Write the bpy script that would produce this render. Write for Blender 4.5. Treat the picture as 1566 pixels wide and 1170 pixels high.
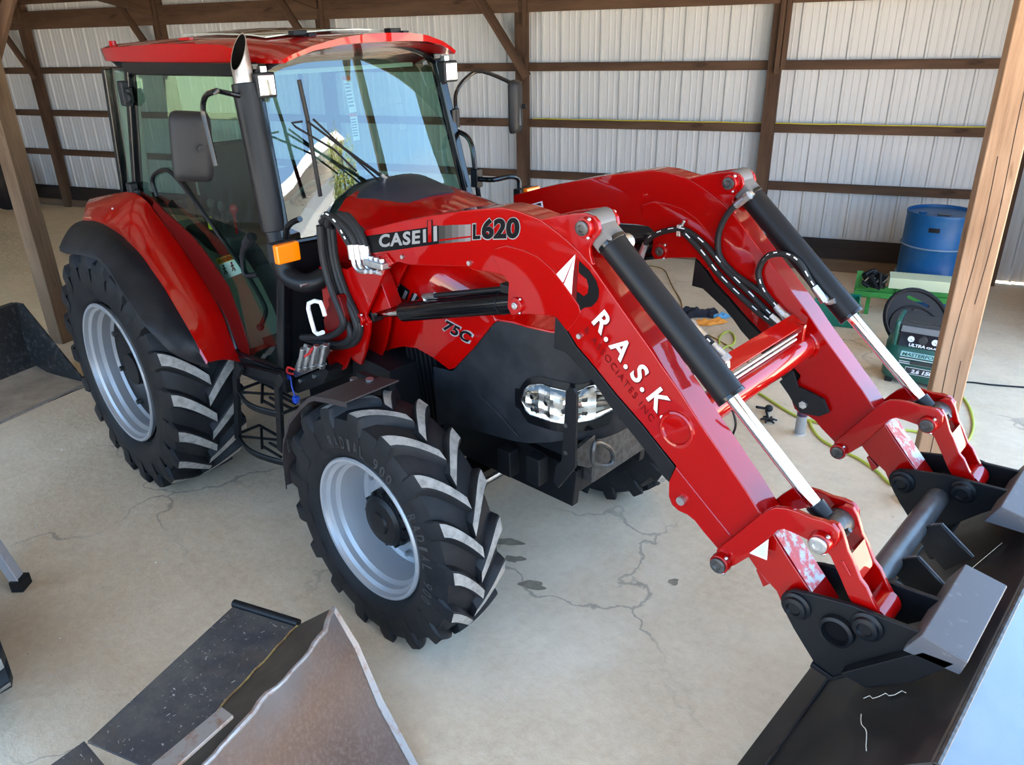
import bpy, bmesh, math, random
from mathutils import Vector, Matrix
random.seed(7)
S = bpy.context.scene
C = S.collection
PI = math.pi
for o in list(bpy.data.objects):
    bpy.data.objects.remove(o)

# ---------------------------------------------------------------- camera, sky, exposure
cam_data = bpy.data.cameras.new('camera')
cam = bpy.data.objects.new('camera', cam_data)
C.objects.link(cam)
S.camera = cam
cam_data.sensor_width = 36.0
cam_data.lens = 36.0 * 1186.6 / 1566.0
cam_data.shift_x = (783.0 - 766.75) / 1566.0
cam_data.clip_end = 400
CAM_POS = Vector((4.5015, -2.4833, 2.4832))
YAW, PITCH, ROLL = 2.334934, 0.427886, 0.027192
fw = Vector((math.cos(YAW) * math.cos(PITCH), math.sin(YAW) * math.cos(PITCH), -math.sin(PITCH)))
rt = Vector((math.sin(YAW), -math.cos(YAW), 0))
dn = fw.cross(rt)
rt2 = math.cos(ROLL) * rt + math.sin(ROLL) * dn
dn2 = -math.sin(ROLL) * rt + math.cos(ROLL) * dn
cm = Matrix(((rt2.x, -dn2.x, -fw.x), (rt2.y, -dn2.y, -fw.y), (rt2.z, -dn2.z, -fw.z))).to_4x4()
cm.translation = CAM_POS
cam.matrix_world = cm

world = bpy.data.worlds.new('sky')
S.world = world
world.use_nodes = True
wn = world.node_tree
wn.nodes.clear()
# clear blue sky, paler towards the horizon
tcw = wn.nodes.new('ShaderNodeTexCoord')
sepw = wn.nodes.new('ShaderNodeSeparateXYZ')
wn.links.new(tcw.outputs['Generated'], sepw.inputs[0])
rampw = wn.nodes.new('ShaderNodeValToRGB')
el = rampw.color_ramp.elements
el[0].position = 0.0
el[0].color = (1.00, 1.06, 1.06, 1)
el[1].position = 1.0
el[1].color = (0.43, 0.64, 0.98, 1)
e2 = el.new(0.12)
e2.color = (0.50, 0.93, 1.50, 1)
e3 = el.new(0.35)
e3.color = (0.45, 0.79, 1.28, 1)
wn.links.new(sepw.outputs[2], rampw.inputs[0])
bg = wn.nodes.new('ShaderNodeBackground')
bg.inputs[1].default_value = 1.0
wo = wn.nodes.new('ShaderNodeOutputWorld')
wn.links.new(rampw.outputs[0], bg.inputs[0])
wn.links.new(bg.outputs[0], wo.inputs[0])

sun_data = bpy.data.lights.new('sun', 'SUN')
sun_data.energy = 14.0
sun_data.angle = 0.01
sun_data.color = (1.0, 0.90, 0.74)
sun = bpy.data.objects.new('sun', sun_data)
C.objects.link(sun)
sun.location = (-10, 10, 20)
# the sun stands behind the closed long wall, so no direct beam enters the shed
sun_dir = Vector((0.22, -0.38, -0.90))
sun.rotation_euler = sun_dir.to_track_quat('-Z', 'Y').to_euler()

S.view_settings.view_transform = 'Standard'
S.view_settings.look = 'None'
S.view_settings.exposure = 2.25
S.view_settings.gamma = 1.0
S.view_settings.use_curve_mapping = False
S.cycles.max_bounces = 10
S.cycles.diffuse_bounces = 5
S.cycles.glossy_bounces = 5
S.cycles.transparent_max_bounces = 12
S.cycles.sample_clamp_indirect = 8.0
S.cycles.caustics_reflective = False
S.cycles.caustics_refractive = False
S.cycles.use_denoising = True

# ---------------------------------------------------------------- frame of the shed: s along the long wall, n across it
TH = math.radians(20.0828)
US = Vector((math.cos(TH), math.sin(TH), 0))
NS = Vector((-math.sin(TH), math.cos(TH), 0))


def WP(s, n, z):
    return US * s + NS * n + Vector((0, 0, z))


# ---------------------------------------------------------------- materials
MATS = {}


def mat(name, col, rough=0.5, metal=0.0, col2=None, scale=8.0, bump=0.0, bscale=40.0, coat=0.0,
        spec=0.5, mixlo=0.4, mixhi=0.65, stretch=(1, 1, 1), rough2=None, detail=6.0, emit=None, trans=0.0):
    if name in MATS:
        return MATS[name]
    m = bpy.data.materials.new(name)
    m.use_nodes = True
    nt = m.node_tree
    b = nt.nodes['Principled BSDF']
    b.inputs['Base Color'].default_value = (*col, 1)
    b.inputs['Roughness'].default_value = rough
    b.inputs['Metallic'].default_value = metal
    b.inputs['Specular IOR Level'].default_value = spec
    b.inputs['Coat Weight'].default_value = coat
    b.inputs['Coat Roughness'].default_value = 0.03
    b.inputs['Coat IOR'].default_value = 1.55
    if trans:
        b.inputs['Transmission Weight'].default_value = trans
    if col2 is not None or bump:
        tc = nt.nodes.new('ShaderNodeTexCoord')
        mp = nt.nodes.new('ShaderNodeMapping')
        mp.inputs['Scale'].default_value = stretch
        nt.links.new(tc.outputs['Object'], mp.inputs[0])
    if col2 is not None:
        nz = nt.nodes.new('ShaderNodeTexNoise')
        nz.inputs['Scale'].default_value = scale
        nz.inputs['Detail'].default_value = detail
        nz.inputs['Roughness'].default_value = 0.65
        nt.links.new(mp.outputs[0], nz.inputs['Vector'])
        rp = nt.nodes.new('ShaderNodeMapRange')
        rp.inputs[1].default_value = mixlo
        rp.inputs[2].default_value = mixhi
        nt.links.new(nz.outputs[0], rp.inputs[0])
        mx = nt.nodes.new('ShaderNodeMix')
        mx.data_type = 'RGBA'
        mx.inputs[6].default_value = (*col, 1)
        mx.inputs[7].default_value = (*col2, 1)
        nt.links.new(rp.outputs[0], mx.inputs[0])
        nt.links.new(mx.outputs[2], b.inputs['Base Color'])
        if rough2 is not None:
            mr = nt.nodes.new('ShaderNodeMix')
            mr.inputs[2].default_value = rough
            mr.inputs[3].default_value = rough2
            nt.links.new(rp.outputs[0], mr.inputs[0])
            nt.links.new(mr.outputs[0], b.inputs['Roughness'])
    if bump:
        n2 = nt.nodes.new('ShaderNodeTexNoise')
        n2.inputs['Scale'].default_value = bscale
        n2.inputs['Detail'].default_value = 5
        nt.links.new(mp.outputs[0], n2.inputs['Vector'])
        bp = nt.nodes.new('ShaderNodeBump')
        bp.inputs['Strength'].default_value = bump
        bp.inputs['Distance'].default_value = 0.01
        nt.links.new(n2.outputs[0], bp.inputs['Height'])
        nt.links.new(bp.outputs[0], b.inputs['Normal'])
    MATS[name] = m
    return m


def node_mat(name):
    m = bpy.data.materials.new(name)
    m.use_nodes = True
    MATS[name] = m
    nt = m.node_tree
    return m, nt, nt.nodes['Principled BSDF']


def mixrgb(nt, fac, a, b):
    mx = nt.nodes.new('ShaderNodeMix')
    mx.data_type = 'RGBA'
    for sock, v in ((mx.inputs[6], a), (mx.inputs[7], b)):
        if isinstance(v, tuple):
            sock.default_value = (*v, 1)
        else:
            nt.links.new(v, sock)
    if isinstance(fac, float):
        mx.inputs[0].default_value = fac
    else:
        nt.links.new(fac, mx.inputs[0])
    return mx.outputs[2]


def noise(nt, vec, scale, detail=5.0, lo=0.4, hi=0.6, rough=0.6):
    nz = nt.nodes.new('ShaderNodeTexNoise')
    nz.inputs['Scale'].default_value = scale
    nz.inputs['Detail'].default_value = detail
    nz.inputs['Roughness'].default_value = rough
    nt.links.new(vec, nz.inputs['Vector'])
    rp = nt.nodes.new('ShaderNodeMapRange')
    rp.inputs[1].default_value = lo
    rp.inputs[2].default_value = hi
    nt.links.new(nz.outputs[0], rp.inputs[0])
    return rp.outputs[0]


def coords(nt, stretch=(1, 1, 1), rot=(0, 0, 0), kind='Object'):
    tc = nt.nodes.new('ShaderNodeTexCoord')
    mp = nt.nodes.new('ShaderNodeMapping')
    mp.inputs['Scale'].default_value = stretch
    mp.inputs['Rotation'].default_value = rot
    nt.links.new(tc.outputs[kind], mp.inputs[0])
    return mp.outputs[0]


def bump(nt, b, height, strength=0.3, dist=0.01):
    bp = nt.nodes.new('ShaderNodeBump')
    bp.inputs['Strength'].default_value = strength
    bp.inputs['Distance'].default_value = dist
    nt.links.new(height, bp.inputs['Height'])
    nt.links.new(bp.outputs[0], b.inputs['Normal'])


def wood(name, dark, mid, light, rough=0.75):
    # grain runs along local X
    m, nt, b = node_mat(name)
    v = coords(nt, (1.2, 26, 26))
    g = noise(nt, v, 1.6, 8, 0.3, 0.72, 0.7)
    v2 = coords(nt, (0.6, 3, 3))
    h = noise(nt, v2, 1.3, 4, 0.35, 0.7)
    c = mixrgb(nt, g, dark, mid)
    c = mixrgb(nt, h, c, light)
    v3 = coords(nt, (2.2, 9, 9))
    k = noise(nt, v3, 1.1, 3, 0.66, 0.75)
    c = mixrgb(nt, k, c, dark)
    nt.links.new(c, b.inputs['Base Color'])
    b.inputs['Roughness'].default_value = rough
    b.inputs['Specular IOR Level'].default_value = 0.25
    bump(nt, b, g, 0.25, 0.004)
    return m


M_RED = mat('tractor red paint', (0.30, 0.0006, 0.0003), 0.34, coat=0.85, spec=0.05)
M_REDBOOM = mat('loader red paint', (0.29, 0.0006, 0.0004), 0.34, coat=0.85, spec=0.05)
M_REDWORN = mat('scraped red paint', (0.70, 0.10, 0.10), 0.5, col2=(0.62, 0.62, 0.64), scale=26, mixlo=0.47, mixhi=0.56, bump=0.4, bscale=60, stretch=(1, 1, 1))
M_BLK = mat('black paint', (0.006, 0.0065, 0.008), 0.42, spec=0.25)
M_BLKGLOSS = mat('gloss black', (0.004, 0.004, 0.005), 0.16, spec=0.45)
M_PLASTIC = mat('black moulded plastic', (0.008, 0.009, 0.0115), 0.5, spec=0.25, col2=(0.020, 0.022, 0.026), scale=7, mixlo=0.4, mixhi=0.75)
M_COWL = mat('cowl plastic', (0.022, 0.027, 0.038), 0.42)
M_DKBROWN = mat('dark brown plate', (0.030, 0.022, 0.022), 0.5)
M_RUBBER = mat('rubber hose', (0.011, 0.011, 0.012), 0.55, spec=0.3)
M_CHROME = mat('chrome', (0.86, 0.85, 0.84), 0.07, metal=1.0)
M_ZINC = mat('zinc plate', (0.62, 0.63, 0.64), 0.35, metal=1.0, col2=(0.42, 0.42, 0.44), scale=40)
M_STEEL = mat('dull steel', (0.10, 0.10, 0.10), 0.42, metal=0.7, col2=(0.05, 0.045, 0.042), scale=40)
M_RIM = mat('silver wheel paint', (0.33, 0.335, 0.35), 0.38, metal=0.35)
M_GREYPL = mat('grey mirror plastic', (0.012, 0.0118, 0.013), 0.5, spec=0.25)
M_INT = mat('cab interior trim', (0.30, 0.31, 0.28), 0.7)
M_INTDK = mat('cab interior dark', (0.03, 0.032, 0.034), 0.6)
M_SEAT = mat('seat fabric', (0.02, 0.021, 0.023), 0.85)
M_ORANGE = mat('orange lens', (1.0, 0.20, 0.0), 0.2, coat=0.5)
M_WHITE = mat('white print', (0.74, 0.75, 0.78), 0.5, spec=0.2)
M_SILVPR = mat('silver print', (0.24, 0.235, 0.235), 0.45, spec=0.2)
M_BLACKPR = mat('black print', (0.004, 0.004, 0.005), 0.5, spec=0.08)
M_DARKRED = mat('dark red print', (0.10, 0.001, 0.002), 0.4, spec=0.15)
M_LAMP = mat('lamp reflector', (0.92, 0.92, 0.90), 0.12, metal=0.9, col2=(0.75, 0.74, 0.70), scale=30)
M_WHITEM = mat('white lever paint', (0.75, 0.76, 0.76), 0.35)
M_STOPG = mat('grey stop block paint', (0.085, 0.082, 0.09), 0.5, col2=(0.15, 0.145, 0.145), scale=30, mixlo=0.6, mixhi=0.7)
M_EXH = mat('exhaust pipe steel', (0.42, 0.36, 0.31), 0.38, metal=0.7, col2=(0.30, 0.26, 0.23), scale=18)

# ---------------------------------------------------------------- mesh helpers


class MB:
    def __init__(self):
        self.v = []
        self.f = []
        self.mi = []
        self.cur = 0

    def add(self, verts, faces):
        n = len(self.v)
        self.v += [tuple(p) for p in verts]
        for f in faces:
            self.f.append([i + n for i in f])
            self.mi.append(self.cur)
        return self

    def box(self, c, s, rot=None):
        hx, hy, hz = s[0] / 2, s[1] / 2, s[2] / 2
        vs = [Vector((x, y, z)) for x in (-hx, hx) for y in (-hy, hy) for z in (-hz, hz)]
        if rot is not None:
            vs = [rot @ p for p in vs]
        c = Vector(c)
        return self.add([p + c for p in vs], [(0, 1, 3, 2), (4, 6, 7, 5), (0, 4, 5, 1), (2, 3, 7, 6), (0, 2, 6, 4), (1, 5, 7, 3)])

    def prism(self, poly, a, b, axis='Y'):
        def P(u, w, t):
            return {'Y': (u, t, w), 'X': (t, u, w), 'Z': (u, w, t)}[axis]
        n = len(poly)
        vs = [P(u, w, a) for u, w in poly] + [P(u, w, b) for u, w in poly]
        fs = [list(range(n)), list(range(2 * n - 1, n - 1, -1))]
        fs += [(i, i + n, (i + 1) % n + n, (i + 1) % n) for i in range(n)]
        return self.add(vs, fs)

    def plate(self, pts, d):
        """polygon of 3D points, thickened by the vector d"""
        n = len(pts)
        d = Vector(d)
        vs = [Vector(p) for p in pts] + [Vector(p) + d for p in pts]
        fs = [list(range(n)), list(range(2 * n - 1, n - 1, -1))]
        fs += [(i, i + n, (i + 1) % n + n, (i + 1) % n) for i in range(n)]
        return self.add(vs, fs)

    def cyl(self, p0, p1, r0, r1=None, n=20, cap=True):
        r1 = r0 if r1 is None else r1
        p0, p1 = Vector(p0), Vector(p1)
        d = (p1 - p0).normalized()
        a = d.orthogonal().normalized()
        b = d.cross(a)
        vs = []
        for p, r in ((p0, r0), (p1, r1)):
            vs += [p + a * (r * math.cos(2 * PI * i / n)) + b * (r * math.sin(2 * PI * i / n)) for i in range(n)]
        fs = [(i, (i + 1) % n, (i + 1) % n + n, i + n) for i in range(n)]
        if cap:
            fs += [list(range(n - 1, -1, -1)), list(range(n, 2 * n))]
        return self.add(vs, fs)

    def lathe(self, prof, o, d, n=32, a0=0.0, a1=2 * PI):
        """prof = [(radius, height)] turned about the axis d through o"""
        o, d = Vector(o), Vector(d).normalized()
        a = d.orthogonal().normalized()
        b = d.cross(a)
        full = abs(a1 - a0 - 2 * PI) < 1e-6
        k = n if full else n + 1
        vs = []
        for i in range(k):
            t = a0 + (a1 - a0) * i / n
            e = a * math.cos(t) + b * math.sin(t)
            vs += [o + e * r + d * h for r, h in prof]
        m = len(prof)
        fs = []
        for i in range(n):
            i2 = (i + 1) % k
            for j in range(m - 1):
                fs.append((i * m + j, i2 * m + j, i2 * m + j + 1, i * m + j + 1))
        return self.add(vs, fs)

    def tube(self, pts, r, n=10, sm=0, closed=False, cap=True):
        pts = [Vector(p) for p in pts]
        if sm:
            pts = spline(pts, sm, closed)
        m = len(pts)
        vs = []
        up = None
        for i, p in enumerate(pts):
            if closed:
                t = pts[(i + 1) % m] - pts[i - 1]
            else:
                t = pts[min(i + 1, m - 1)] - pts[max(i - 1, 0)]
            t.normalize()
            if up is None:
                a = t.orthogonal().normalized()
            else:
                a = (up - t * up.dot(t))
                a = a.normalized() if a.length > 1e-6 else t.orthogonal().normalized()
            up = a
            b = t.cross(a)
            rr = r[i * (len(r) - 1) // max(m - 1, 1)] if isinstance(r, (list, tuple)) else r
            vs += [p + a * (rr * math.cos(2 * PI * j / n)) + b * (rr * math.sin(2 * PI * j / n)) for j in range(n)]
        fs = []
        for i in range(m if closed else m - 1):
            i2 = (i + 1) % m
            for j in range(n):
                fs.append((i * n + j, i * n + (j + 1) % n, i2 * n + (j + 1) % n, i2 * n + j))
        if cap and not closed:
            fs += [list(range(n - 1, -1, -1)), list(range((m - 1) * n, m * n))]
        return self.add(vs, fs)

    def grid(self, rows):
        m, n = len(rows), len(rows[0])
        vs = [p for r in rows for p in r]
        fs = [(i * n + j, i * n + j + 1, (i + 1) * n + j + 1, (i + 1) * n + j) for i in range(m - 1) for j in range(n - 1)]
        return self.add(vs, fs)

    def sphere(self, c, r, n=14, sc=(1, 1, 1)):
        c = Vector(c)
        prof = [(math.sin(PI * i / n), -math.cos(PI * i / n)) for i in range(n + 1)]
        vs = []
        k = n * 2
        for i in range(k):
            t = 2 * PI * i / k
            vs += [c + Vector((r * sc[0] * a * math.cos(t), r * sc[1] * a * math.sin(t), r * sc[2] * h)) for a, h in prof]
        m = n + 1
        fs = [(i * m + j, ((i + 1) % k) * m + j, ((i + 1) % k) * m + j + 1, i * m + j + 1) for i in range(k) for j in range(n)]
        return self.add(vs, fs)

    def build(self, name, mats, parent=None, bevel=0.0, solid=0.0, angle=35, label=None, seg=2, sub=0, loc=None):
        me = bpy.data.meshes.new(name)
        off = Vector((0, 0, 0))
        p = parent
        while p is not None:
            off += p.location
            p = p.parent
        if loc is not None:
            off = off + Vector(loc)
        me.from_pydata([(a[0] - off.x, a[1] - off.y, a[2] - off.z) for a in self.v], [], self.f)
        if not isinstance(mats, (list, tuple)):
            mats = [mats]
        for m in mats:
            me.materials.append(m)
        if len(mats) > 1:
            me.polygons.foreach_set('material_index', self.mi)
        bm = bmesh.new()
        bm.from_mesh(me)
        bmesh.ops.remove_doubles(bm, verts=bm.verts, dist=1e-5)
        bmesh.ops.recalc_face_normals(bm, faces=bm.faces)
        bm.to_mesh(me)
        bm.free()
        me.shade_smooth()
        me.set_sharp_from_angle(angle=math.radians(angle))
        o = bpy.data.objects.new(name, me)
        C.objects.link(o)
        if parent is not None:
            o.parent = parent
        if loc is not None:
            o.location = loc
        if solid:
            md = o.modifiers.new('thickness', 'SOLIDIFY')
            md.thickness = solid
            md.offset = 0
            if not bevel:
                es = o.modifiers.new('split', 'EDGE_SPLIT')
                es.split_angle = math.radians(angle if angle < 60 else 60)
        if bevel:
            md = o.modifiers.new('edge', 'BEVEL')
            md.width = bevel
            md.segments = seg
            md.limit_method = 'ANGLE'
            md.angle_limit = math.radians(40)
            md.harden_normals = True
        if sub:
            md = o.modifiers.new('smooth', 'SUBSURF')
            md.levels = md.render_levels = sub
        if label:
            o['label'] = label
        return o


def spline(pts, k=6, closed=False):
    out = []
    n = len(pts)
    rng = n if closed else n - 1
    for i in range(rng):
        p1, p2 = pts[i], pts[(i + 1) % n]
        p0 = pts[i - 1] if (closed or i > 0) else p1 * 2 - p2
        p3 = pts[(i + 2) % n] if (closed or i + 2 < n) else p2 * 2 - p1
        for j in range(k):
            t = j / k
            out.append(0.5 * ((2 * p1) + (p2 - p0) * t + (2 * p0 - 5 * p1 + 4 * p2 - p3) * t * t + (3 * p1 - p0 - 3 * p2 + p3) * t ** 3))
    if not closed:
        out.append(pts[-1])
    return out


def lerp_curve(pts, k):
    """k points spread evenly by length over a polyline of tuples"""
    ps = [Vector(p) for p in pts]
    L = [0.0]
    for a, b in zip(ps, ps[1:]):
        L.append(L[-1] + (b - a).length)
    out = []
    for i in range(k):
        t = L[-1] * i / (k - 1)
        j = 0
        while j < len(L) - 2 and L[j + 1] < t:
            j += 1
        u = (t - L[j]) / max(L[j + 1] - L[j], 1e-9)
        out.append(ps[j].lerp(ps[j + 1], u))
    return out


def empty(name, loc, label=None, cat=None, group=None, parent=None, kind=None):
    o = bpy.data.objects.new(name, None)
    o.empty_display_size = 0.1
    C.objects.link(o)
    o.location = loc
    if parent is not None:
        o.parent = parent
    if label:
        o['label'] = label
    if cat:
        o['category'] = cat
    if group:
        o['group'] = group
    if kind:
        o['kind'] = kind
    return o


def tag(o, label=None, cat=None, group=None, kind=None):
    for k, v in (('label', label), ('category', cat), ('group', group), ('kind', kind)):
        if v:
            o[k] = v
    return o


def board(name, p0, p1, w, h, m, parent=None, side=None, bevel=0.004):
    """timber from p0 to p1 (local X along it), w along 'side', h across"""
    p0, p1 = Vector(p0), Vector(p1)
    d = p1 - p0
    L = d.length
    x = d.normalized()
    sd = Vector(side) if side is not None else Vector((0, 0, 1))
    z = (sd - x * sd.dot(x)).normalized()
    y = z.cross(x)
    mb = MB().box((0, 0, 0), (L, h, w))
    o = mb.build(name, m, None, bevel=bevel, seg=1)
    mw = Matrix(((x.x, y.x, z.x), (x.y, y.y, z.y), (x.z, y.z, z.z))).to_4x4()
    mw.translation = (p0 + p1) / 2
    if parent is not None:
        o.parent = parent
        mw.translation = mw.translation - parent.location
    o.matrix_local = mw
    return o


def text_mesh(s, bold=0.0, ext=0.0, spacing=1.0, shear=0.0):
    cu = bpy.data.curves.new('t', 'FONT')
    cu.body = s
    cu.offset = bold
    cu.extrude = ext
    cu.space_character = spacing
    cu.shear = shear
    cu.resolution_u = 4
    ob = bpy.data.objects.new('t', cu)
    C.objects.link(ob)
    dg = bpy.context.evaluated_depsgraph_get()
    me = bpy.data.meshes.new_from_object(ob.evaluated_get(dg))
    vs = [v.co.copy() for v in me.vertices]
    fs = [list(p.vertices) for p in me.polygons]
    bpy.data.objects.remove(ob)
    bpy.data.curves.remove(cu)
    bpy.data.meshes.remove(me)
    x0 = min(v.x for v in vs)
    x1 = max(v.x for v in vs)
    y0 = min(v.y for v in vs)
    y1 = max(v.y for v in vs)
    return [((v.x - x0) / (x1 - x0), (v.y - y0) / (y1 - y0), v.z) for v in vs], fs


def add_text(mb, s, P0, P1, P2, lift, bold=0.02, spacing=1.0, shear=0.0):
    """text fitted to the parallelogram P0 (bottom left), P1 (bottom right), P2 (top left), lifted along 'lift'"""
    vs, fs = text_mesh(s, bold, 0.0, spacing, shear)
    P0, P1, P2, lift = Vector(P0), Vector(P1), Vector(P2), Vector(lift)
    mb.add([P0 + (P1 - P0) * x + (P2 - P0) * y + lift for x, y, z in vs], fs)
    return mb


# ================================================================= the shed
M_WOOD = wood('aged brown timber', (0.026, 0.012, 0.007), (0.085, 0.043, 0.024), (0.13, 0.072, 0.042))
M_WOODPOST = wood('weathered post timber', (0.065, 0.038, 0.022), (0.17, 0.105, 0.062), (0.215, 0.14, 0.085))
M_WOODLIGHT = wood('pale post timber', (0.15, 0.08, 0.042), (0.37, 0.22, 0.13), (0.46, 0.30, 0.19))
M_WOODDARK = wood('creosoted skirt timber', (0.010, 0.006, 0.005), (0.030, 0.018, 0.014), (0.045, 0.03, 0.024))

# -- sheet metal of the wall
m, nt, b = node_mat('white ribbed sheet metal')
v = coords(nt, (1, 1, 1))
sep = nt.nodes.new('ShaderNodeSeparateXYZ')
nt.links.new(v, sep.inputs[0])
n1 = noise(nt, coords(nt, (6, 6, 0.7)), 1.0, 5, 0.35, 0.75)
c = mixrgb(nt, n1, (0.57, 0.56, 0.55), (0.50, 0.49, 0.48))
mr = nt.nodes.new('ShaderNodeMapRange')
mr.inputs[1].default_value = 0.85
mr.inputs[2].default_value = 0.30
nt.links.new(sep.outputs[2], mr.inputs[0])
mm = nt.nodes.new('ShaderNodeMath')
mm.operation = 'MULTIPLY'
nt.links.new(mr.outputs[0], mm.inputs[0])
nt.links.new(noise(nt, coords(nt, (9, 9, 1.5)), 1.0, 6, 0.35, 0.8), mm.inputs[1])
c = mixrgb(nt, mm.outputs[0], c, (0.40, 0.30, 0.19))
nt.links.new(c, b.inputs['Base Color'])
b.inputs['Roughness'].default_value = 0.5
b.inputs['Metallic'].default_value = 0.0
M_SHEET = m

# -- concrete
m, nt, b = node_mat('dusty concrete')
v = coords(nt)
n1 = noise(nt, v, 0.55, 6, 0.35, 0.65)
n2 = noise(nt, v, 2.6, 8, 0.38, 0.68, 0.7)
n3 = noise(nt, v, 22, 6, 0.35, 0.7, 0.7)
n4 = noise(nt, v, 130, 3, 0.60, 0.72)
c = mixrgb(nt, n1, (0.70, 0.55, 0.385), (0.67, 0.56, 0.43))
c = mixrgb(nt, n2, c, (0.55, 0.43, 0.305))
pb = nt.nodes.new('ShaderNodeMath')
pb.operation = 'MULTIPLY'
pb.inputs[1].default_value = 0.75
nt.links.new(noise(nt, coords(nt, (1, 1, 1), (0, 0, 0.4)), 0.42, 4, 0.46, 0.62), pb.inputs[0])
c = mixrgb(nt, pb.outputs[0], c, (0.50, 0.36, 0.235))
mx = nt.nodes.new('ShaderNodeMath')
mx.operation = 'MULTIPLY'
mx.inputs[1].default_value = 0.45
nt.links.new(n3, mx.inputs[0])
c = mixrgb(nt, mx.outputs[0], c, (0.76, 0.65, 0.49))
mx2 = nt.nodes.new('ShaderNodeMath')
mx2.operation = 'MULTIPLY'
mx2.inputs[1].default_value = 0.35
nt.links.new(n4, mx2.inputs[0])
c = mixrgb(nt, mx2.outputs[0], c, (0.60, 0.55, 0.47))
# rust stains and fine cracks
rs = noise(nt, coords(nt, (1, 1, 1), (0, 0, 0.7)), 1.7, 7, 0.66, 0.78, 0.7)
mx3 = nt.nodes.new('ShaderNodeMath')
mx3.operation = 'MULTIPLY'
mx3.inputs[1].default_value = 0.55
nt.links.new(rs, mx3.inputs[0])
c = mixrgb(nt, mx3.outputs[0], c, (0.22, 0.12, 0.08))
# broad tan dirt towards the left bay
sep = nt.nodes.new('ShaderNodeSeparateXYZ')
nt.links.new(v, sep.inputs[0])
vo = nt.nodes.new('ShaderNodeTexVoronoi')
vo.feature = 'DISTANCE_TO_EDGE'
vo.inputs['Scale'].default_value = 0.75
wv = nt.nodes.new('ShaderNodeTexNoise')
wv.inputs['Scale'].default_value = 2.2
wv.inputs['Detail'].default_value = 8
nt.links.new(v, wv.inputs['Vector'])
va = nt.nodes.new('ShaderNodeVectorMath')
va.operation = 'MULTIPLY_ADD'
va.inputs[1].default_value = (0.9, 0.9, 0)
nt.links.new(wv.outputs[1], va.inputs[0])
nt.links.new(v, va.inputs[2])
nt.links.new(va.outputs[0], vo.inputs['Vector'])
cr = nt.nodes.new('ShaderNodeMapRange')
cr.inputs[1].default_value = 0.010
cr.inputs[2].default_value = 0.002
nt.links.new(vo.outputs['Distance'], cr.inputs[0])
mk = nt.nodes.new('ShaderNodeMath')
mk.operation = 'MULTIPLY'
nt.links.new(cr.outputs[0], mk.inputs[0])
nt.links.new(noise(nt, v, 0.6, 2, 0.5, 0.6), mk.inputs[1])
mk2 = nt.nodes.new('ShaderNodeMath')
mk2.operation = 'MULTIPLY'
mk2.inputs[1].default_value = 0.5
nt.links.new(mk.outputs[0], mk2.inputs[0])
c = mixrgb(nt, mk2.outputs[0], c, (0.12, 0.11, 0.10))
nt.links.new(c, b.inputs['Base Color'])
b.inputs['Roughness'].default_value = 0.82
b.inputs['Specular IOR Level'].default_value = 0.3
ad = nt.nodes.new('ShaderNodeMath')
ad.operation = 'ADD'
nt.links.new(n3, ad.inputs[0])
nt.links.new(n4, ad.inputs[1])
bump(nt, b, ad.outputs[0], 0.35, 0.006)
M_CONC = m

# -- packed dirt of the left bay
m, nt, b = node_mat('packed tan dirt')
v = coords(nt)
c = mixrgb(nt, noise(nt, v, 0.8, 6, 0.35, 0.65), (0.86, 0.62, 0.37), (0.76, 0.54, 0.32))
c = mixrgb(nt, noise(nt, v, 7, 8, 0.45, 0.75, 0.7), c, (0.86, 0.66, 0.42))
nt.links.new(c, b.inputs['Base Color'])
b.inputs['Roughness'].default_value = 0.95
b.inputs['Specular IOR Level'].default_value = 0.1
bump(nt, b, noise(nt, v, 14, 8, 0.3, 0.7, 0.7), 0.6, 0.02)
M_DIRT = m

# -- outside gravel, grass, roof metal
M_GRAVEL = mat('pale gravel', (0.44, 0.40, 0.33), 0.9, col2=(0.36, 0.32, 0.26), scale=20)
M_ROOF = mat('galvanised roof sheet', (0.66, 0.65, 0.60), 0.5, metal=0.0, col2=(0.56, 0.54, 0.49), scale=3)

WALL_N = 5.10
S_L, S_R = -11.0, 5.4       # ends of the shed along s
N_F = -4.75                  # front
FRONT_OPEN = -6.0            # the front is open from here to the right end
FRONT_HEAD = 3.3            # underside of the unseen sheeting above the front opening, lowered to cut skylight


def roof_z(n):
    return 2.93 + 0.20 * (5.1 - n)


# floor: the slab, split where the dirt bay begins
mb = MB().add([WP(S_L, N_F - 0.3, 0), WP(S_R + 4.0, N_F - 0.3, 0), WP(S_R + 4.0, 5.25, 0), WP(S_L, 5.25, 0)], [(0, 1, 2, 3)])
fl = mb.build('floor', M_CONC)
tag(fl, kind='structure')
# the dirt lies a little over the slab in the far left bay
rows = []
random.seed(3)
for i in range(26):
    n_ = 0.75 + 4.4 * i / 25
    row = []
    for j in range(40):
        s0 = -2.35 + 0.5 * math.sin(n_ * 2.1) + 0.12 * math.sin(n_ * 9) - (0.0 if n_ < 2.2 else 0.5 * (n_ - 2.2))
        s_ = s0 + (S_L - s0) * (j / 39) ** 1.3
        edge = min(1.0, j / 5.0) * min(1.0, i / 3.0)
        row.append(WP(s_, n_, 0.003 + edge * (0.018 + 0.014 * random.random())))
    rows.append(row)
dt = MB().grid(rows).build('ground', M_DIRT)
tag(dt, kind='structure')
og = MB().add([WP(-90, -90, -0.02), WP(120, -90, -0.02), WP(120, 110, -0.02), WP(-90, 110, -0.02)], [(0, 1, 2, 3)]).build('ground', M_GRAVEL)
tag(og, kind='structure')

# oil stains on the slab
M_OIL = mat('oil soaked concrete', (0.21, 0.17, 0.125), 0.6, col2=(0.30, 0.245, 0.18), scale=20)
random.seed(12)


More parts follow.
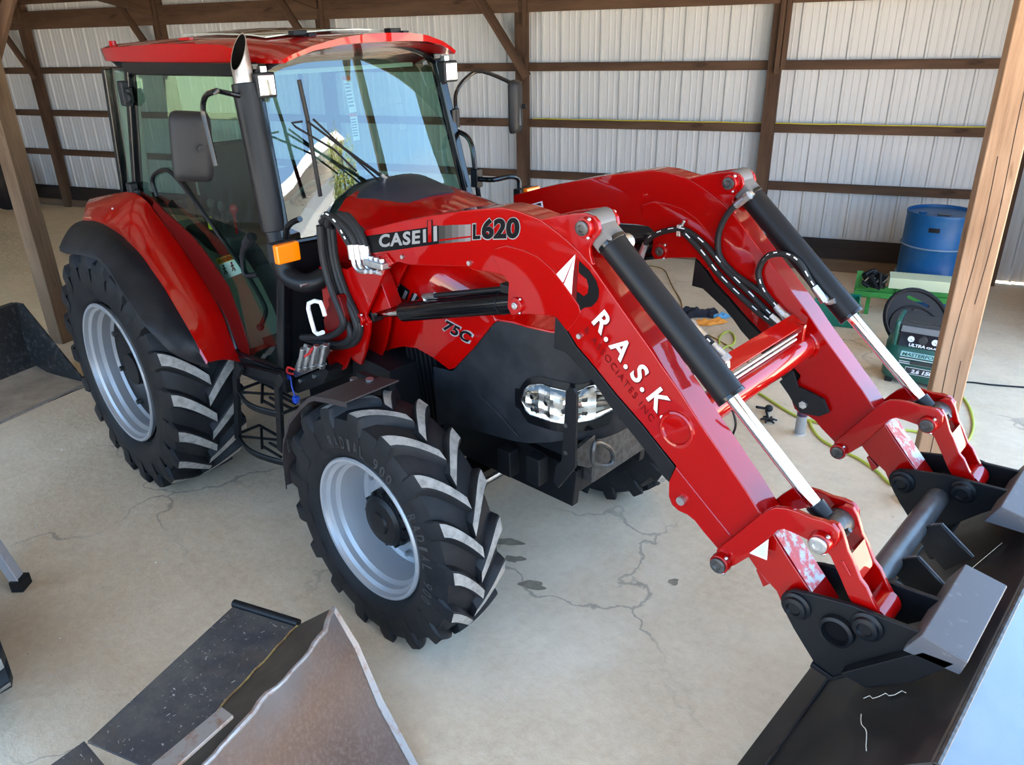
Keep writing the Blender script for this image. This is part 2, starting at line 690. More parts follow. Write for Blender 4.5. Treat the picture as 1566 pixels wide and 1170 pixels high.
def stain(cx, cy, rx, ry, rot, seed):
    random.seed(seed)
    ph = [random.uniform(0, 6.28) for _ in range(4)]
    pts = []
    for i in range(40):
        t = 2 * PI * i / 40
        k = 1 + 0.22 * math.sin(2 * t + ph[0]) + 0.15 * math.sin(3 * t + ph[1]) + 0.08 * math.sin(5 * t + ph[2]) + 0.05 * math.sin(8 * t + ph[3])
        x, y = rx * k * math.cos(t), ry * k * math.sin(t)
        pts.append((cx + x * math.cos(rot) - y * math.sin(rot), cy + x * math.sin(rot) + y * math.cos(rot), 0.0015))
    return MB().add(pts, [list(range(40))]).build('stain', M_OIL, fl)


for k, (q, rx, ry) in enumerate(zip([(2.145, -0.032), (2.282, -0.105), (2.485, -0.2), (2.987, 0.275)], (0.085, 0.045, 0.070, 0.03), (0.035, 0.03, 0.030, 0.02))):
    stain(q[0], q[1], rx, ry, 0.65, k + 3)
# expansion joint of the slab in the left foreground
j0, j1 = [(-1.478, -1.642), (-1.733, -0.689)]
MB().tube([(j0[0], j0[1], 0.0), (j1[0], j1[1], 0.0)], 0.004, 6).build('joint', M_BLK, fl)

# ---- back wall
wall = empty('wall_back', WP(0, WALL_N, 0), kind='structure')
prof = []     # one 0.914 m sheet: major ribs every 0.2286 m with two shallow swages between
for k in range(4):
    x = 0.2286 * k
    prof += [(x, 0), (x + 0.010, 0.019), (x + 0.030, 0.019), (x + 0.040, 0.0)]
    for e in (0.095, 0.160):
        prof += [(x + e, 0), (x + e + 0.006, 0.004), (x + e + 0.016, 0.004), (x + e + 0.022, 0)]
prof.append((0.9144, 0))
npan = 0
s = -10.97
sheet_me = None
while s < S_R - 0.3:
    if sheet_me is None:
        mb = MB()
        pts = []
        for (x, y) in prof:
            pts += [(US * x - NS * y) + Vector((0, 0, 0.02)), (US * x - NS * y) + Vector((0, 0, 3.02))]
        mb.add(pts, [(2 * i, 2 * i + 2, 2 * i + 3, 2 * i + 1) for i in range(len(prof) - 1)])
        o = mb.build('panel', M_SHEET, angle=20)
        sheet_me = o.data
        C.objects.unlink(o)
        bpy.data.objects.remove(o)
    o = bpy.data.objects.new('panel', sheet_me)
    C.objects.link(o)
    o.parent = wall
    o.location = US * (s + 0.04)
    s += 0.9144
# girts (2x4 on the flat), one length per bay between posts
POSTS = [-10.75, -8.09, -5.46, -2.81, -0.155, 2.595, 4.88]
bays = list(zip(POSTS, POSTS[1:])) 
for zc in (2.075, 1.465, 0.875):
    for a, b_ in bays:
        board('girt', WP(a, WALL_N - 0.045, zc), WP(b_, WALL_N - 0.045, zc), 0.089, 0.04, M_WOOD, wall)
for a, b_ in bays:
    board('skirt_board', WP(a, WALL_N - 0.05, 0.235), WP(b_, WALL_N - 0.05, 0.235), 0.21, 0.045, M_WOODDARK, wall)
    board('sill_board', WP(a + 0.02, WALL_N - 0.07, 0.067), WP(b_ - 0.02, WALL_N - 0.07, 0.067), 0.134, 0.06, M_WOODPOST, wall)
    board('header_beam', WP(a, WALL_N - 0.17, 2.76), WP(b_, WALL_N - 0.17, 2.76), 0.24, 0.05, M_WOOD, wall)
for p in POSTS:
    board('post', WP(p, WALL_N - 0.10, 0), WP(p, WALL_N - 0.10, 2.98), 0.13, 0.12, M_WOOD, wall, side=US)
# knee braces on the posts (the pairs of short planks nailed to either face)
for p, kind in ((-8.09, 'r'), (-5.46, 'l'), (-2.81, 'l'), (-0.155, 'l'), (2.595, 's')):
    if kind in 'lr':
        sg = 1
        board('brace', WP(p + 0.10 * sg, WALL_N - 0.21, 1.98), WP(p - 0.62, WALL_N - 0.21, 3.02), 0.10, 0.04, M_WOOD, wall, side=(0, 0, 1))
        board('brace', WP(p + 0.08, WALL_N - 0.21, 2.50), WP(p + 0.08, WALL_N - 0.21, 3.0), 0.05, 0.04, M_WOOD, wall, side=US)
    else:
        board('brace', WP(p + 0.085, WALL_N - 0.19, 2.04), WP(p + 0.085, WALL_N - 0.19, 3.0), 0.05, 0.04, M_WOOD, wall, side=US)
        board('brace', WP(p + 0.03, WALL_N - 0.20, 2.0), WP(p + 0.03, WALL_N - 0.20, 2.9), 0.05, 0.04, M_WOOD, wall, side=US)

# ---- left end wall and roof
wl_ = empty('wall_left', WP(S_L, 0, 0), kind='structure')
MB().add([WP(S_L, N_F, 0), WP(S_L, 5.1, 0), WP(S_L, 5.1, roof_z(5.1)), WP(S_L, N_F, roof_z(N_F))], [(0, 1, 2, 3)]).build('panel', M_SHEET, wl_)
ceil = empty('ceiling', WP(0, 0, roof_z(0)), kind='structure')
# ribbed roof sheets, ribs running down the slope
ns = 0
s = S_L - 0.3
rib = []
while s < S_R + 0.15:
    rib += [(s, 0), (s + 0.012, 0.02), (s + 0.036, 0.02), (s + 0.048, 0)]
    s += 0.2286
mb = MB()
pts = []
for x, y in rib:
    pts += [WP(x, 5.4, roof_z(5.4) + 0.12 + y), WP(x, N_F - 0.6, roof_z(N_F - 0.6) + 0.12 + y)]
mb.add(pts, [(2 * i, 2 * i + 2, 2 * i + 3, 2 * i + 1) for i in range(len(rib) - 1)])
mb.build('roof_sheet', M_ROOF, ceil, angle=20)
k = 0
n_ = 5.0
while n_ > N_F - 0.5:
    board('purlin', WP(S_L, n_, roof_z(n_) + 0.07), WP(S_R + 0.12, n_, roof_z(n_) + 0.07), 0.09, 0.04, M_WOOD, ceil)
    n_ -= 0.61
for p in POSTS:
    board('rafter', WP(p, 5.1, roof_z(5.1) - 0.1), WP(p, N_F, roof_z(N_F) - 0.1), 0.22, 0.05, M_WOOD, ceil)
board('roof_beam', WP(S_L, 0.41, roof_z(0.41) - 0.33), WP(S_R, 0.41, roof_z(0.41) - 0.33), 0.24, 0.10, M_WOOD, ceil)
board('roof_beam', WP(S_L, N_F, roof_z(N_F) - 0.33), WP(S_R, N_F, roof_z(N_F) - 0.33), 0.24, 0.10, M_WOOD, ceil)

# ---- the two free-standing posts in view
lp = [(-2.943, -0.445)][0]
lpn = NS.dot(Vector((*lp, 0))) if False else None
po = empty('wooden_post', (lp[0], lp[1], 0), 'weathered brown square timber post standing behind the rear wheel, by the old black bucket', 'post')
LPs = US.dot(Vector((lp[0], lp[1], 0)))
LPn = NS.dot(Vector((lp[0], lp[1], 0)))
board('lower_ply', WP(LPs, LPn, 0.0), WP(LPs, LPn, 3.36), 0.15, 0.15, M_WOODPOST, po, side=US)
board('upper_ply', WP(LPs + 0.055, LPn - 0.095, 2.02), WP(LPs + 0.055, LPn - 0.095, 3.36), 0.16, 0.04, M_WOODPOST, po, side=US)
board('brace', WP(LPs - 0.05, LPn + 0.10, 2.35), WP(LPs + 0.75, LPn + 0.10, 3.3), 0.10, 0.04, M_WOOD, po)
po2 = empty('wooden_post', (3.648, 1.77, 0), 'pale fir timber post with long splits standing right of the green air compressor', 'post')
RPs, RPn = US.dot(Vector((3.648, 1.77, 0))), NS.dot(Vector((3.648, 1.77, 0)))
board('post', WP(RPs, RPn, 0), WP(RPs, RPn, 3.36), 0.15, 0.15, M_WOODLIGHT, po2, side=US, bevel=0.008)
# long drying splits
mb = MB()
for off, z0, z1 in ((-0.02, 0.35, 1.9), (0.035, 0.1, 0.9), (0.03, 1.2, 2.2)):
    pts = [WP(RPs + off + 0.008 * math.sin(z * 5), RPn - 0.0745, z) for z in [z0 + (z1 - z0) * i / 12 for i in range(13)]]
    mb.tube(pts, 0.0022, 6)
mb.build('drying_split', M_WOODDARK, po2)
# ---- front wall, out of view: closed on the left, open by the viewer, shaped to cut daylight
wf = empty('wall_front', WP(0, N_F, 0), kind='structure')
MB().add([WP(S_L, N_F, 0), WP(FRONT_OPEN, N_F, 0), WP(FRONT_OPEN, N_F, roof_z(N_F)), WP(S_L, N_F, roof_z(N_F))], [(0, 1, 2, 3)]).build('panel', M_SHEET, wf)
MB().add([WP(FRONT_OPEN, N_F, FRONT_HEAD), WP(S_R, N_F, FRONT_HEAD), WP(S_R, N_F, roof_z(N_F)), WP(FRONT_OPEN, N_F, roof_z(N_F))], [(0, 1, 2, 3)]).build('panel', M_SHEET, wf)
wr = empty('wall_right', WP(S_R, 0, 0), kind='structure')
MB().add([WP(S_R, 3.1, 0), WP(S_R, 5.1, 0), WP(S_R, 5.1, roof_z(5.1)), WP(S_R, 3.1, roof_z(3.1))], [(0, 1, 2, 3)]).build('panel', M_SHEET, wr)  # unseen end sheet, added to keep daylight off the back wall
board('gable_rafter', WP(S_R, N_F, roof_z(N_F) - 0.05), WP(S_R, 5.0, roof_z(5.0) - 0.05), 0.22, 0.05, M_WOOD, wr)
board('corner_post', WP(S_R - 0.1, N_F + 0.1, 0), WP(S_R - 0.1, N_F + 0.1, 4.6), 0.15, 0.15, M_WOODPOST, wr, side=US)
# outside: white building and a tree seen mirrored in the windscreen
M_TANK = mat('white painted metal siding', (0.86, 0.86, 0.85), 0.5)
bd = empty('farm_building', (45.5, 7.7, 0), 'white metal farm building standing outside beyond the open end', 'building')
Rb = Matrix.Rotation(math.radians(10), 3, 'Z')
MB().box((45.5, 7.7, 4.1), (14, 17, 8.2), Rb).build('wall', M_TANK, bd)
mbr = MB()
q = [Rb @ Vector(v) + Vector((45.5, 7.7, 0)) for v in ((-7.4, -11.4, 9.8), (-7.4, 11.4, 9.8), (0, 11.4, 12.2), (0, -11.4, 12.2), (7.4, -11.4, 9.8), (7.4, 11.4, 9.8))]
mbr.add(q, [(0, 1, 2, 3), (3, 2, 5, 4), (0, 3, 4), (1, 5, 2)])
mbr.build('roof', M_TANK, bd)
tree = empty('leafy_tree', (31.5, 13.6, 0), 'leafy green tree standing outside beside the white building', 'tree')
M_BARK = mat('bark', (0.10, 0.07, 0.05), 0.9)
M_LEAF = mat('tree leaves', (0.16, 0.24, 0.03), 0.6, col2=(0.33, 0.34, 0.05), scale=0.9)
tb = Vector((31.5, 13.6, 0))
MB().tube([tb, tb + Vector((0.1, 0, 3.0)), tb + Vector((-0.1, 0.1, 8.0))], [0.34, 0.26, 0.10], 10).tube([tb + Vector((0.1, 0, 3.0)), tb + Vector((1.2, 0.5, 7.0))], [0.18, 0.06], 8).tube([tb + Vector((0.1, 0, 3.4)), tb + Vector((-1.2, -0.4, 7.4))], [0.17, 0.06], 8).build('trunk', M_BARK, tree)
rnd = random.Random(5)
lf = MB()
cl_ = [(31.5 + rnd.uniform(-1.6, 1.6), 13.6 + rnd.uniform(-2.0, 2.0), rnd.uniform(5.4, 8.6), rnd.uniform(0.6, 1.2)) for _ in range(30)]
for cx_, cy_, cz_, r_ in cl_:
    for _ in range(70):
        d = Vector((rnd.gauss(0, 1), rnd.gauss(0, 1), rnd.gauss(0, 1))).normalized() * r_ * rnd.uniform(0.6, 1)
        c = Vector((cx_, cy_, cz_)) + d
        a = Vector((rnd.gauss(0, 1), rnd.gauss(0, 1), rnd.gauss(0, 1))).normalized() * 0.17
        b_ = a.orthogonal().normalized() * 0.10
        lf.add([c - a, c + b_, c + a, c - b_], [(0, 1, 2, 3)])
tag(lf.build('foliage', M_LEAF, tree), kind='stuff')
# ================================================================= the tractor
# origin under the rear axle, +X forward, +Y its left side
TR = empty('tractor', (0, 0, 0), 'red compact utility tractor with glazed cab, front loader and black bucket, parked on the slab', 'tractor')

m, nt, b = node_mat('tyre rubber')
v = coords(nt)
c = mixrgb(nt, noise(nt, v, 5, 5, 0.4, 0.75), (0.008, 0.0085, 0.010), (0.018, 0.018, 0.020))
nt.links.new(c, b.inputs['Base Color'])
b.inputs['Roughness'].default_value = 0.55
b.inputs['Specular IOR Level'].default_value = 0.22
bump(nt, b, noise(nt, v, 60, 4, 0.3, 0.7), 0.15, 0.003)
M_TYRE = m
M_TREADWORN = mat('scuffed tread top', (0.30, 0.282, 0.255), 0.85, col2=(0.15, 0.143, 0.132), scale=24, mixlo=0.42, mixhi=0.7, bump=0.3, bscale=120)


def wheel(name, R, w, rr, cx, yc, cz, side, nlug, lh, front, label):
    """side = -1 for the tractor's right (Y<0)"""
    def PY(r, a, y):      # y measured outwards from the tyre centre
        return (cx + r * math.cos(a), yc + side * y, cz + r * math.sin(a))
    root = TR
    h = w / 2
    Rc = R - lh
    prof = [(rr - 0.012, 0.34 * w), (rr + 0.012, 0.40 * w), (rr + 0.03, 0.44 * w), (rr + 0.25 * (Rc - rr), 0.495 * w), (rr + 0.5 * (Rc - rr), 0.505 * w),
            (rr + 0.72 * (Rc - rr), 0.49 * w), (rr + 0.88 * (Rc - rr), 0.455 * w), (Rc - 0.022, 0.41 * w), (Rc - 0.006, 0.30 * w), (Rc, 0.0)]
    prof = prof + [(r, -y) for r, y in prof[-2::-1]]
    mb = MB()
    N = 72
    for i in range(N):
        pass
    vs = []
    for i in range(N):
        a = 2 * PI * i / N
        vs += [PY(r, a, y) for r, y in prof]
    mm_ = len(prof)
    mb.add(vs, [(i * mm_ + j, ((i + 1) % N) * mm_ + j, ((i + 1) % N) * mm_ + j + 1, i * mm_ + j + 1) for i in range(N) for j in range(mm_ - 1)])
    # chevron lugs
    pitch = 2 * PI / nlug
    for k in range(nlug):
        for sd in (1, -1):
            a0 = pitch * (k + (0.5 if sd < 0 else 0.0)) + 0.07
            ring = []
            # two stations wrap over the shoulder, the rest sweep in to the middle
            tt = [-0.26, -0.13, 0.0, 0.14, 0.28, 0.42, 0.56, 0.70, 0.85, 1.0]
            for t in tt:
                tc_ = max(0.0, t)
                y = sd * (0.470 * w * (1 - tc_) - 0.035 * w * tc_)
                if t < 0:
                    y = sd * w * (0.470 + 0.040 * min(1.0, -t / 0.16))
                a = a0 - (0.80 * pitch) * (tc_ ** 1.35)
                ay = min(abs(y) / w, 0.47)
                rb = Rc - 0.010 - (0.05 * (ay - 0.30) / 0.17 if ay > 0.30 else 0)
                rt_ = R - 0.016 * (ay / 0.47) ** 2
                if t < 0:
                    rt_ = R - 0.016 - (0.034 if t > -0.2 else 0.105)
                    rb = rt_ - 0.05
                half_t = (0.027 if front else 0.032) * (1.25 - 0.20 * tc_) / R
                half_b = half_t * (1.75 if t >= 0 else 1.35)
                ring.append((rb, rt_, a, y, half_t, half_b))
            ss = len(ring)
            vs = []
            for rb, rt_, a, y, ht, hb in ring:
                vs += [PY(rb, a - hb, y), PY(rt_ - 0.005, a - ht * 1.10, y), PY(rt_, a - ht * 0.85, y), PY(rt_, a + ht * 0.85, y), PY(rt_ - 0.005, a + ht * 1.10, y), PY(rb, a + hb, y)]
            fs = []
            for i in range(ss - 1):
                for j in range(5):
                    fs.append((i * 6 + j, i * 6 + j + 1, (i + 1) * 6 + j + 1, (i + 1) * 6 + j))
            n0 = len(mb.f)
            mb.add(vs, fs + [tuple(range(6)), tuple(range(ss * 6 - 6, ss * 6))])
            for q in range(2, ss - 1):
                mb.mi[n0 + q * 5 + 2] = 1
    tyre = mb.build(name, [M_TYRE, M_TREADWORN], root, angle=32, label=label)
    # raised sidewall lettering
    if front:
        ml = MB()
        for i, ch in enumerate('RADIAL 900   RADIAL 900   '):
            if ch == ' ':
                continue
            a = 1.95 - i * 0.105
            vv, ff = text_mesh(ch, 0.01)
            rl = rr + 0.42 * (Rc - rr)
            vs = []
            for x, y, z in vv:
                r_ = rl + (y - 0.5) * 0.055
                aa = a - (x - 0.5) * 0.065 * (0.6 if ch in 'I1' else 1.0)
                vs.append(PY(r_, aa, 0.507 * w + 0.0012))
            ml.add(vs, ff)
        tag(ml.build('sidewall_lettering', M_TYRELET, tyre), kind='stuff')
    # rim
    lip = h - 0.016 if front else h - 0.005
    if front:
        pr = [(rr + 0.004, lip - 0.03), (rr + 0.010, lip - 0.006), (rr + 0.004, lip + 0.002), (rr - 0.008, lip), (rr - 0.014, lip - 0.018), (rr - 0.030, lip - 0.030), (rr - 0.034, lip - 0.055),
              (rr - 0.050, lip - 0.070), (rr - 0.058, lip - 0.115), (rr - 0.066, lip - 0.19), (rr - 0.085, lip - 0.20), (0.17, lip - 0.195), (0.165, lip - 0.165), (0.05, lip - 0.165), (0.0, lip - 0.165)]
    else:
        pr = [(rr + 0.004, lip - 0.03), (rr + 0.011, lip - 0.006), (rr + 0.004, lip + 0.002), (rr - 0.009, lip), (rr - 0.015, lip - 0.022), (rr - 0.030, lip - 0.034), (rr - 0.034, lip - 0.065),
              (rr - 0.050, lip - 0.085), (rr - 0.052, lip - 0.135), (rr - 0.066, lip - 0.150), (rr - 0.072, lip - 0.245)]
    rb_ = MB()
    vs = []
    for i in range(64):
        a = 2 * PI * i / 64
        vs += [PY(r, a, y) for r, y in pr]
    q = len(pr)
    rb_.add(vs, [(i * q + j, ((i + 1) % 64) * q + j, ((i + 1) % 64) * q + j + 1, i * q + j + 1) for i in range(64) for j in range(q - 1)])
    rim = rb_.build('rim', M_RIM, root, angle=28, label='silver painted wheel rim')
    if front:
        yb = lip - 0.165
        for i in range(8):
            a = 2 * PI * i / 8 + 0.2
            MB().cyl(PY(0.205, a, yb - 0.03), PY(0.205, a, yb - 0.004), 0.014, n=6).build('wheel_nut', M_ZINC, rim)
        hub = MB()
        c0 = (cx, yc + side * (yb - 0.01), cz)
        hub.lathe([(0.135, 0), (0.135, 0.05), (0.122, 0.065), (0.118, 0.085), (0.10, 0.098), (0.055, 0.102), (0.05, 0.112), (0, 0.113)], c0, (0, side, 0), 36)
        hb_ = hub.build('hub', M_BLK, root, angle=30, label='black planetary wheel hub')
        for i in range(12):
            a = 2 * PI * i / 12
            MB().cyl(PY(0.123, a, yb + 0.03), PY(0.123, a, yb + 0.068), 0.011, n=6).build('hub_bolt', M_BLK, hb_)
    else:
        disc = MB()
        yb = lip - 0.150
        vs = []
        dp = [(rr - 0.058, yb), (0.27, yb - 0.012), (0.22, yb - 0.05), (0.10, yb - 0.05), (0.0, yb - 0.05)]
        for i in range(48):
            a = 2 * PI * i / 48
            vs += [PY(r, a, y) for r, y in dp]
        q = len(dp)
        disc.add(vs, [(i * q + j, ((i + 1) % 48) * q + j, ((i + 1) % 48) * q + j + 1, i * q + j + 1) for i in range(48) for j in range(q - 1)])
        dk = disc.build('wheel_disc', M_BLK, root, label='black wheel disc deep in the rim')  # silver disc coloured black, its shade put into the paint
        for i in range(8):
            a = 2 * PI * i / 8 + 0.3
            MB().cyl(PY(0.31, a, yb - 0.02), PY(0.31, a, yb + 0.025), 0.016, n=6).build('wheel_nut', M_STEEL, dk)
        MB().cyl((cx, yc + side * (yb - 0.06), cz), (cx, yc + side * (yb + 0.06), cz), 0.11, 0.095, n=28).build('axle_end', M_BLK, dk)


M_TYRELET = mat('raised rubber lettering', (0.030, 0.030, 0.032), 0.5)
for sd in (-1, 1):
    wheel('rear_tyre', 0.735, 0.43, 0.412, 0.0, sd * 0.822, 0.705, sd, 20, 0.040, False, 'tall rear tyre with worn chevron lugs')
    wheel('front_tyre', 0.572, 0.30, 0.323, 2.167, sd * 0.772, 0.552, sd, 17, 0.034, True, 'small front tyre with scuffed chevron lugs')
# axles, gearbox, engine, frame
MB().cyl((0, -0.62, 0.70), (0, 0.62, 0.70), 0.12).box((0, 0, 0.72), (0.55, 0.5, 0.45)).build('rear_axle', M_BLK, TR, bevel=0.01)
mb = MB()
mb.plate([(2.08, -0.58, 0.50), (2.08, 0.58, 0.50), (2.08, 0.58, 0.62), (2.08, 0.25, 0.58), (2.08, -0.25, 0.58), (2.08, -0.58, 0.62)], (0.17, 0, 0))
for sd in (-1, 1):
    mb.cyl((2.167, sd * 0.56, 0.552), (2.167, sd * 0.70, 0.552), 0.12)
    mb.cyl((2.167, sd * 0.56, 0.40), (2.167, sd * 0.56, 0.72), 0.05)
mb.build('front_axle', M_BLK, TR, bevel=0.008)
for sd in (-1, 1):
    MB().cyl((2.33, sd * 0.12, 0.60), (2.33, sd * 0.50, 0.60), 0.014, n=10).build('steering_rod', M_ZINC, TR)
MB().cyl((2.33, -0.16, 0.60), (2.33, 0.16, 0.60), 0.032).build('steering_cylinder', M_BLK, TR)
MB().box((1.0, 0, 0.72), (1.6, 0.42, 0.42)).build('transmission', M_BLK, TR, bevel=0.03)
MB().box((1.85, 0, 1.0), (0.85, 0.46, 0.55)).build('engine', M_BLK, TR, bevel=0.03)
mb = MB()
for sd in (-1, 1):
    mb.prism([(0.9, 0.62), (2.78, 0.62), (2.80, 0.80), (2.3, 0.86), (0.9, 0.82)], sd * 0.23, sd * 0.27)
mb.build('frame_rail', M_BLK, TR, bevel=0.004)
MB().prism([(0.75, 0.42), (1.9, 0.46), (1.9, 0.62), (0.75, 0.62)], -0.24, 0.24).build('belly_housing', M_BLK, TR, bevel=0.02)

# ---------------------------------------------------------------- hood
HW = 0.37
hood_top = [(1.40, 1.800), (1.62, 1.775), (1.85, 1.735), (2.1, 1.685), (2.35, 1.62), (2.55, 1.555), (2.70, 1.50), (2.80, 1.445), (2.86, 1.39), (2.895, 1.32)]


def interp(tab, x):
    if x <= tab[0][0]:
        return tab[0][1]
    for (a, p), (b_, q) in zip(tab, tab[1:]):
        if x <= b_:
            return p + (q - p) * (x - a) / (b_ - a)
    return tab[-1][1]


def hood_half(x):       # plan half width of the nose
    return interp([(1.3, 0.355), (2.0, 0.372), (2.5, 0.372), (2.62, 0.366), (2.72, 0.345), (2.80, 0.30), (2.86, 0.235), (2.895, 0.15), (2.905, 0.05)], x)


# red/black split along the side (x, z)
split = [(2.18, 1.118), (2.331, 1.272), (2.45, 1.41), (2.49, 1.43), (2.602, 1.426), (2.766, 1.42)]
split = [(x, z) for x, z in split] + [(2.84, split[-1][1] - 0.02), (2.905, split[-1][1] - 0.045)]
redlow = [(1.543, 0.964), (1.688, 1.08), (1.828, 1.146), (1.96, 1.17), (2.068, 1.151), (2.18, 1.118)]
nosebot = [(2.05, 0.80)] + [(2.125, 0.84), (2.28, 0.86), (2.441, 0.88), (2.592, 0.9), (2.779, 0.961)] + [(2.88, 0.955), (2.905, 0.965)]
st_red = [1.40, 1.5, 1.62, 1.75, 1.85, 1.95, 2.05, 2.1, 2.14, 2.165] + [2.2, 2.27, 2.33, 2.4, 2.44, 2.47, 2.55, 2.62, 2.68, 2.72, 2.76, 2.80, 2.83, 2.86, 2.88, 2.895, 2.905]
tipx = split[0][0]


def side_section(x, zt, zb, hw):
    """one side, from the crest out and down to zb"""
    sh = [(0.0, 0.0), (0.35, 0.004), (0.62, 0.016), (0.80, 0.040), (0.92, 0.085), (0.985, 0.15), (1.0, 0.22)]
    pts = []
    for fy, dz in sh:
        z = zt - dz
        if z < zb + 0.004 * (7 - len(pts)):
            z = zb + 0.004 * (7 - len(pts))
        pts.append((hw * fy, z))
    z0 = pts[-1][1]
    for k in (0.33, 0.66, 1.0):
        pts.append((hw, z0 + (zb - z0) * k))
    return pts


rows = []
for x in st_red:
    hw = hood_half(x)
    zt = interp(hood_top, x)
    zb = interp(redlow, x) if x <= tipx else interp(split, x)
    zb = min(zb, zt - 0.03)
    sec = side_section(x, zt, zb, hw)
    rows.append([(x, -y, z) for y, z in reversed(sec)] + [(x, y, z) for y, z in sec[1:]])
hood = MB().grid(rows).build('hood', M_RED, TR, solid=0.008, angle=50)
# black nose
st_b = [2.05, 2.10, 2.15] + [tipx, 2.22, 2.27, 2.33, 2.4, 2.44, 2.47, 2.55, 2.62, 2.68, 2.72, 2.76, 2.80, 2.83, 2.86, 2.88, 2.895, 2.905]
rows = []
for x in st_b:
    hw = hood_half(x) - 0.004
    zt = interp(split, x) + 0.004 if x > tipx else interp(split, tipx) - 0.003 - 0.10 * (tipx - x)
    zb = interp(nosebot, x)
    half = [(hw - 0.0, zt - (zt - zb) * k / 6) for k in range(7)] + [(hw - 0.03, zb - 0.006)]
    rows.append([(x, -y, z) for y, z in half])
rowsL = [[(x, -y, z) for (x, y, z) in r] for r in rows]
mb = MB().grid(rows).grid(rowsL)
# closing front face
fr, fl_ = rows[-1], rowsL[-1]
mb.grid([fr, fl_])
nose = mb.build('nose_cowl', M_PLASTIC, TR, angle=45, label='black moulded nose with headlamps')
# crease on the nose side and bottom corner
cr_ = [(2.344, -0.371, 1.051), (2.446, -0.371, 1.002), (2.568, -0.371, 0.926)]
MB().tube(cr_, 0.004, 6).build('crease', M_PLASTIC, nose)
# far, hidden interior of the nose
MB().box((2.5, 0, 1.15), (0.5, 0.6, 0.55)).build('radiator', M_BLK, TR)

# headlamps: follow the nose plan
def nose_pt(x, z, out=0.0):
    hw = hood_half(x)
    hw2 = hood_half(x + 0.005)
    t = Vector((0.005, -(hw2 - hw), 0)).normalized()
    nrm = Vector((-t.y, t.x, 0))
    nrm = -nrm if nrm.y > 0 else nrm
    return Vector((x, -hw, z)) + nrm * out


def lampgrid(x0, x1, z0f, z1f, out, nx=16, nz=8, sd=1):
    rows = []
    for i in range(nx + 1):
        x = x0 + (x1 - x0) * i / nx
        u = i / nx
        r = []
        for j in range(nz + 1):
            v_ = j / nz
            z = z0f(u) + (z1f(u) - z0f(u)) * v_
            bul = out * (0.35 + 0.65 * math.sqrt(max(0.0, 1 - (2 * v_ - 1) ** 2))) if out > 0 else out
            p = nose_pt(x, z, bul)
            r.append((p.x, sd * p.y, p.z))
        rows.append(r)
    return rows


lx0, lx1 = 2.594, 2.893
hi_t = [(2.560, 1.115), (2.594, 1.118), (2.602, 1.152), (2.625, 1.181), (2.683, 1.201), (2.741, 1.19), (2.805, 1.178), (2.838, 1.203), (2.86, 1.208), (2.893, 1.17)]
lo_t = [(2.560, 1.095), (2.594, 1.100), (2.602, 1.070), (2.623, 1.049), (2.70, 1.044), (2.762, 1.036), (2.851, 1.052), (2.893, 1.078)]
zlo = lambda u: interp(lo_t, lx0 + (lx1 - lx0) * u)
zhi = lambda u: interp(hi_t, lx0 + (lx1 - lx0) * u)
M_LENS = mat('lamp lens', (0.95, 0.96, 0.97), 0.03, spec=0.6, trans=1.0)
for sd in (1, -1):
    bz = lampgrid(lx0 - 0.04, lx1 + 0.006, lambda u: interp(lo_t, lx0 - 0.03 + 0.305 * u) - 0.034 - (0.03 if u > 0.05 else 0) * 0.3, lambda u: interp(hi_t, lx0 - 0.03 + 0.305 * u) + 0.030, 0.004, sd=sd)
    lb = MB().grid(bz).build('headlamp', M_BLKGLOSS, TR, label='clear wraparound headlamp in a black bezel')
    mb = MB()
    # faceted reflector behind the lens
    rows = []
    nx, nz = 26, 12
    random.seed(5)
    for i in range(nx + 1):
        u = i / nx
        x = lx0 + (lx1 - lx0) * u
        r = []
        for j in range(nz + 1):
            z = zlo(u) + (zhi(u) - zlo(u)) * j / nz
            edge = min(1.0, i / 2.0, (nx - i) / 2.0, j / 2.0, (nz - j) / 2.0)
            p = nose_pt(x, z, 0.0065 + 0.0022 * math.sin(i * 1.15) * edge + 0.0016 * math.sin(j * 1.3 + i * 0.35) * edge)
            r.append((p.x, sd * p.y, p.z))
        rows.append(r)
    mb.grid(rows).build('reflector', M_LAMP, lb, angle=10)
    MB().grid(lampgrid(lx0 + 0.004, lx1 - 0.004, lambda u: zlo(u) + 0.004, lambda u: zhi(u) - 0.004, 0.020, sd=sd)).build('lens', M_LENS, lb)
# radiator side slats seen behind the front wheel
sl = MB()
for k in range(7):
    x = 1.86 + 0.032 * k
    sl.box((x, -0.33, 0.98), (0.010, 0.03, 0.42), Matrix.Rotation(-0.12, 3, 'Y'))
sl.build('side_grille', M_BLK, TR)
# front weight bracket, tow shackle and loader guard plates
mb = MB()
mb.box((2.62, 0, 0.74), (0.34, 0.50, 0.12))
mb.build('front_bracket', M_BLK, TR, bevel=0.008)
gp = [(-0.425, 1.24), (-0.366, 1.229), (-0.348, 1.19), (-0.366, 0.885), (-0.468, 0.836), (-0.48, 0.854), (-0.457, 1.002), (-0.435, 1.134)]
for sd in (1, -1):
    gpl = [(2.84, 1.23), (2.856, 1.251), (2.877, 1.252), (2.893, 1.23), (2.89, 0.912), (2.805, 0.784), (2.781, 0.805), (2.794, 0.887), (2.821, 0.918), (2.832, 1.083)]
    MB().prism(gpl, sd * 0.40, sd * 0.386).build('guard_plate', M_BLK, TR, bevel=0.002)
q = [(2.845, -0.4, 1.087), (2.847, -0.4, 0.966)]
for p in q:
    MB().cyl((p[0], -0.398, p[2]), (p[0], -0.406, p[2]), 0.010, n=10).build('bolt', M_STEEL, TR)
for (a, b_) in (((771, 676), 1), ((815, 690), 2)):
    pass
wt = [(2.495, -0.34, 0.784), (2.66, -0.34, 0.808)]
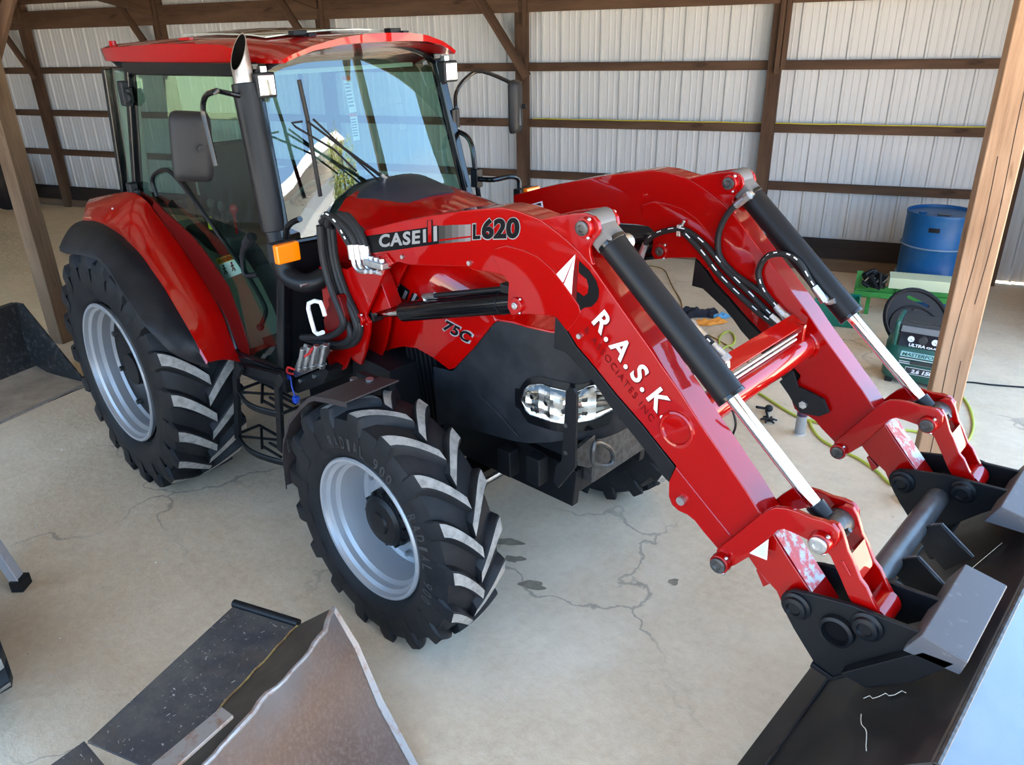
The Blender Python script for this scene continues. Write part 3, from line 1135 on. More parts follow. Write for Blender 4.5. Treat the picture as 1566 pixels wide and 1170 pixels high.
for x, y, z in wt:
    MB().box((x, -0.36, z - 0.005), (0.075, 0.06, 0.125)).build('weight_lug', M_BLK, TR, bevel=0.006)
MB().prism([(-0.359, 0.959), (-0.144, 0.996), (0.008, 0.96), (0.034, 0.88), (-0.087, 0.81), (-0.27, 0.842), (-0.34, 0.885)], 2.84, 2.86, 'X').build('tow_plate', M_STEEL, TR, bevel=0.003, label='grey steel tow plate on the front bracket')
ring = [(2.90, y, z) for y, z in [(-0.285, 0.981), (-0.19, 0.92), (-0.154, 0.855), (-0.19, 0.833), (-0.29, 0.89)]]
MB().tube(ring, 0.011, 8, sm=4, closed=True).build('tow_ring', M_STEEL, TR)
MB().box((2.70, 0, 0.80), (0.28, 0.42, 0.14)).build('tow_block', M_STEEL, TR, bevel=0.01)

# grey black cowl between hood and windscreen
rows = []
for i in range(9):
    x = 1.30 + 0.40 * i / 8
    zt = interp([(1.30, 1.80), (1.45, 1.835), (1.6, 1.805), (1.70, 1.772)], x)
    rows.append([(x, y, zt - 0.16 * (abs(y) / 0.36) ** 2.4) for y in [-0.36 + 0.72 * j / 16 for j in range(17)]])
MB().grid(rows).build('scuttle_cowl', M_COWL, TR, solid=0.012, angle=50, label='grey plastic cowl below the windscreen')

# ---------------------------------------------------------------- cab
def ys(z, sd=-1):           # side plane of the cab leans in towards the roof
    return sd * (0.548 + 0.070 * (2.33 - z))


m, nt, b = node_mat('tinted cab glass')
nt.nodes.clear()
out = nt.nodes.new('ShaderNodeOutputMaterial')
tr = nt.nodes.new('ShaderNodeBsdfTransparent')
tr.inputs[0].default_value = (0.50, 0.70, 0.62, 1)
gl = nt.nodes.new('ShaderNodeBsdfGlossy')
gl.inputs[0].default_value = (1, 1, 1, 1)
gl.inputs[1].default_value = 0.0
fr_ = nt.nodes.new('ShaderNodeFresnel')
geo_ = nt.nodes.new('ShaderNodeNewGeometry')
ior_ = nt.nodes.new('ShaderNodeMix')         # a single thin pane reflects alike from both sides
ior_.inputs[2].default_value = 1.9
ior_.inputs[3].default_value = 1 / 1.9
nt.links.new(geo_.outputs['Backfacing'], ior_.inputs[0])
nt.links.new(ior_.outputs[0], fr_.inputs[0])
ms = nt.nodes.new('ShaderNodeMixShader')
nt.links.new(fr_.outputs[0], ms.inputs[0])
nt.links.new(tr.outputs[0], ms.inputs[1])
nt.links.new(gl.outputs[0], ms.inputs[2])
nt.links.new(ms.outputs[0], out.inputs[0])
M_GLASS = m

# pillars, one tube-like section each
def bar3(mb, p, q, w, d, side):
    p, q = Vector(p), Vector(q)
    x = (q - p).normalized()
    s_ = Vector(side)
    y = (s_ - x * s_.dot(x)).normalized()
    z = x.cross(y)
    vs = []
    for e in (p, q):
        for a, b__ in ((-1, -1), (1, -1), (1, 1), (-1, 1)):
            vs.append(e + y * (a * d / 2) + z * (b__ * w / 2))
    mb.add(vs, [(0, 1, 2, 3), (7, 6, 5, 4), (0, 4, 5, 1), (1, 5, 6, 2), (2, 6, 7, 3), (3, 7, 4, 0)])


A_TOP, A_MID, A_BOT = (1.175, 2.345), (1.325, 1.62), (1.235, 0.96)
C_TOP, C_MID, C_BOT = (-0.09, 2.33), (-0.22, 1.65), (0.74, 0.92)
for sd in (-1, 1):
    mb = MB()
    for (p, q) in ((A_TOP, A_MID), (A_MID, A_BOT)):
        bar3(mb, (p[0], ys(p[1], sd), p[1]), (q[0], ys(q[1], sd), q[1]), 0.055, 0.05, (0, 1, 0))
    mb.build('front_pillar', M_BLKGLOSS, TR, bevel=0.01)
    mb = MB()
    bar3(mb, (C_TOP[0], ys(C_TOP[1], sd), C_TOP[1]), (C_MID[0], ys(C_MID[1], sd), C_MID[1]), 0.05, 0.05, (0, 1, 0))
    mb.build('rear_side_pillar', M_BLKGLOSS, TR, bevel=0.008)
    mb = MB()
    bar3(mb, (C_TOP[0] - 0.04, ys(2.34, sd), 2.34), (A_TOP[0] + 0.02, ys(2.345, sd), 2.345), 0.06, 0.05, (0, 1, 0))
    mb.build('roof_rail', M_BLKGLOSS, TR, bevel=0.008)
    mb = MB()
    bar3(mb, (-0.52, sd * 0.50, 2.33), (-0.62, sd * 0.52, 1.45), 0.05, 0.05, (0, 1, 0))
    mb.build('rear_corner_pillar', M_BLKGLOSS, TR, bevel=0.008)
    # door: frame curve follows the fender
    arc = [(0.80 * math.cos(a) + 0.02, 0.70 + 0.80 * math.sin(a)) for a in [math.radians(t) for t in (18, 30, 42, 54, 66, 78, 90)]]
    outline = [C_TOP] + [(-0.215, 1.69), (-0.10, 1.60)] + list(reversed(arc))[1:] + [(0.83, 0.93), (1.20, 0.955), (1.30, 1.62), (1.16, 2.31)]
    gl_pts = [(x, ys(z, sd) + sd * 0.006, z) for x, z in outline]
    MB().add(gl_pts, [list(range(len(gl_pts)))]).build('door_glass', M_GLASS, TR, label='tinted side door glass')
    fb = MB()
    lower = outline[1:-2]
    fb.tube([(x, ys(z, sd) + sd * 0.012, z) for x, z in lower], 0.013, 8)
    fb.tube([(x, ys(z, sd) + sd * 0.012, z) for x, z in ((1.20, 0.955), (1.30, 1.62), (1.16, 2.31), (1.1, 2.325), (-0.05, 2.315), (-0.09, 2.29), (-0.215, 1.69))], 0.011, 8)
    fb.build('door_frame', M_BLKGLOSS, TR)
    # sill under the door
    MB().prism([(0.72, 0.80), (1.26, 0.83), (1.27, 0.955), (0.76, 0.92)], ys(0.9, sd) + sd * 0.02, sd * 0.40).build('cab_sill', M_BLK, TR, bevel=0.01)
    # rear quarter glass
    MB().add([(-0.13, ys(2.3, sd), 2.31), (-0.50, sd * 0.505, 2.31), (-0.60, sd * 0.52, 1.60), (-0.25, ys(1.68, sd), 1.68)], [(0, 1, 2, 3)]).build('quarter_glass', M_GLASS, TR)
# door hinges on the near rear pillar
for hz, hx in ((2.21, -0.115), (1.66, -0.20)):
    MB().box((hx, ys(hz) - 0.035, hz), (0.06, 0.05, 0.13)).cyl((hx + 0.055, ys(hz) - 0.03, hz - 0.02), (hx + 0.055, ys(hz) - 0.055, hz - 0.02), 0.03).box((hx + 0.03, ys(hz) - 0.03, hz - 0.01), (0.07, 0.03, 0.08)).build('door_hinge', M_PLASTIC, TR, bevel=0.01)

WS_BOW = 0.055
# windscreen, slightly bowed
rows = []
for i in range(9):
    t = i / 8
    zt = 2.325 + (1.60 - 2.325) * t
    xe = A_TOP[0] + (A_MID[0] - A_TOP[0]) * t
    r = []
    for j in range(17):
        u = -1 + 2 * j / 16
        hw = abs(ys(zt)) - 0.012
        r.append((xe + WS_BOW * (1 - u * u) * (1 + 0.15 * math.sin(PI * t)) + 0.012, u * hw, zt + 0.105 * (1 - abs(u) ** 3) * (1 - t) ** 2))
    rows.append(r)
MB().grid(rows).build('windscreen', M_GLASS, TR, angle=80, label='tinted curved windscreen')
rows_ = []
MB().tube([(r[-1][0] + 0.004, r[-1][1], r[-1][2]) for r in rows], 0.012, 8).tube([(r[0][0] + 0.004, r[0][1], r[0][2]) for r in rows], 0.012, 8).tube(rows[0], 0.014, 8).tube(rows[-1], 0.014, 8).build('windscreen_seal', M_BLKGLOSS, TR)
# lower side lights in front of the doors down to the floor
for sd in (-1, 1):
    MB().add([(1.33, ys(1.60, sd), 1.60), (1.25, ys(1.0, sd), 0.99), (1.22, sd * 0.30, 0.99), (1.36, sd * 0.34, 1.60)], [(0, 1, 2, 3)]).build('foot_panel', M_BLK, TR)
# rear window
MB().add([(-0.53, -0.48, 2.30), (-0.53, 0.48, 2.30), (-0.63, 0.50, 1.50), (-0.63, -0.50, 1.50)], [(0, 1, 2, 3)]).build('rear_window', M_GLASS, TR)

# roof
def roof_half(x):
    return interp([(-0.52, 0.50), (-0.45, 0.545), (0.0, 0.575), (0.6, 0.575), (1.1, 0.555), (1.30, 0.53), (1.37, 0.515)], x)


def roof_rows(inset, zfun):
    rows = []
    for x in [-0.52, -0.48, -0.40, -0.2, 0.1, 0.4, 0.7, 0.95, 1.1, 1.22, 1.30, 1.37]:
        hw = roof_half(x) - inset
        rows.append([(x + 0.10 * (1 - (y) ** 2) * max(0, (x - 0.7) / 0.67), hw * y, zfun(x, y)) for y in [-1, -0.97, -0.9, -0.75, -0.5, -0.25, 0, 0.25, 0.5, 0.75, 0.9, 0.97, 1]])
    return rows


def zt_roof(x, y):
    e = 2.446 + 0.024 * max(0, 1 - abs(x - 0.5))
    drop = 0.0 if abs(y) < 0.9 else 0.008 * (abs(y) - 0.9) / 0.07
    ff = 0.05 * max(0, (x - 1.0) / 0.37) ** 1.5
    z = e + 0.030 * (1 - y * y) - drop
    k = min(1.0, max(0.0, (x - 0.95) / 0.38))
    k = k * k * (3 - 2 * k)
    return z * (1 - k) + (2.384 + 0.095 * (1 - abs(y) ** 2.6)) * k


def zb_roof(x, y):
    k = min(1.0, max(0.0, (x - 1.05) / 0.25))
    return (2.370 + 0.02 * (1 - y * y)) * (1 - k) + (2.370 + 0.072 * (1 - abs(y) ** 3.5)) * k


top, bot = roof_rows(0.0, zt_roof), roof_rows(0.012, zb_roof)
mb = MB()
mb.cur = 0
mb.grid(top)
for a, b_ in ((top, bot),):
    mb.grid([[r[0] for r in a], [r[0] for r in b_]])
    mb.grid([[r[-1] for r in a], [r[-1] for r in b_]])
    mb.grid([a[0], b_[0]])
    mb.grid([a[-1], b_[-1]])
mb.grid(bot)
roof = mb.build('cab_roof', M_RED, TR, angle=40, label='red cab roof cap')
under = roof_rows(0.035, lambda x, y: 2.375)[:9]
under2 = roof_rows(0.075, lambda x, y: 2.335)[:9]
mb = MB().grid(under2)
mb.grid([[r[0] for r in under], [r[0] for r in under2]])
mb.grid([[r[-1] for r in under], [r[-1] for r in under2]])
mb.grid([under[0], under2[0]])
mb.grid([under[-1], under2[-1]])
mb.build('roof_underside', M_BLK, TR, angle=40)
# pale glass hatch and its clips
rows = []
for x in [0.28, 0.5, 0.75, 0.95, 1.08]:
    rows.append([(x + 0.10 * (1 - y * y) * max(0, (x - 0.7) / 0.67), 0.40 * y, zt_roof(x, y * 0.75) + 0.014) for y in [-1, -0.6, -0.2, 0.2, 0.6, 1]])
M_HATCH = mat('greenish hatch glass', (0.50, 0.55, 0.46), 0.06, coat=1.0)
MB().grid(rows).build('roof_hatch', M_HATCH, roof, solid=0.006)
for y in (-0.28, 0.28):
    MB().box((1.16, y, 2.488), (0.05, 0.07, 0.022)).box((1.19, y + 0.05, 2.478), (0.03, 0.04, 0.016)).build('hatch_hinge', M_BLK, roof, bevel=0.003)
MB().cyl((-0.36, -0.50, 2.44), (-0.36, -0.50, 2.475), 0.022, 0.018).build('roof_plug', M_RED, roof)
MB().box((0.62, -0.55, 2.475), (0.10, 0.02, 0.012)).build('roof_bracket', M_RED, roof)
# work lamps under the roof corners
for sd in (-1, 1):
    w = MB()
    w.box((1.262, sd * 0.553, 2.284), (0.05, 0.098, 0.105))
    wl = w.build('work_lamp', M_PLASTIC, TR, bevel=0.008, label='square work lamp under the roof corner')
    MB().box((1.289, sd * 0.553, 2.284), (0.008, 0.078, 0.084)).build('lens', M_LAMP, wl, bevel=0.004)
    MB().box((1.25, sd * 0.545, 2.345), (0.03, 0.03, 0.03)).build('lamp_bracket', M_ZINC, wl)

M_BORE = mat('black bore', (0.004, 0.0035, 0.003), 0.9, spec=0.05)  # plain black for the inside of the tip
# exhaust stack standing by the near front pillar
ex0, ex1 = Vector((1.29, -0.62, 1.66)), Vector((1.222, -0.62, 2.295))
d_ = (ex1 - ex0).normalized()
mb = MB().cyl(ex0, ex1, 0.058, n=28)
exh = mb.build('exhaust_stack', M_BLK, TR, bevel=0.004, label='black exhaust silencer with bare steel tip')
tip = MB()
n_ = 24
p0 = ex1 - d_ * 0.01
ax = d_.orthogonal().normalized()
ay = d_.cross(ax)
vs, fs, fs2 = [], [], []
cut = Vector((0.12, -0.86, 0.50)).normalized()
ctr = ex1 + d_ * 0.125
for r in (0.043, 0.039):
    for i in range(n_):
        e = ax * (r * math.cos(2 * PI * i / n_)) + ay * (r * math.sin(2 * PI * i / n_))
        vs.append(p0 + e)
    for i in range(n_):
        e = ax * (r * math.cos(2 * PI * i / n_)) + ay * (r * math.sin(2 * PI * i / n_))
        base = p0 + e
        t = (ctr - base).dot(cut) / d_.dot(cut)
        vs.append(base + d_ * t)
for i in range(n_):
    j = (i + 1) % n_
    fs += [(i, j, n_ + j, n_ + i), (n_ + i, n_ + j, 3 * n_ + j, 3 * n_ + i)]
    fs2.append((2 * n_ + i, 2 * n_ + j, 3 * n_ + j, 3 * n_ + i))
tip.add(vs, fs)
tip.cur = 1
tip.add(vs, fs2)
tp = tip.build('exhaust_tip', [M_EXH, M_BORE], exh, label='bare steel exhaust tip cut at a slant')
MB().cyl(ex1 - d_ * 0.02, ex1 + d_ * 0.02, 0.038).build('bore', M_BORE, exh)
# elbow below the silencer into the engine bay
el = [(1.324, -0.62, 1.703), (1.314, -0.62, 1.579), (1.34, -0.62, 1.464), (1.462, -0.62, 1.431), (1.667, -0.62, 1.483)]
el = [tuple(ex0)] + [el[1], el[2]] + [(el[3][0], -0.58, el[3][2]), (1.52, -0.45, el[4][2])]
MB().tube(el, 0.047, 14, sm=5).build('exhaust_elbow', M_BLK, exh)
MB().cyl((1.49, -0.60, 1.44), (1.49, -0.645, 1.44), 0.008, n=8).build('elbow_bolt', M_ZINC, exh)

# mirrors
def mirror(px_pts, y, arm, sd, label):
    pts = [(x, z) for x, z in px_pts]
    mb = MB()
    n = len(pts)
    cx_ = sum(p[0] for p in pts) / n
    cz_ = sum(p[1] for p in pts) / n
    # shell: plan across Y/Z, thin along X
    return cx_, cz_


M_MIRGL = mat('mirror glass', (0.7, 0.72, 0.74), 0.02, metal=1.0)


def mirror_shell(c, w, h, yaw, tilt, arm, label):
    """c = centre; shell faces backwards"""
    R3 = Matrix.Rotation(yaw, 3, 'Z') @ Matrix.Rotation(tilt, 3, 'X')
    c = Vector(c)
    rows = []
    k = 28
    def ring(sc, xo):
        r = []
        for i in range(k):
            t = 2 * PI * i / k
            ct, st_ = math.cos(t), math.sin(t)
            e = 0.30
            yy = math.copysign(abs(ct) ** e, ct) * w / 2 * sc
            zz = math.copysign(abs(st_) ** e, st_) * h / 2 * (1 - (1 - sc) * w / h)
            r.append(c + R3 @ Vector((xo, yy, zz)))
        r.append(r[0])
        return r
    mb = MB().grid([ring(0.0, 0.034), ring(0.6, 0.032), ring(0.88, 0.024), ring(1.0, 0.004), ring(1.0, -0.014), ring(0.95, -0.018)])
    sh = mb.build('mirror', M_GREYPL, TR, angle=60, label=label)
    r_ = ring(0.95, -0.017)[:-1]
    MB().add(r_, [list(range(len(r_)))]).build('mirror_glass', M_MIRGL, sh)
    MB().tube(arm, 0.011, 10, sm=4).build('mirror_arm', M_BLKGLOSS, sh, label='bent black mirror arm')
    q = c + R3 @ Vector((0.045, 0.0, -0.0))
    MB().cyl(c + R3 @ Vector((0.02, 0.035, 0.0)), c + R3 @ Vector((0.055, 0.035, 0.0)), 0.014, n=12).build('knob', M_PLASTIC, sh)
    return sh


pm = [Vector(p) for p in [(1.28, -0.93, 2.08)]]
ma = [(1.401, -0.93, 2.006), (1.379, -0.93, 2.163), (1.376, -0.93, 2.225), (1.416, -0.93, 2.273), (1.506, -0.93, 2.293)]
mirror_shell((1.255, -0.925, 2.065), 0.165, 0.285, -0.42, -0.10,
             [(p[0] + 0.045, p[1], p[2]) for p in ma] + [(1.29, -0.78, 2.275), (1.24, -0.62, 2.235)], 'grey backed rear-view mirror beside the exhaust')
mb_ = [(1.308, 0.93, 1.964), (1.287, 0.93, 2.123), (1.281, 0.93, 2.22), (1.246, 0.93, 2.254), (1.133, 0.93, 2.266), (1.007, 0.93, 2.222), (0.924, 0.93, 2.148), (0.906, 0.93, 2.054), (0.906, 0.93, 1.979)]
armf = []
yy = [0.93, 0.93, 0.93, 0.92, 0.83, 0.73, 0.64, 0.60, 0.60]
armf = [(1.41, 0.95, 1.98), (1.40, 0.95, 2.10), (1.395, 0.945, 2.17)] + [(1.385, 0.93, 2.20)] + [(1.271, 0.8, 2.271)] + [(1.232, 0.72, 2.242)] + [(1.238, 0.63, 2.174)] + [(1.259, 0.6, 2.093), (1.259, 0.6, 2.025)]
mirror_shell((1.375, 0.952, 2.078), 0.150, 0.285, 0.45, 0.0, armf, 'grey backed rear-view mirror on the far side')
hb = [(1.26, 0.6, 2.045)][0]
MB().box((hb[0] - 0.02, 0.59, hb[2]), (0.06, 0.05, 0.09)).cyl((hb[0], 0.60, hb[2] - 0.05), (hb[0], 0.60, hb[2] + 0.05), 0.018).build('mirror_hinge', M_BLK, TR, bevel=0.005)
# far hand rail and lamp bracket
hr = [(1.25, 0.6, 1.976), (1.331, 0.6, 1.954), (1.374, 0.6, 1.898), (1.392, 0.6, 1.771), (1.422, 0.6, 1.558)]
MB().tube(hr, 0.014, 10, sm=4).build('grab_rail', M_BLKGLOSS, TR)
c_ = [(1.4, 0.6, 1.736)][0]
MB().box((c_[0], 0.60, c_[2]), (0.05, 0.05, 0.10)).build('rail_clamp', M_BLK, TR, bevel=0.006)
br = [(1.42, 0.6, 1.731), (1.53, 0.6, 1.739)] + [(1.596, 0.66, 1.754)] + [(1.621, 0.7, 1.737), (1.63, 0.7, 1.682)]
MB().tube(br, 0.014, 10, sm=4).build('lamp_arm', M_BLKGLOSS, TR)
bq = [(1.665, 0.72, 1.682)][0]
of = MB().box((bq[0] - 0.02, bq[1], bq[2] - 0.03), (0.05, 0.13, 0.08)).build('turn_lamp', M_PLASTIC, TR, bevel=0.006, label='orange turn lamp on the far side')
MB().box((bq[0] + 0.015, bq[1] + 0.02, bq[2] - 0.025), (0.03, 0.11, 0.075)).build('lens', M_ORANGE, of, bevel=0.006)
# near turn lamp
nq = [(1.506, -0.7, 1.609)][0]
of = MB().box((nq[0] - 0.035, nq[1] - 0.002, nq[2]), (0.05, 0.12, 0.088)).build('turn_lamp', M_PLASTIC, TR, bevel=0.006, label='orange turn lamp by the exhaust elbow')
MB().box((nq[0] + 0.002, nq[1] - 0.002, nq[2]), (0.035, 0.118, 0.086)).build('lens', M_ORANGE, of, bevel=0.008)
ha = [(1.583, -0.66, 1.76), (1.517, -0.66, 1.736), (1.467, -0.66, 1.701), (1.439, -0.66, 1.631)]
MB().tube(ha, 0.013, 10, sm=4).build('lamp_arm', M_BLKGLOSS, TR)

# ---------------------------------------------------------------- wipers
wp = [rows_ for rows_ in ()]


def scr(px, py):        # a point just in front of the windscreen
    return None


w1 = [(1.425, 0.02, 1.763), (1.425, -0.461, 2.132)]
w2 = [(1.425, -0.077, 1.797), (1.425, -0.432, 2.14)]
bl = [(1.42, -0.474, 2.304), (1.42, -0.455, 2.148), (1.42, -0.449, 2.002), (1.42, -0.436, 1.803)]
wb = MB()
MB().tube([(1.44, w1[0][1], w1[0][2]), (1.43, w1[1][1], w1[1][2])], [0.010, 0.005], 8).build('wiper_arm', M_BLK, TR)
wpo = MB().tube([(1.44, w2[0][1], w2[0][2]), (1.43, w2[1][1], w2[1][2])], 0.005, 8)
wpo.tube([(1.425, y, z) for _, y, z in [(1.425, -0.224, 1.886), (1.425, -0.339, 2.001), (1.425, -0.523, 2.116), (1.425, -0.54, 2.134), (1.425, -0.487, 2.135)]], 0.005, 8)
wpo.build('wiper_link', M_BLK, TR)
MB().tube(bl, 0.010, 8).build('wiper_blade', M_BLK, TR)
mt_ = [(1.42, 0.012, 1.77)][0]
MB().tube([(1.45, w1[0][1], w1[0][2]), (1.445, (w1[0][1] * 3 + w1[1][1]) / 4, (w1[0][2] * 3 + w1[1][2]) / 4)], 0.012, 8).build('wiper_pivot', M_ZINC, TR)

# ---------------------------------------------------------------- cab inside
MB().box((0.45, 0, 0.93), (1.5, 0.95, 0.04)).build('cab_floor', M_INTDK, TR)
rows = []
for i in range(9):
    x = 1.02 + 0.30 * i / 8
    zt = interp([(1.02, 1.72), (1.10, 1.80), (1.2, 1.79), (1.32, 1.70)], x)
    rows.append([(x, y, zt - 0.10 * (abs(y) / 0.33) ** 4) for y in [-0.33 + 0.66 * j / 12 for j in range(13)]])
M_DASH = mat('dark dashboard plastic', (0.012, 0.009, 0.009), 0.45, spec=0.3)
db = MB().grid(rows).build('dashboard', M_DASH, TR, angle=50)
MB().box((1.22, 0, 1.4), (0.25, 0.5, 0.7)).build('console', M_INTDK, db, bevel=0.03)
for y in (-0.02, 0.09):
    MB().box((1.345, y, 1.705), (0.006, 0.07, 0.03)).build('dash_label', M_INT, db)
# steering wheel, column
swc = Vector((0.80, 0.02, 1.70))
R3 = Matrix.Rotation(-0.60, 3, 'Y')
ring = [swc + R3 @ Vector((0.185 * math.cos(2 * PI * i / 28), 0.185 * math.sin(2 * PI * i / 28), 0)) for i in range(28)]
sw = MB().tube(ring, 0.014, 8, closed=True)
for t in (0.5, 2.6, 4.7):
    sw.tube([swc, swc + R3 @ Vector((0.18 * math.cos(t), 0.18 * math.sin(t), 0))], 0.010, 8)
sw.cyl(swc, swc + R3 @ Vector((0.0, 0, -0.45)), 0.035)
sw.build('steering_wheel', M_INTDK, TR)
# seat
st = MB().box((0.10, 0, 1.28), (0.48, 0.48, 0.13)).build('seat', M_SEAT, TR, bevel=0.04, seg=3)
MB().box((-0.17, 0, 1.60), (0.13, 0.46, 0.58), Matrix.Rotation(-0.15, 3, 'Y')).build('seat_back', M_SEAT, st, bevel=0.05, seg=3)
MB().box((0.05, 0, 1.08), (0.36, 0.36, 0.28)).build('seat_base', M_INTDK, st, bevel=0.02)
for sd in (-1, 1):
    MB().box((0.15, sd * 0.30, 1.50), (0.34, 0.07, 0.06)).build('armrest', M_SEAT, st, bevel=0.025, seg=3)
# side consoles and inner fender trim
M_TRIMG = mat('grey green cab trim', (0.29, 0.33, 0.29), 0.65)
for sd in (-1, 1):
    arc = [(0.785 * math.cos(a), 0.70 + 0.785 * math.sin(a)) for a in [math.radians(t) for t in range(10, 131, 10)]]
    poly = arc + [(-0.60, 1.05), (-0.6, 0.95), (0.73, 0.95)]
    MB().prism(poly, sd * 0.35, sd * 0.58).build('wheel_arch_trim', M_TRIMG, TR, angle=40)
    mb = MB()
    bar3(mb, (-0.50, sd * 0.42, 2.32), (-0.58, sd * 0.45, 1.45), 0.16, 0.10, (0, 1, 0))
    mb.build('pillar_trim', M_INT, TR, bevel=0.02)
MB().box((0.35, 0, 2.322), (1.5, 0.9, 0.02)).build('headliner', M_INT, TR)
MB().box((0.35, -0.42, 1.44), (0.50, 0.18, 0.12)).build('right_console', M_INTDK, TR, bevel=0.03)
for x, col in ((0.30, M_INTDK), (0.42, M_INTDK), (0.55, M_REDBOOM)):
    MB().cyl((x, -0.42, 1.48), (x + 0.04, -0.44, 1.62), 0.008).sphere((x + 0.045, -0.44, 1.64), 0.022, 8, (1, 1, 1.3)).build('control_lever', col, TR)
MB().box((0.45, -0.515, 1.56), (0.03, 0.01, 0.07)).build('yellow_lever_tab', mat('yellow tab', (0.75, 0.62, 0.02), 0.5), TR)
# door grab bar with its handle, inside the near glass
gb = [(0.044, -0.6, 1.67), (0.028, -0.6, 1.76), (0.135, -0.6, 1.816), (0.286, -0.6, 1.824), (0.511, -0.6, 1.69), (0.756, -0.6, 1.512), (0.927, -0.6, 1.377), (1.041, -0.6, 1.254), (1.049, -0.6, 1.193), (0.973, -0.6, 1.104)]
MB().tube(gb, 0.012, 10, sm=4).build('door_bar', M_BLK, TR)
MB().sphere(gb[-1], 0.020, 10).build('bar_knob', M_BLK, TR)
lv = [(1.047, -0.61, 1.592), (0.966, -0.61, 1.527), (0.924, -0.61, 1.453), (0.933, -0.61, 1.38), (1.051, -0.61, 1.402)]
MB().tube(lv, [0.024, 0.017, 0.014, 0.014, 0.013], 10, sm=3).build('door_latch', M_PLASTIC, TR)
# warning label on the trim behind the glass
def pane(name, pts, m, parent, lift=(0, -0.002, 0)):
    return MB().add([Vector(p) + Vector(lift) for p in pts], [list(range(len(pts)))]).build(name, m, parent)


lab = [(0.589, -0.583, 1.397), (0.796, -0.583, 1.463), (0.85, -0.583, 1.369), (0.643, -0.583, 1.291)]
lb = pane('warning_label', lab, M_WHITE, TR)
def quad_sub(q, u0, v0, u1, v1):
    a, b_, c_, d_ = [Vector(p) for p in q]
    f = lambda u, v: (a * (1 - u) + b_ * u) * (1 - v) + (d_ * (1 - u) + c_ * u) * v
    return [f(u0, v0), f(u1, v0), f(u1, v1), f(u0, v1)]


pane('label_header', quad_sub(lab, 0.0, 0.0, 1.0, 0.28), mat('label orange', (0.75, 0.33, 0.03), 0.5), lb, (0, -0.004, 0))
q = quad_sub(lab, 0.06, 0.26, 0.94, 0.03)
mb = MB()
add_text(mb, 'WARNING', q[0], q[1], q[3], (0, -0.006, 0), 0.03)
for u in (0.25, 0.70):           # two running figures
    q = quad_sub(lab, u - 0.12, 0.36, u + 0.14, 0.80)
    f = lambda uu, vv: (q[0] * (1 - uu) + q[1] * uu) * (1 - vv) + (q[3] * (1 - uu) + q[2] * uu) * vv
    L_ = Vector((0, -0.006, 0))
    for seg_ in (((0.5, 0.2), (0.45, 0.6)), ((0.45, 0.6), (0.7, 0.75), (0.6, 1.0)), ((0.45, 0.6), (0.3, 0.8), (0.1, 0.9)), ((0.5, 0.28), (0.75, 0.42)), ((0.5, 0.28), (0.2, 0.45))):
        mb.tube([f(*p) + L_ for p in seg_], 0.0028, 5)
    mb.sphere(f(0.55, 0.08) + L_, 0.005, 6)
mb.build('label_print', M_BLACKPR, lb)
# stickers on the far rear pillar seen through the windscreen
for (pts, hd) in (((530, 116, 541, 115, 550, 168, 539, 170), 1), ((539, 172, 548, 171, 555, 212, 546, 214), 0)):
    pass
s1 = [(0.531, 0.43, 2.255), (0.607, 0.43, 2.26), (0.636, 0.43, 2.066), (0.566, 0.43, 2.055)]
s2 = [(0.565, 0.43, 2.051), (0.635, 0.43, 2.058), (0.642, 0.43, 1.908), (0.577, 0.43, 1.897)]
for s_ in (s1, s2):
    lb = pane('pillar_label', s_, M_WHITE, TR, (0, -0.03, 0))
    pane('label_header', quad_sub(s_, 0, 0, 1, 0.12), mat('label red', (0.6, 0.12, 0.05), 0.5), lb, (0, -0.033, 0))
    mb = MB()
    for k in range(7):
        q = quad_sub(s_, 0.15, 0.2 + 0.1 * k, 0.85, 0.235 + 0.1 * k)
        mb.add([p + Vector((0, -0.034, 0)) for p in q], [(0, 1, 2, 3)])
    mb.build('label_lines', M_INTDK, lb)

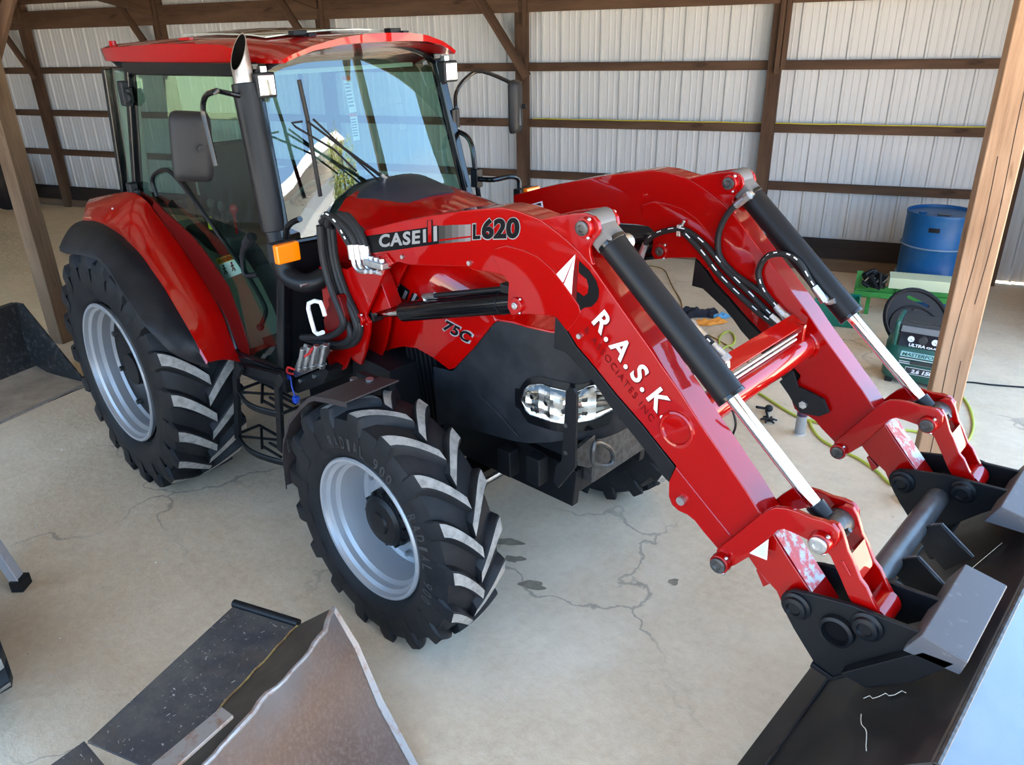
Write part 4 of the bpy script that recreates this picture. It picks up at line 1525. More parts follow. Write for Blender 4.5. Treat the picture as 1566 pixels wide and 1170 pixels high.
# ---------------------------------------------------------------- fenders
def fender(sd):
    inner = [(0.819, 0.875), (0.704, 1.092), (0.521, 1.276), (0.293, 1.457), (0.109, 1.577), (-0.003, 1.655)]
    inner += [(-0.179, 1.678), (-0.512, 1.622), (-0.839, 1.56)]
    outer = [(0.837, 0.95), (0.696, 1.093), (0.487, 1.293), (0.281, 1.435), (0.07, 1.507), (-0.134, 1.536), (-0.291, 1.537), (-0.42, 1.516), (-0.449, 1.515)]
    n = 26
    ci = lerp_curve([(x, z, 0) for x, z in inner], n)
    co = lerp_curve([(x, z, 0) for x, z in outer], n)
    rows = []
    for i in range(n):
        a, b_ = ci[i], co[i]
        r = []
        for j in range(9):
            t = j / 8
            y = -0.65 - 0.20 * t
            p = a.lerp(b_, t)
            crown = 0.018 * math.sin(PI * min(1, t * 1.05))
            r.append((p.x, sd * -y if sd > 0 else y, p.y + crown))
        # inner wall down beside the door
        r = [(a.x - 0.01, -0.645 if sd < 0 else 0.645, a.y - 0.05)] + r + [(b_.x - 0.004, (-0.856 if sd < 0 else 0.856), b_.y - 0.012)]
        rows.append(r)
    # rear face of the red shell
    last = rows[-1]
    rows.append([(x - 0.03, y, z - 0.10) for x, y, z in last])
    fn = MB().grid(rows).build('rear_fender', M_RED, TR, solid=0.008, angle=50, label='red rear mudguard')
    # black rubber extension
    out_pts = [(0.767, -0.82, 0.913)] + [(0.745, -0.9, 0.967)] + [(0.736, -0.98, 1.037)] + [(0.698, -1.03, 1.135)] + [(0.607, -1.05, 1.211), (0.478, -1.05, 1.306), (0.351, -1.05, 1.41), (0.239, -1.05, 1.46)]
    out_pts += [(0.042, -1.06, 1.455), (-0.215, -1.06, 1.42), (-0.303, -1.06, 1.421)]
    n = 26
    ce = lerp_curve(out_pts, n)
    cr = lerp_curve([(x, -0.85, z) for x, z in outer], n)
    rows = []
    for i in range(n):
        a, b_ = cr[i], ce[i]
        r = []
        wdt = (b_ - a).length
        for j in range(8):
            t = j / 7
            p = a.lerp(b_, t)
            r.append((p.x, p.y if sd < 0 else -p.y, p.z - 0.006 + 0.035 * math.sin(PI * t) * min(1, wdt / 0.15)))
        e = r[-1]
        r.append((e[0], e[1], e[2] - 0.02))
        rows.append(r)
    MB().grid(rows).build('fender_extension', M_PLASTIC, TR, solid=0.008, angle=60, label='black rubber mudguard extension')
    # inner vertical wall
    arcw = [(x, z) for x, z in inner]
    poly = arcw + [(-0.75, 1.0), (0.70, 0.85)]
    MB().prism(poly, sd * 0.615, sd * 0.60).build('fender_wall', M_DARKREDP, TR)
    edge_ = [(0.077, 1.625), (0.307, 1.464), (0.533, 1.283), (0.716, 1.1), (0.831, 0.888), (0.907, 0.939), (0.911, 0.996), (0.866, 1.146), (0.804, 1.3), (0.617, 1.449), (0.501, 1.519), (0.211, 1.62), (0.126, 1.66)]
    MB().prism(edge_, sd * 0.652, sd * 0.645).build('door_edge_panel', M_DARKREDP, TR)


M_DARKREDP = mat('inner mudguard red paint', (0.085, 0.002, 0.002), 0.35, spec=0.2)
fender(-1)
fender(1)
for p in [(-0.103, -0.8, 1.601), (-0.367, -0.8, 1.545), (0.013, -0.8, 1.511), (0.098, -0.8, 1.427)]:
    MB().sphere((p[0], p[1], p[2] + 0.015), 0.007, 8).build('fender_bolt', M_ZINC, TR)
q = [(-0.861, -0.66, 1.509)][0]

# front mudguards
for sd in (-1, 1):
    tp = [(2.159, -0.92, 1.168)] + [(2.174, -0.62, 1.132), (1.766, -0.62, 1.07)] + [(1.794, -0.92, 0.962)]
    A_, B_ = tp[0], tp[1]
    top_n = [(2.155, 1.160), (2.05, 1.142), (1.93, 1.118), (1.885, 1.095), (1.815, 1.04), (1.70, 0.93), (1.62, 0.80), (1.59, 0.70), (1.575, 0.54)]
    rows = [[(x, sd * y, z) for y in (0.65, 0.72, 0.82, 0.90, 0.922)] for x, z in top_n]
    for r in rows:
        r.append((r[-1][0], r[-1][1], r[-1][2] - 0.02))
    mg = MB().grid(rows).build('front_mudguard', M_DKBROWN, TR, solid=0.006, angle=30, label='flat dark mudguard over the front tyre')
    MB().box((2.02, sd * 0.67, 1.125), (0.22, 0.03, 0.03)).cyl((2.09, sd * 0.66, 1.13), (2.12, sd * 0.60, 0.75), 0.013).build('mudguard_stay', M_BLK, mg)
    for x in (1.905, 2.02):
        zz = interp(sorted(top_n), x)
        MB().cyl((x, sd * 0.70, zz), (x, sd * 0.70, zz + 0.012), 0.018, n=12).build('bolt', M_ZINC, mg)
    for z in (1.0, 0.78):
        MB().box((interp(sorted((b_, a) for a, b_ in top_n), z) + 0.012, sd * 0.88, z), (0.006, 0.06, 0.10)).build('guard_strap', M_STEEL, mg)

# ---------------------------------------------------------------- steps under the near door
def rung(pts, y0, y1):
    return pts


stp = MB()
L1 = [(0.965, -0.74, 0.926), (0.894, -0.74, 0.851), (0.847, -0.74, 0.662), (0.779, -0.74, 0.429)]
R1 = [(1.378, -0.74, 0.986), (1.315, -0.74, 0.919), (1.282, -0.74, 0.728), (1.242, -0.74, 0.525)]
for (a, w_) in ((L1, 0), (R1, 0)):
    for p, q in zip(a, a[1:]):
        bar3(stp, p, q, 0.045, 0.022, (0, 1, 0))
T1 = [(0.866, -0.7, 0.878), (1.322, -0.7, 0.942)]
bar3(stp, T1[0], T1[1], 0.05, 0.03, (0, 1, 0))
steps = stp.build('step_frame', M_BLK, TR, bevel=0.004, label='black hanging cab step frame')
for zpx in (((364, 606), (428, 622)), ((364, 676), (430, 692))):
    e = None
tread1 = [(0.88, -0.74, 0.724), (1.308, -0.74, 0.802)]
tread2 = [(0.779, -0.74, 0.408), (1.24, -0.74, 0.516)]
for tr_ in (tread1, tread2):
    a, b_ = Vector(tr_[0]), Vector(tr_[1])
    z = (a.z + b_.z) / 2
    mb = MB()
    n = 14
    ringo = []
    L_ = (b_.x - a.x)
    for i in range(n + 1):
        t = i / n
        ringo.append((a.x + L_ * t, -0.735 - 0.05 * math.sin(PI * t), z))
    back = [(a.x + L_ * t, -0.60, z) for t in (1.0, 0.5, 0.0)]
    mb.tube(ringo + back, 0.009, 6, closed=True)
    for (u0, v0, u1, v1) in ((0.1, 0.1, 0.55, 0.9), (0.1, 0.9, 0.55, 0.1), (0.5, 0.5, 0.98, 0.5), (0.5, 0.2, 0.9, 0.2), (0.5, 0.8, 0.9, 0.8)):
        mb.tube([(a.x + L_ * u0, -0.60 - 0.15 * v0, z), (a.x + L_ * u1, -0.60 - 0.15 * v1, z)], 0.008, 6)
    rw = [[(p[0], p[1], p[2]) for p in ringo], [(p[0], p[1], p[2] - 0.03) for p in ringo]]
    mb.grid(rw)
    mb.build('step_tread', M_BLK, steps)
# ---------------------------------------------------------------- loader
LY0, LY1 = 0.525, 0.415          # outer and inner faces of a boom
P_TOP, P_LIFT, P_BELL, P_ROD, P_BA, P_BB = (3.017, 1.904), (2.721, 1.582), (3.607, 0.915), (3.897, 1.134), (3.859, 0.882), (4.060, 0.923)

boom_top = [(1.843, 1.721), (2.041, 1.781), (2.274, 1.842), (2.427, 1.878), (2.559, 1.904), (2.648, 1.92), (2.713, 1.919), (2.775, 1.91), (2.824, 1.902), (2.892, 1.873), (2.939, 1.849), (2.993, 1.818), (3.039, 1.783), (3.098, 1.726), (3.154, 1.672), (3.209, 1.619), (3.282, 1.55), (3.323, 1.508), (3.394, 1.44), (3.448, 1.381), (3.5, 1.328), (3.545, 1.284), (3.601, 1.227), (3.645, 1.183), (3.697, 1.125), (3.75, 1.068), (3.799, 1.011), (3.839, 0.97), (3.884, 0.923)]
boom_bot = [(3.936, 0.866), (3.864, 0.804), (3.816, 0.815), (3.781, 0.874), (3.755, 0.891), (3.71, 0.921), (3.68, 0.951), (3.61, 0.871), (3.577, 0.875), (3.573, 0.933), (3.52, 0.97), (3.484, 0.999), (3.456, 1.01), (3.421, 1.011), (3.395, 1.024), (3.381, 1.051), (3.378, 1.108), (3.387, 1.136), (3.4, 1.175), (3.33, 1.23), (3.267, 1.281), (3.157, 1.359), (3.057, 1.438), (2.986, 1.49), (2.946, 1.535), (2.908, 1.567), (2.887, 1.578), (2.773, 1.558), (2.688, 1.536), (2.669, 1.56), (2.678, 1.656), (2.643, 1.676), (2.578, 1.676), (2.493, 1.668), (2.466, 1.676), (2.127, 1.622), (2.062, 1.623), (1.984, 1.606), (1.951, 1.584), (1.842, 1.602)]
boom_poly = boom_top + boom_bot
arc_plate = [(2.607, 1.766), (2.666, 1.788), (2.752, 1.786), (2.814, 1.774), (2.877, 1.743), (2.921, 1.707), (2.967, 1.665), (2.995, 1.638), (3.003, 1.614), (2.981, 1.576), (2.946, 1.535), (2.908, 1.567), (2.887, 1.578), (2.773, 1.558), (2.688, 1.536), (2.669, 1.56), (2.678, 1.656), (2.656, 1.676), (2.613, 1.721)]
clev = [(2.825, 1.901), (2.897, 1.924), (2.972, 1.94), (3.016, 1.948), (3.045, 1.941), (3.063, 1.925), (3.069, 1.903), (3.062, 1.884), (3.042, 1.862), (3.032, 1.841), (3.035, 1.816), (3.047, 1.786), (3.039, 1.783), (2.993, 1.818), (2.939, 1.849), (2.892, 1.873)]
bell = [(3.584, 0.949), (3.62, 1.002), (3.709, 1.138), (3.734, 1.169), (3.752, 1.184), (3.785, 1.194), (3.818, 1.197), (3.858, 1.194), (3.89, 1.199), (3.919, 1.195), (3.937, 1.179), (3.941, 1.152), (3.934, 1.127), (3.913, 1.113), (3.873, 1.116), (3.814, 1.121), (3.786, 1.121), (3.768, 1.108), (3.756, 1.087), (3.687, 0.968), (3.649, 0.919), (3.624, 0.897), (3.595, 0.892), (3.581, 0.916)]
link_ = [(3.905, 1.1), (3.907, 1.091), (3.921, 1.08), (3.956, 1.026), (3.986, 0.976), (4.005, 0.952), (4.029, 0.894), (4.055, 0.883), (4.078, 0.907), (4.081, 0.941), (4.075, 0.964), (4.056, 0.988), (4.031, 1.027), (4.011, 1.045), (3.982, 1.097), (3.965, 1.12), (3.957, 1.139), (3.943, 1.17), (3.926, 1.193), (3.901, 1.192), (3.879, 1.174), (3.87, 1.145), (3.877, 1.111)]
stand = [(2.873, 1.566), (2.867, 1.444), (2.921, 1.441), (3.034, 1.371), (3.078, 1.333), (3.116, 1.294), (3.197, 1.232), (3.299, 1.151), (3.341, 1.106), (3.367, 1.09), (3.387, 1.156), (3.315, 1.214), (3.252, 1.265), (3.139, 1.345), (3.039, 1.425), (2.967, 1.477), (2.926, 1.523), (2.887, 1.555)]
bracket = [(3.808, 0.886), (3.818, 0.908), (3.84, 0.928), (3.884, 0.94), (4.004, 0.966), (4.093, 0.971), (4.206, 0.979), (4.242, 0.976), (4.222, 0.946), (4.13, 0.857), (4.021, 0.739), (4.065, 0.75), (3.999, 0.68), (3.93, 0.692), (3.933, 0.712), (3.906, 0.742), (3.862, 0.792), (3.837, 0.826), (3.813, 0.863)]
stop_tab = [(3.7, 0.901), (3.706, 0.909), (3.75, 0.873), (3.731, 0.85)]
tower = [(1.486, 1.504), (1.71, 1.532), (1.808, 1.59), (1.993, 1.65), (2.04, 1.616), (1.984, 1.581), (1.811, 1.336), (1.835, 1.311), (1.823, 1.258), (1.779, 1.154), (1.733, 1.076), (1.674, 1.084), (1.657, 1.102), (1.608, 1.025), (1.545, 0.99), (1.465, 0.996), (1.45, 1.086), (1.486, 1.296)]


def bossed_pin(name, xz, y0, y1, r, rb, m_pin, m_boss, parent, label=None):
    """pin end with its red boss ring"""
    mb = MB().cyl((xz[0], y0, xz[1]), (xz[0], y0 + (y1 - y0) * 0.72, xz[1]), rb, rb * 0.93, n=24)
    o = mb.build('pin_boss', m_boss, parent, bevel=0.003)
    p = MB().lathe([(r, 0.0), (r, abs(y1 - y0) * 0.96), (r * 0.86, abs(y1 - y0)), (r * 0.5, abs(y1 - y0)), (r * 0.42, abs(y1 - y0) * 0.9), (0.0, abs(y1 - y0) * 0.9)], (xz[0], y0, xz[1]), (0, 1 if y1 > y0 else -1, 0), 20)
    q = p.build(name, m_pin, o, angle=30)
    MB().sphere((xz[0] + rb * 0.55, y0 + (y1 - y0) * 0.4, xz[1] + rb * 0.85), rb * 0.20, 8).sphere((xz[0] + rb * 0.45, y0 + (y1 - y0) * 0.4, xz[1] - rb * 0.9), rb * 0.18, 8).build('pin_bolt', M_ZINC, o)
    return o


M_BUCK = mat('bucket black paint', (0.013, 0.012, 0.012), 0.34, col2=(0.040, 0.033, 0.030), scale=5, mixlo=0.5, mixhi=0.75, rough2=0.5, stretch=(1, 1, 1))
for sd in (-1, 1):
    boom = MB().prism(boom_poly, sd * LY0, sd * LY1).build('loader_boom', M_REDBOOM, TR, bevel=0.004, label='red loader boom')
    for ya, yb in ((LY0 + 0.004, LY0 - 0.002), (LY1 - 0.004, LY1 + 0.002)):
        MB().prism(arc_plate, sd * ya, sd * yb).build('gusset_plate', M_REDBOOM, boom, bevel=0.002)
    for ya, yb in ((LY0 + 0.001, LY0 - 0.014), (LY1 - 0.002, LY1 + 0.012)):
        MB().prism(clev, sd * ya, sd * yb).build('clevis_plate', M_REDBOOM, boom, bevel=0.003)
    # worn top of the boom nose
    a, b_ = Vector((boom_top[-4][0], 0, boom_top[-4][1])), Vector((boom_top[-1][0], 0, boom_top[-1][1]))
    nrm = Vector((-(b_ - a).z, 0, (b_ - a).x)).normalized()
    q = [a + nrm * 0.0012, b_ + nrm * 0.0012]
    mbw = MB()
    mbw.add([(q[0].x, sd * (LY0 - 0.006), q[0].z), (q[0].x, sd * (LY1 + 0.006), q[0].z), (q[1].x, sd * (LY1 + 0.006), q[1].z), (q[1].x, sd * (LY0 - 0.006), q[1].z)], [(0, 1, 2, 3)])
    mbw.build('scraped_paint', M_REDWORN, boom)
    # long weld seam and the ring where the cross tube is welded through
    sm_ = [(3.402, 1.169), (3.61, 1.005)]
    MB().tube([(x, sd * (LY0 + 0.0005), z) for x, z in sm_], 0.0028, 6).build('weld_seam', M_REDBOOM, boom)
    ctr = [(3.393, 1.307)][0]
    for yy in (LY0, LY1):
        MB().tube([(ctr[0] + 0.056 * math.cos(2 * PI * i / 40), sd * yy, ctr[1] + 0.056 * math.sin(2 * PI * i / 40)) for i in range(40)], 0.0085, 8, closed=True).build('weld_ring', M_REDBOOM, boom)
    MB().prism(stop_tab, sd * 0.505, sd * 0.43).build('stop_tab', M_REDBOOM, boom, bevel=0.003)
    # pins
    o_, i_ = sd * LY0, sd * LY1
    bossed_pin('pin', P_TOP, o_, sd * (LY0 + 0.030), 0.024, 0.034, M_STEEL, M_REDBOOM, boom)
    bossed_pin('pin', P_TOP, i_, sd * (LY1 - 0.030), 0.024, 0.034, M_STEEL, M_REDBOOM, boom)
    bossed_pin('pin', P_LIFT, o_, sd * (LY0 + 0.026), 0.013, 0.030, M_ZINC, M_REDBOOM, boom)
    bossed_pin('pin', P_LIFT, i_, sd * (LY1 - 0.028), 0.020, 0.034, M_STEEL, M_REDBOOM, boom)
    for px_ in [(2.093, 1.651), (2.48, 1.693), (2.999, 1.53)]:
        MB().cyl((px_[0], sd * LY0, px_[1]), (px_[0], sd * (LY0 + 0.010), px_[1]), 0.009, n=10).build('bolt', M_ZINC, boom)
    bl_ = [(3.433, 1.06)][0]
    MB().cyl((bl_[0], sd * (LY1 - 0.004), bl_[1]), (bl_[0], sd * (LY0 + 0.014), bl_[1]), 0.015, n=18).build('bolt', M_ZINC, boom)
    # stand strut folded under the boom
    MB().prism(stand, sd * 0.505, sd * 0.435).build('parking_stand', M_BLK, TR, bevel=0.003, label='black parking stand folded under the boom')
    # bolted end plate of the stand, on the inner side of the boom
    ep = [(3.326, 1.135), (3.372, 1.089), (3.402, 1.051), (3.431, 1.024), (3.508, 1.034), (3.543, 1.064), (3.514, 1.113), (3.455, 1.127), (3.405, 1.136), (3.377, 1.196)]
    e0 = MB().prism(ep, sd * 0.404, sd * 0.392).build('stand_end_plate', M_BLK, TR, bevel=0.002)
    eb = [(3.441, 1.07)][0]
    MB().cyl((eb[0], sd * 0.394, eb[1]), (eb[0], sd * 0.376, eb[1]), 0.017, n=6).build('bolt', M_ZINC, e0)
    # bell crank: two bent plates
    bc = MB()
    bc.prism(bell, sd * 0.552, sd * 0.534)
    bc.prism(bell, sd * 0.406, sd * 0.390)
    b0 = bc.build('bell_crank', M_REDBOOM, TR, bevel=0.004, label='red bent bell crank plates')
    for pt in (P_BELL, P_ROD):
        bossed_pin('pin', pt, sd * 0.552, sd * 0.586, 0.026, 0.034, M_ZINC if pt is P_ROD else M_STEEL, M_REDBOOM, b0)
        bossed_pin('pin', pt, sd * 0.392, sd * 0.362, 0.024, 0.033, M_STEEL, M_REDBOOM, b0)
    MB().cyl((P_BELL[0], sd * 0.53, P_BELL[1]), (P_BELL[0], sd * 0.41, P_BELL[1]), 0.03).build('pivot_tube', M_REDBOOM, b0)
    # bucket link
    lk = MB()
    lk.prism(link_, sd * 0.532, sd * 0.516)
    lk.prism(link_, sd * 0.424, sd * 0.408)
    l0 = lk.build('bucket_link', M_REDBOOM, TR, bevel=0.003, label='red twin plate bucket link')
    wq = [(3.981, -0.47, 1.049), (4.009, -0.47, 0.993)]
    wb_ = [(3.957, 1.089), (3.973, 1.108), (4.011, 1.037), (3.997, 1.013)]
    MB().prism(wb_, sd * 0.516, sd * 0.424).build('web_plate', M_REDBOOM, l0)
    MB().cyl((P_BB[0], sd * 0.524, P_BB[1]), (P_BB[0], sd * 0.416, P_BB[1]), 0.045, n=24).build('link_eye', M_REDBOOM, l0)
    sl_ = [(3.95, 1.08), (3.959, 1.087), (3.987, 1.048), (3.981, 1.041)]
    MB().prism(sl_, sd * 0.538, sd * 0.530).build('link_slot', M_REDBOOM, l0, bevel=0.002)
    # bucket cylinder
    A = Vector((P_TOP[0], sd * 0.47, P_TOP[1]))
    B = Vector((P_ROD[0], sd * 0.47, P_ROD[1]))
    d = (B - A).normalized()
    L = (B - A).length
    up = Vector((-d.z, 0, d.x))
    cy = MB().cyl(A + d * 0.085, A + d * 0.69, 0.047, n=32)
    c0 = cy.build('bucket_cylinder', M_BLK, TR, bevel=0.003, label='long black bucket cylinder with bright rod')
    MB().cyl(A + d * 0.075, A + d * 0.090, 0.050, n=32).build('end_collar', M_BLKGLOSS, c0, bevel=0.002)
    MB().cyl(A + d * 0.683, A + d * 0.697, 0.0485, n=32).build('end_collar', M_BLKGLOSS, c0, bevel=0.002)
    M_GREYM = mat('grey cylinder eye', (0.13, 0.12, 0.115), 0.5)
    MB().cyl(A + Vector((0, 0.05, 0)), A - Vector((0, 0.05, 0)), 0.046, n=28).build('cylinder_eye', M_GREYM, c0)
    MB().box(A + d * 0.045, (0.09, 0.085, 0.075), Matrix(((d.x, 0, up.x), (0, 1, 0), (d.z, 0, up.z)))).build('eye_neck', M_GREYM, c0, bevel=0.01)
    MB().cyl(A + d * 0.69, B - d * 0.05, 0.0215, n=24).build('rod', M_CHROME, c0, label='polished chrome rod')
    MB().cyl(B - d * 0.085, B - d * 0.04, 0.029, n=20).build('rod_collar', M_BLK, c0)
    MB().cyl(B + Vector((0, 0.048, 0)), B - Vector((0, 0.048, 0)), 0.043, n=28).cyl(B + d * 0.02 + up * 0.03 - Vector((0, 0.02, 0)), B + d * 0.02 + up * 0.055 - Vector((0, 0.02, 0)), 0.008, n=8).build('rod_eye', M_STEEL, c0)
    # lift cylinder
    A = Vector((P_LIFT[0], sd * 0.47, P_LIFT[1]))
    e_ = [(1.785, 1.319), (1.998, 1.386)]
    B = Vector((e_[0][0], sd * 0.47, e_[0][1]))
    T = Vector((e_[1][0], sd * 0.47, e_[1][1]))
    d = (B - A).normalized()
    tl = (T - A).length
    c1 = MB().cyl(A + d * 0.03, A + d * tl, 0.043, n=28).build('lift_cylinder', M_BLKGLOSS, TR, bevel=0.004, label='gloss black lift cylinder')
    MB().cyl(A + d * 0.13, A + d * 0.137, 0.0445, n=28).build('collar', M_BLK, c1)
    MB().cyl(A + d * tl, B, 0.018, n=18).build('rod', M_CHROME, c1)
    MB().box(B, (0.06, 0.07, 0.055)).build('rod_eye', M_BLK, c1, bevel=0.01)
    oil = [(A + d * 0.13 + Vector((0, -0.0, 0.055))), (A + d * (tl - 0.22) + Vector((0, 0, 0.058)))]
    MB().tube([A + d * 0.02 + Vector((0, 0, 0.06)), oil[0], oil[1]], 0.011, 10).build('oil_pipe', M_BLK, c1)
    MB().cyl(oil[1], oil[1] + d * 0.075, 0.014, n=6).cyl(oil[1] + d * 0.065, oil[1] + d * 0.065 - Vector((0, 0, 0.04)), 0.012, n=8).build('fitting', M_ZINC, c1)
    MB().box(A + d * 0.10 + Vector((0, 0, 0.055)), (0.06, 0.04, 0.035)).build('pipe_clamp', M_BLK, c1, bevel=0.004)
    # bolt-on tower at the frame
    tw = MB().prism(tower, sd * 0.535, sd * 0.520).prism(tower, sd * 0.42, sd * 0.405)
    t0 = tw.build('loader_tower', M_REDBOOM, TR, bevel=0.003, label='red loader mounting tower')
    fl_a = [(1.71, 1.532), (1.811, 1.336), (1.947, 1.393), (1.867, 1.56)]
    MB().prism(fl_a, sd * 0.50, sd * 0.43).build('tower_web', M_REDBOOM, t0, bevel=0.003)
    MB().prism([(1.60, 0.86), (1.92, 0.86), (1.90, 1.08), (1.62, 1.10)], sd * 0.50, sd * 0.25).build('frame_bracket', M_BLK, t0, bevel=0.004)
    pv = [(1.777, 1.314)][0]
    bossed_pin('pin', pv, sd * 0.535, sd * 0.560, 0.015, 0.030, M_BLK, M_REDBOOM, t0)
    ex_ = [(1.578, -0.535, 1.489), (1.679, -0.535, 1.363), (1.74, -0.535, 1.376)]
    MB().tube([(p[0], sd * 0.545, p[2]) for p in ex_], 0.007, 6).build('hose_guide', M_REDBOOM, t0)

# cross tube and hose bar between the booms
ctr = [(3.393, 1.307)][0]
MB().cyl((ctr[0], -0.42, ctr[1]), (ctr[0], 0.42, ctr[1]), 0.054, n=32).build('cross_tube', M_REDBOOM, TR, label='red cross tube between the booms')
hbq = [(3.42, -0.27, 1.462)] + [(3.33, 0.36, 1.377)]
hx, hz = (hbq[0][0] + hbq[1][0]) / 2, (hbq[0][2] + hbq[1][2]) / 2
hbar = MB().box((hx, 0.045, hz), (0.062, 0.66, 0.012), Matrix.Rotation(0.5, 3, 'Y')).build('hose_bar', M_REDBOOM, TR, bevel=0.002)
for y in (-0.26, 0.34):
    MB().box((hx + 0.02, y, hz - 0.035), (0.05, 0.02, 0.07)).build('bar_bracket', M_REDBOOM, hbar, bevel=0.002)
for k in range(2):
    MB().cyl((hx + 0.03, -0.30, hz - 0.03 - 0.02 * k), (hx + 0.03, 0.30, hz - 0.03 - 0.02 * k), 0.006, n=8).build('steel_pipe', M_ZINC, hbar)


def dashes(pts, r, off, every=4, ln=2, m=None):
    mb = MB()
    i = 1
    o = Vector(off).normalized() * r
    rnd = random.Random(len(pts))
    while i < len(pts) - ln - 1:
        mb.tube([p + o for p in pts[i:i + ln + 1]], r * 0.22, 5)
        i += every + rnd.choice((0, 0, 1, 3))
    return mb


def hose(pts, r, parent, k=8, pr_=True, off=(0.25, -0.75, 0.6), ends=True):
    P = spline([Vector(p) for p in pts], k)
    h = MB().tube(P, r, 10).build('hydraulic_hose', M_RUBBER, parent)
    if pr_:
        tag(dashes(P, r, off).build('hose_print', M_WHITE, h), kind='stuff')
    if ends:
        for a, b_ in ((P[0], P[3]), (P[-1], P[-4])):
            dd = (b_ - a).normalized()
            MB().cyl(a - dd * 0.01, a + dd * 0.05, r * 1.25, n=12).cyl(a - dd * 0.02, a, r * 1.5, n=6).build('hose_fitting', M_ZINC, h)
    return h


# hoses on the inner face of the far boom
hose([(2.628, 0.395, 1.556), (2.662, 0.395, 1.626), (2.735, 0.395, 1.671), (2.836, 0.395, 1.692), (2.942, 0.395, 1.641), (3.04, 0.395, 1.558), (3.15, 0.395, 1.482), (3.243, 0.395, 1.416), (3.3, 0.395, 1.381)], 0.0125, TR)
hose([(2.839, 0.385, 1.683), (2.926, 0.385, 1.619), (3.018, 0.385, 1.534), (3.129, 0.385, 1.458), (3.221, 0.385, 1.403), (3.301, 0.385, 1.365)], 0.0125, TR, ends=False)
hose([(3.091, 0.4, 1.855), (3.032, 0.4, 1.798), (2.997, 0.4, 1.725), (2.991, 0.4, 1.659), (3.012, 0.4, 1.599), (3.083, 0.4, 1.543), (3.203, 0.4, 1.489), (3.309, 0.4, 1.418)], 0.0125, TR, pr_=False)
hose([(3.444, 0.4, 1.52), (3.393, 0.4, 1.57), (3.337, 0.4, 1.637), (3.277, 0.4, 1.66), (3.22, 0.4, 1.648), (3.189, 0.4, 1.611), (3.181, 0.4, 1.561), (3.211, 0.4, 1.499), (3.273, 0.4, 1.443), (3.321, 0.4, 1.407)], 0.0125, TR)
cl = [(2.811, 0.4, 1.687), (2.829, 0.4, 1.731)]
MB().box((cl[0][0], 0.40, cl[0][2]), (0.02, 0.03, 0.05)).tube([cl[0], cl[1]], 0.008, 6).build('hose_clamp', M_ZINC, TR, bevel=0.003)
# elbows at the far cylinder ports, near boom hose end
for e in ([(3.081, 0.42, 1.85), (3.095, 0.42, 1.87), (3.113, 0.42, 1.862)], [(3.433, 0.42, 1.52), (3.459, 0.42, 1.499), (3.487, 0.42, 1.511)]):
    MB().tube(e, 0.011, 8, sm=3).build('port_elbow', M_ZINC, TR)
hose([(3.33, -0.36, 1.593), (3.384, -0.36, 1.561), (3.422, -0.36, 1.535), (3.444, -0.36, 1.52)], 0.0125, TR, pr_=True)
MB().tube([(3.424, -0.33, 1.51), (3.441, -0.33, 1.496), (3.446, -0.33, 1.473)], 0.010, 8, sm=3).build('port_elbow', M_ZINC, TR)
cn = [(3.018, -0.3, 1.81)][0]
MB().sphere(cn, 0.03, 8).build('port_fitting', M_ZINC, TR)
# wire loop hanging under the near boom
MB().tube([(3.513, -0.4, 1.368), (3.525, -0.4, 1.342), (3.53, -0.4, 1.316), (3.524, -0.4, 1.285)], 0.004, 6, sm=3).build('wire', M_BLK, TR)

# hoses by the tower, multi coupler, selector plate
hz_ = [([(1.633, -0.58, 1.646), (1.622, -0.58, 1.736), (1.669, -0.58, 1.774), (1.739, -0.58, 1.747), (1.785, -0.58, 1.698), (1.819, -0.58, 1.658)]), ([(1.653, -0.57, 1.647), (1.644, -0.57, 1.723), (1.682, -0.57, 1.768), (1.753, -0.57, 1.747), (1.811, -0.57, 1.711), (1.843, -0.57, 1.66)]), ([(1.672, -0.55, 1.663), (1.677, -0.55, 1.738), (1.722, -0.55, 1.778), (1.782, -0.55, 1.753), (1.828, -0.55, 1.704), (1.861, -0.55, 1.658)]), ([(1.69, -0.54, 1.681), (1.702, -0.54, 1.746), (1.754, -0.54, 1.775), (1.812, -0.54, 1.741), (1.85, -0.54, 1.7), (1.87, -0.54, 1.652)])]
for k, h_ in enumerate(hz_):
    hs = hose(h_[1:], 0.0165, TR, pr_=(k == 0), ends=False)
    e = Vector(h_[-1])
    MB().cyl(e + Vector((0, 0, 0.012)), e - Vector((-0.004, 0, 0.05)), 0.018, n=14).build('hose_ferrule', M_ZINC, hs)
    n2 = [(1.783, -0.56, 1.628), (1.826, -0.56, 1.638), (1.863, -0.56, 1.644), (1.899, -0.56, 1.65)]
    MB().tube([e - Vector((-0.004, 0, 0.04)), e + Vector((0.012, 0, -0.075)), e + Vector((0.04, 0.0, -0.095)), e + Vector((0.085, 0.0, -0.092))], 0.0105, 8, sm=4).build('bent_pipe', M_ZINC, hs)
mc = [(1.937, -0.53, 1.599)][0]
mcb = MB().box((mc[0], -0.545, mc[2]), (0.13, 0.05, 0.03)).build('coupler_block', M_ZINC, TR, bevel=0.006)
for k in range(3):
    MB().cyl((mc[0] - 0.03 + 0.035 * k, -0.545, mc[2] + 0.01), (mc[0] - 0.03 + 0.035 * k, -0.545, mc[2] + 0.028), 0.012, n=8).build('coupler_nut', M_ZINC, mcb)
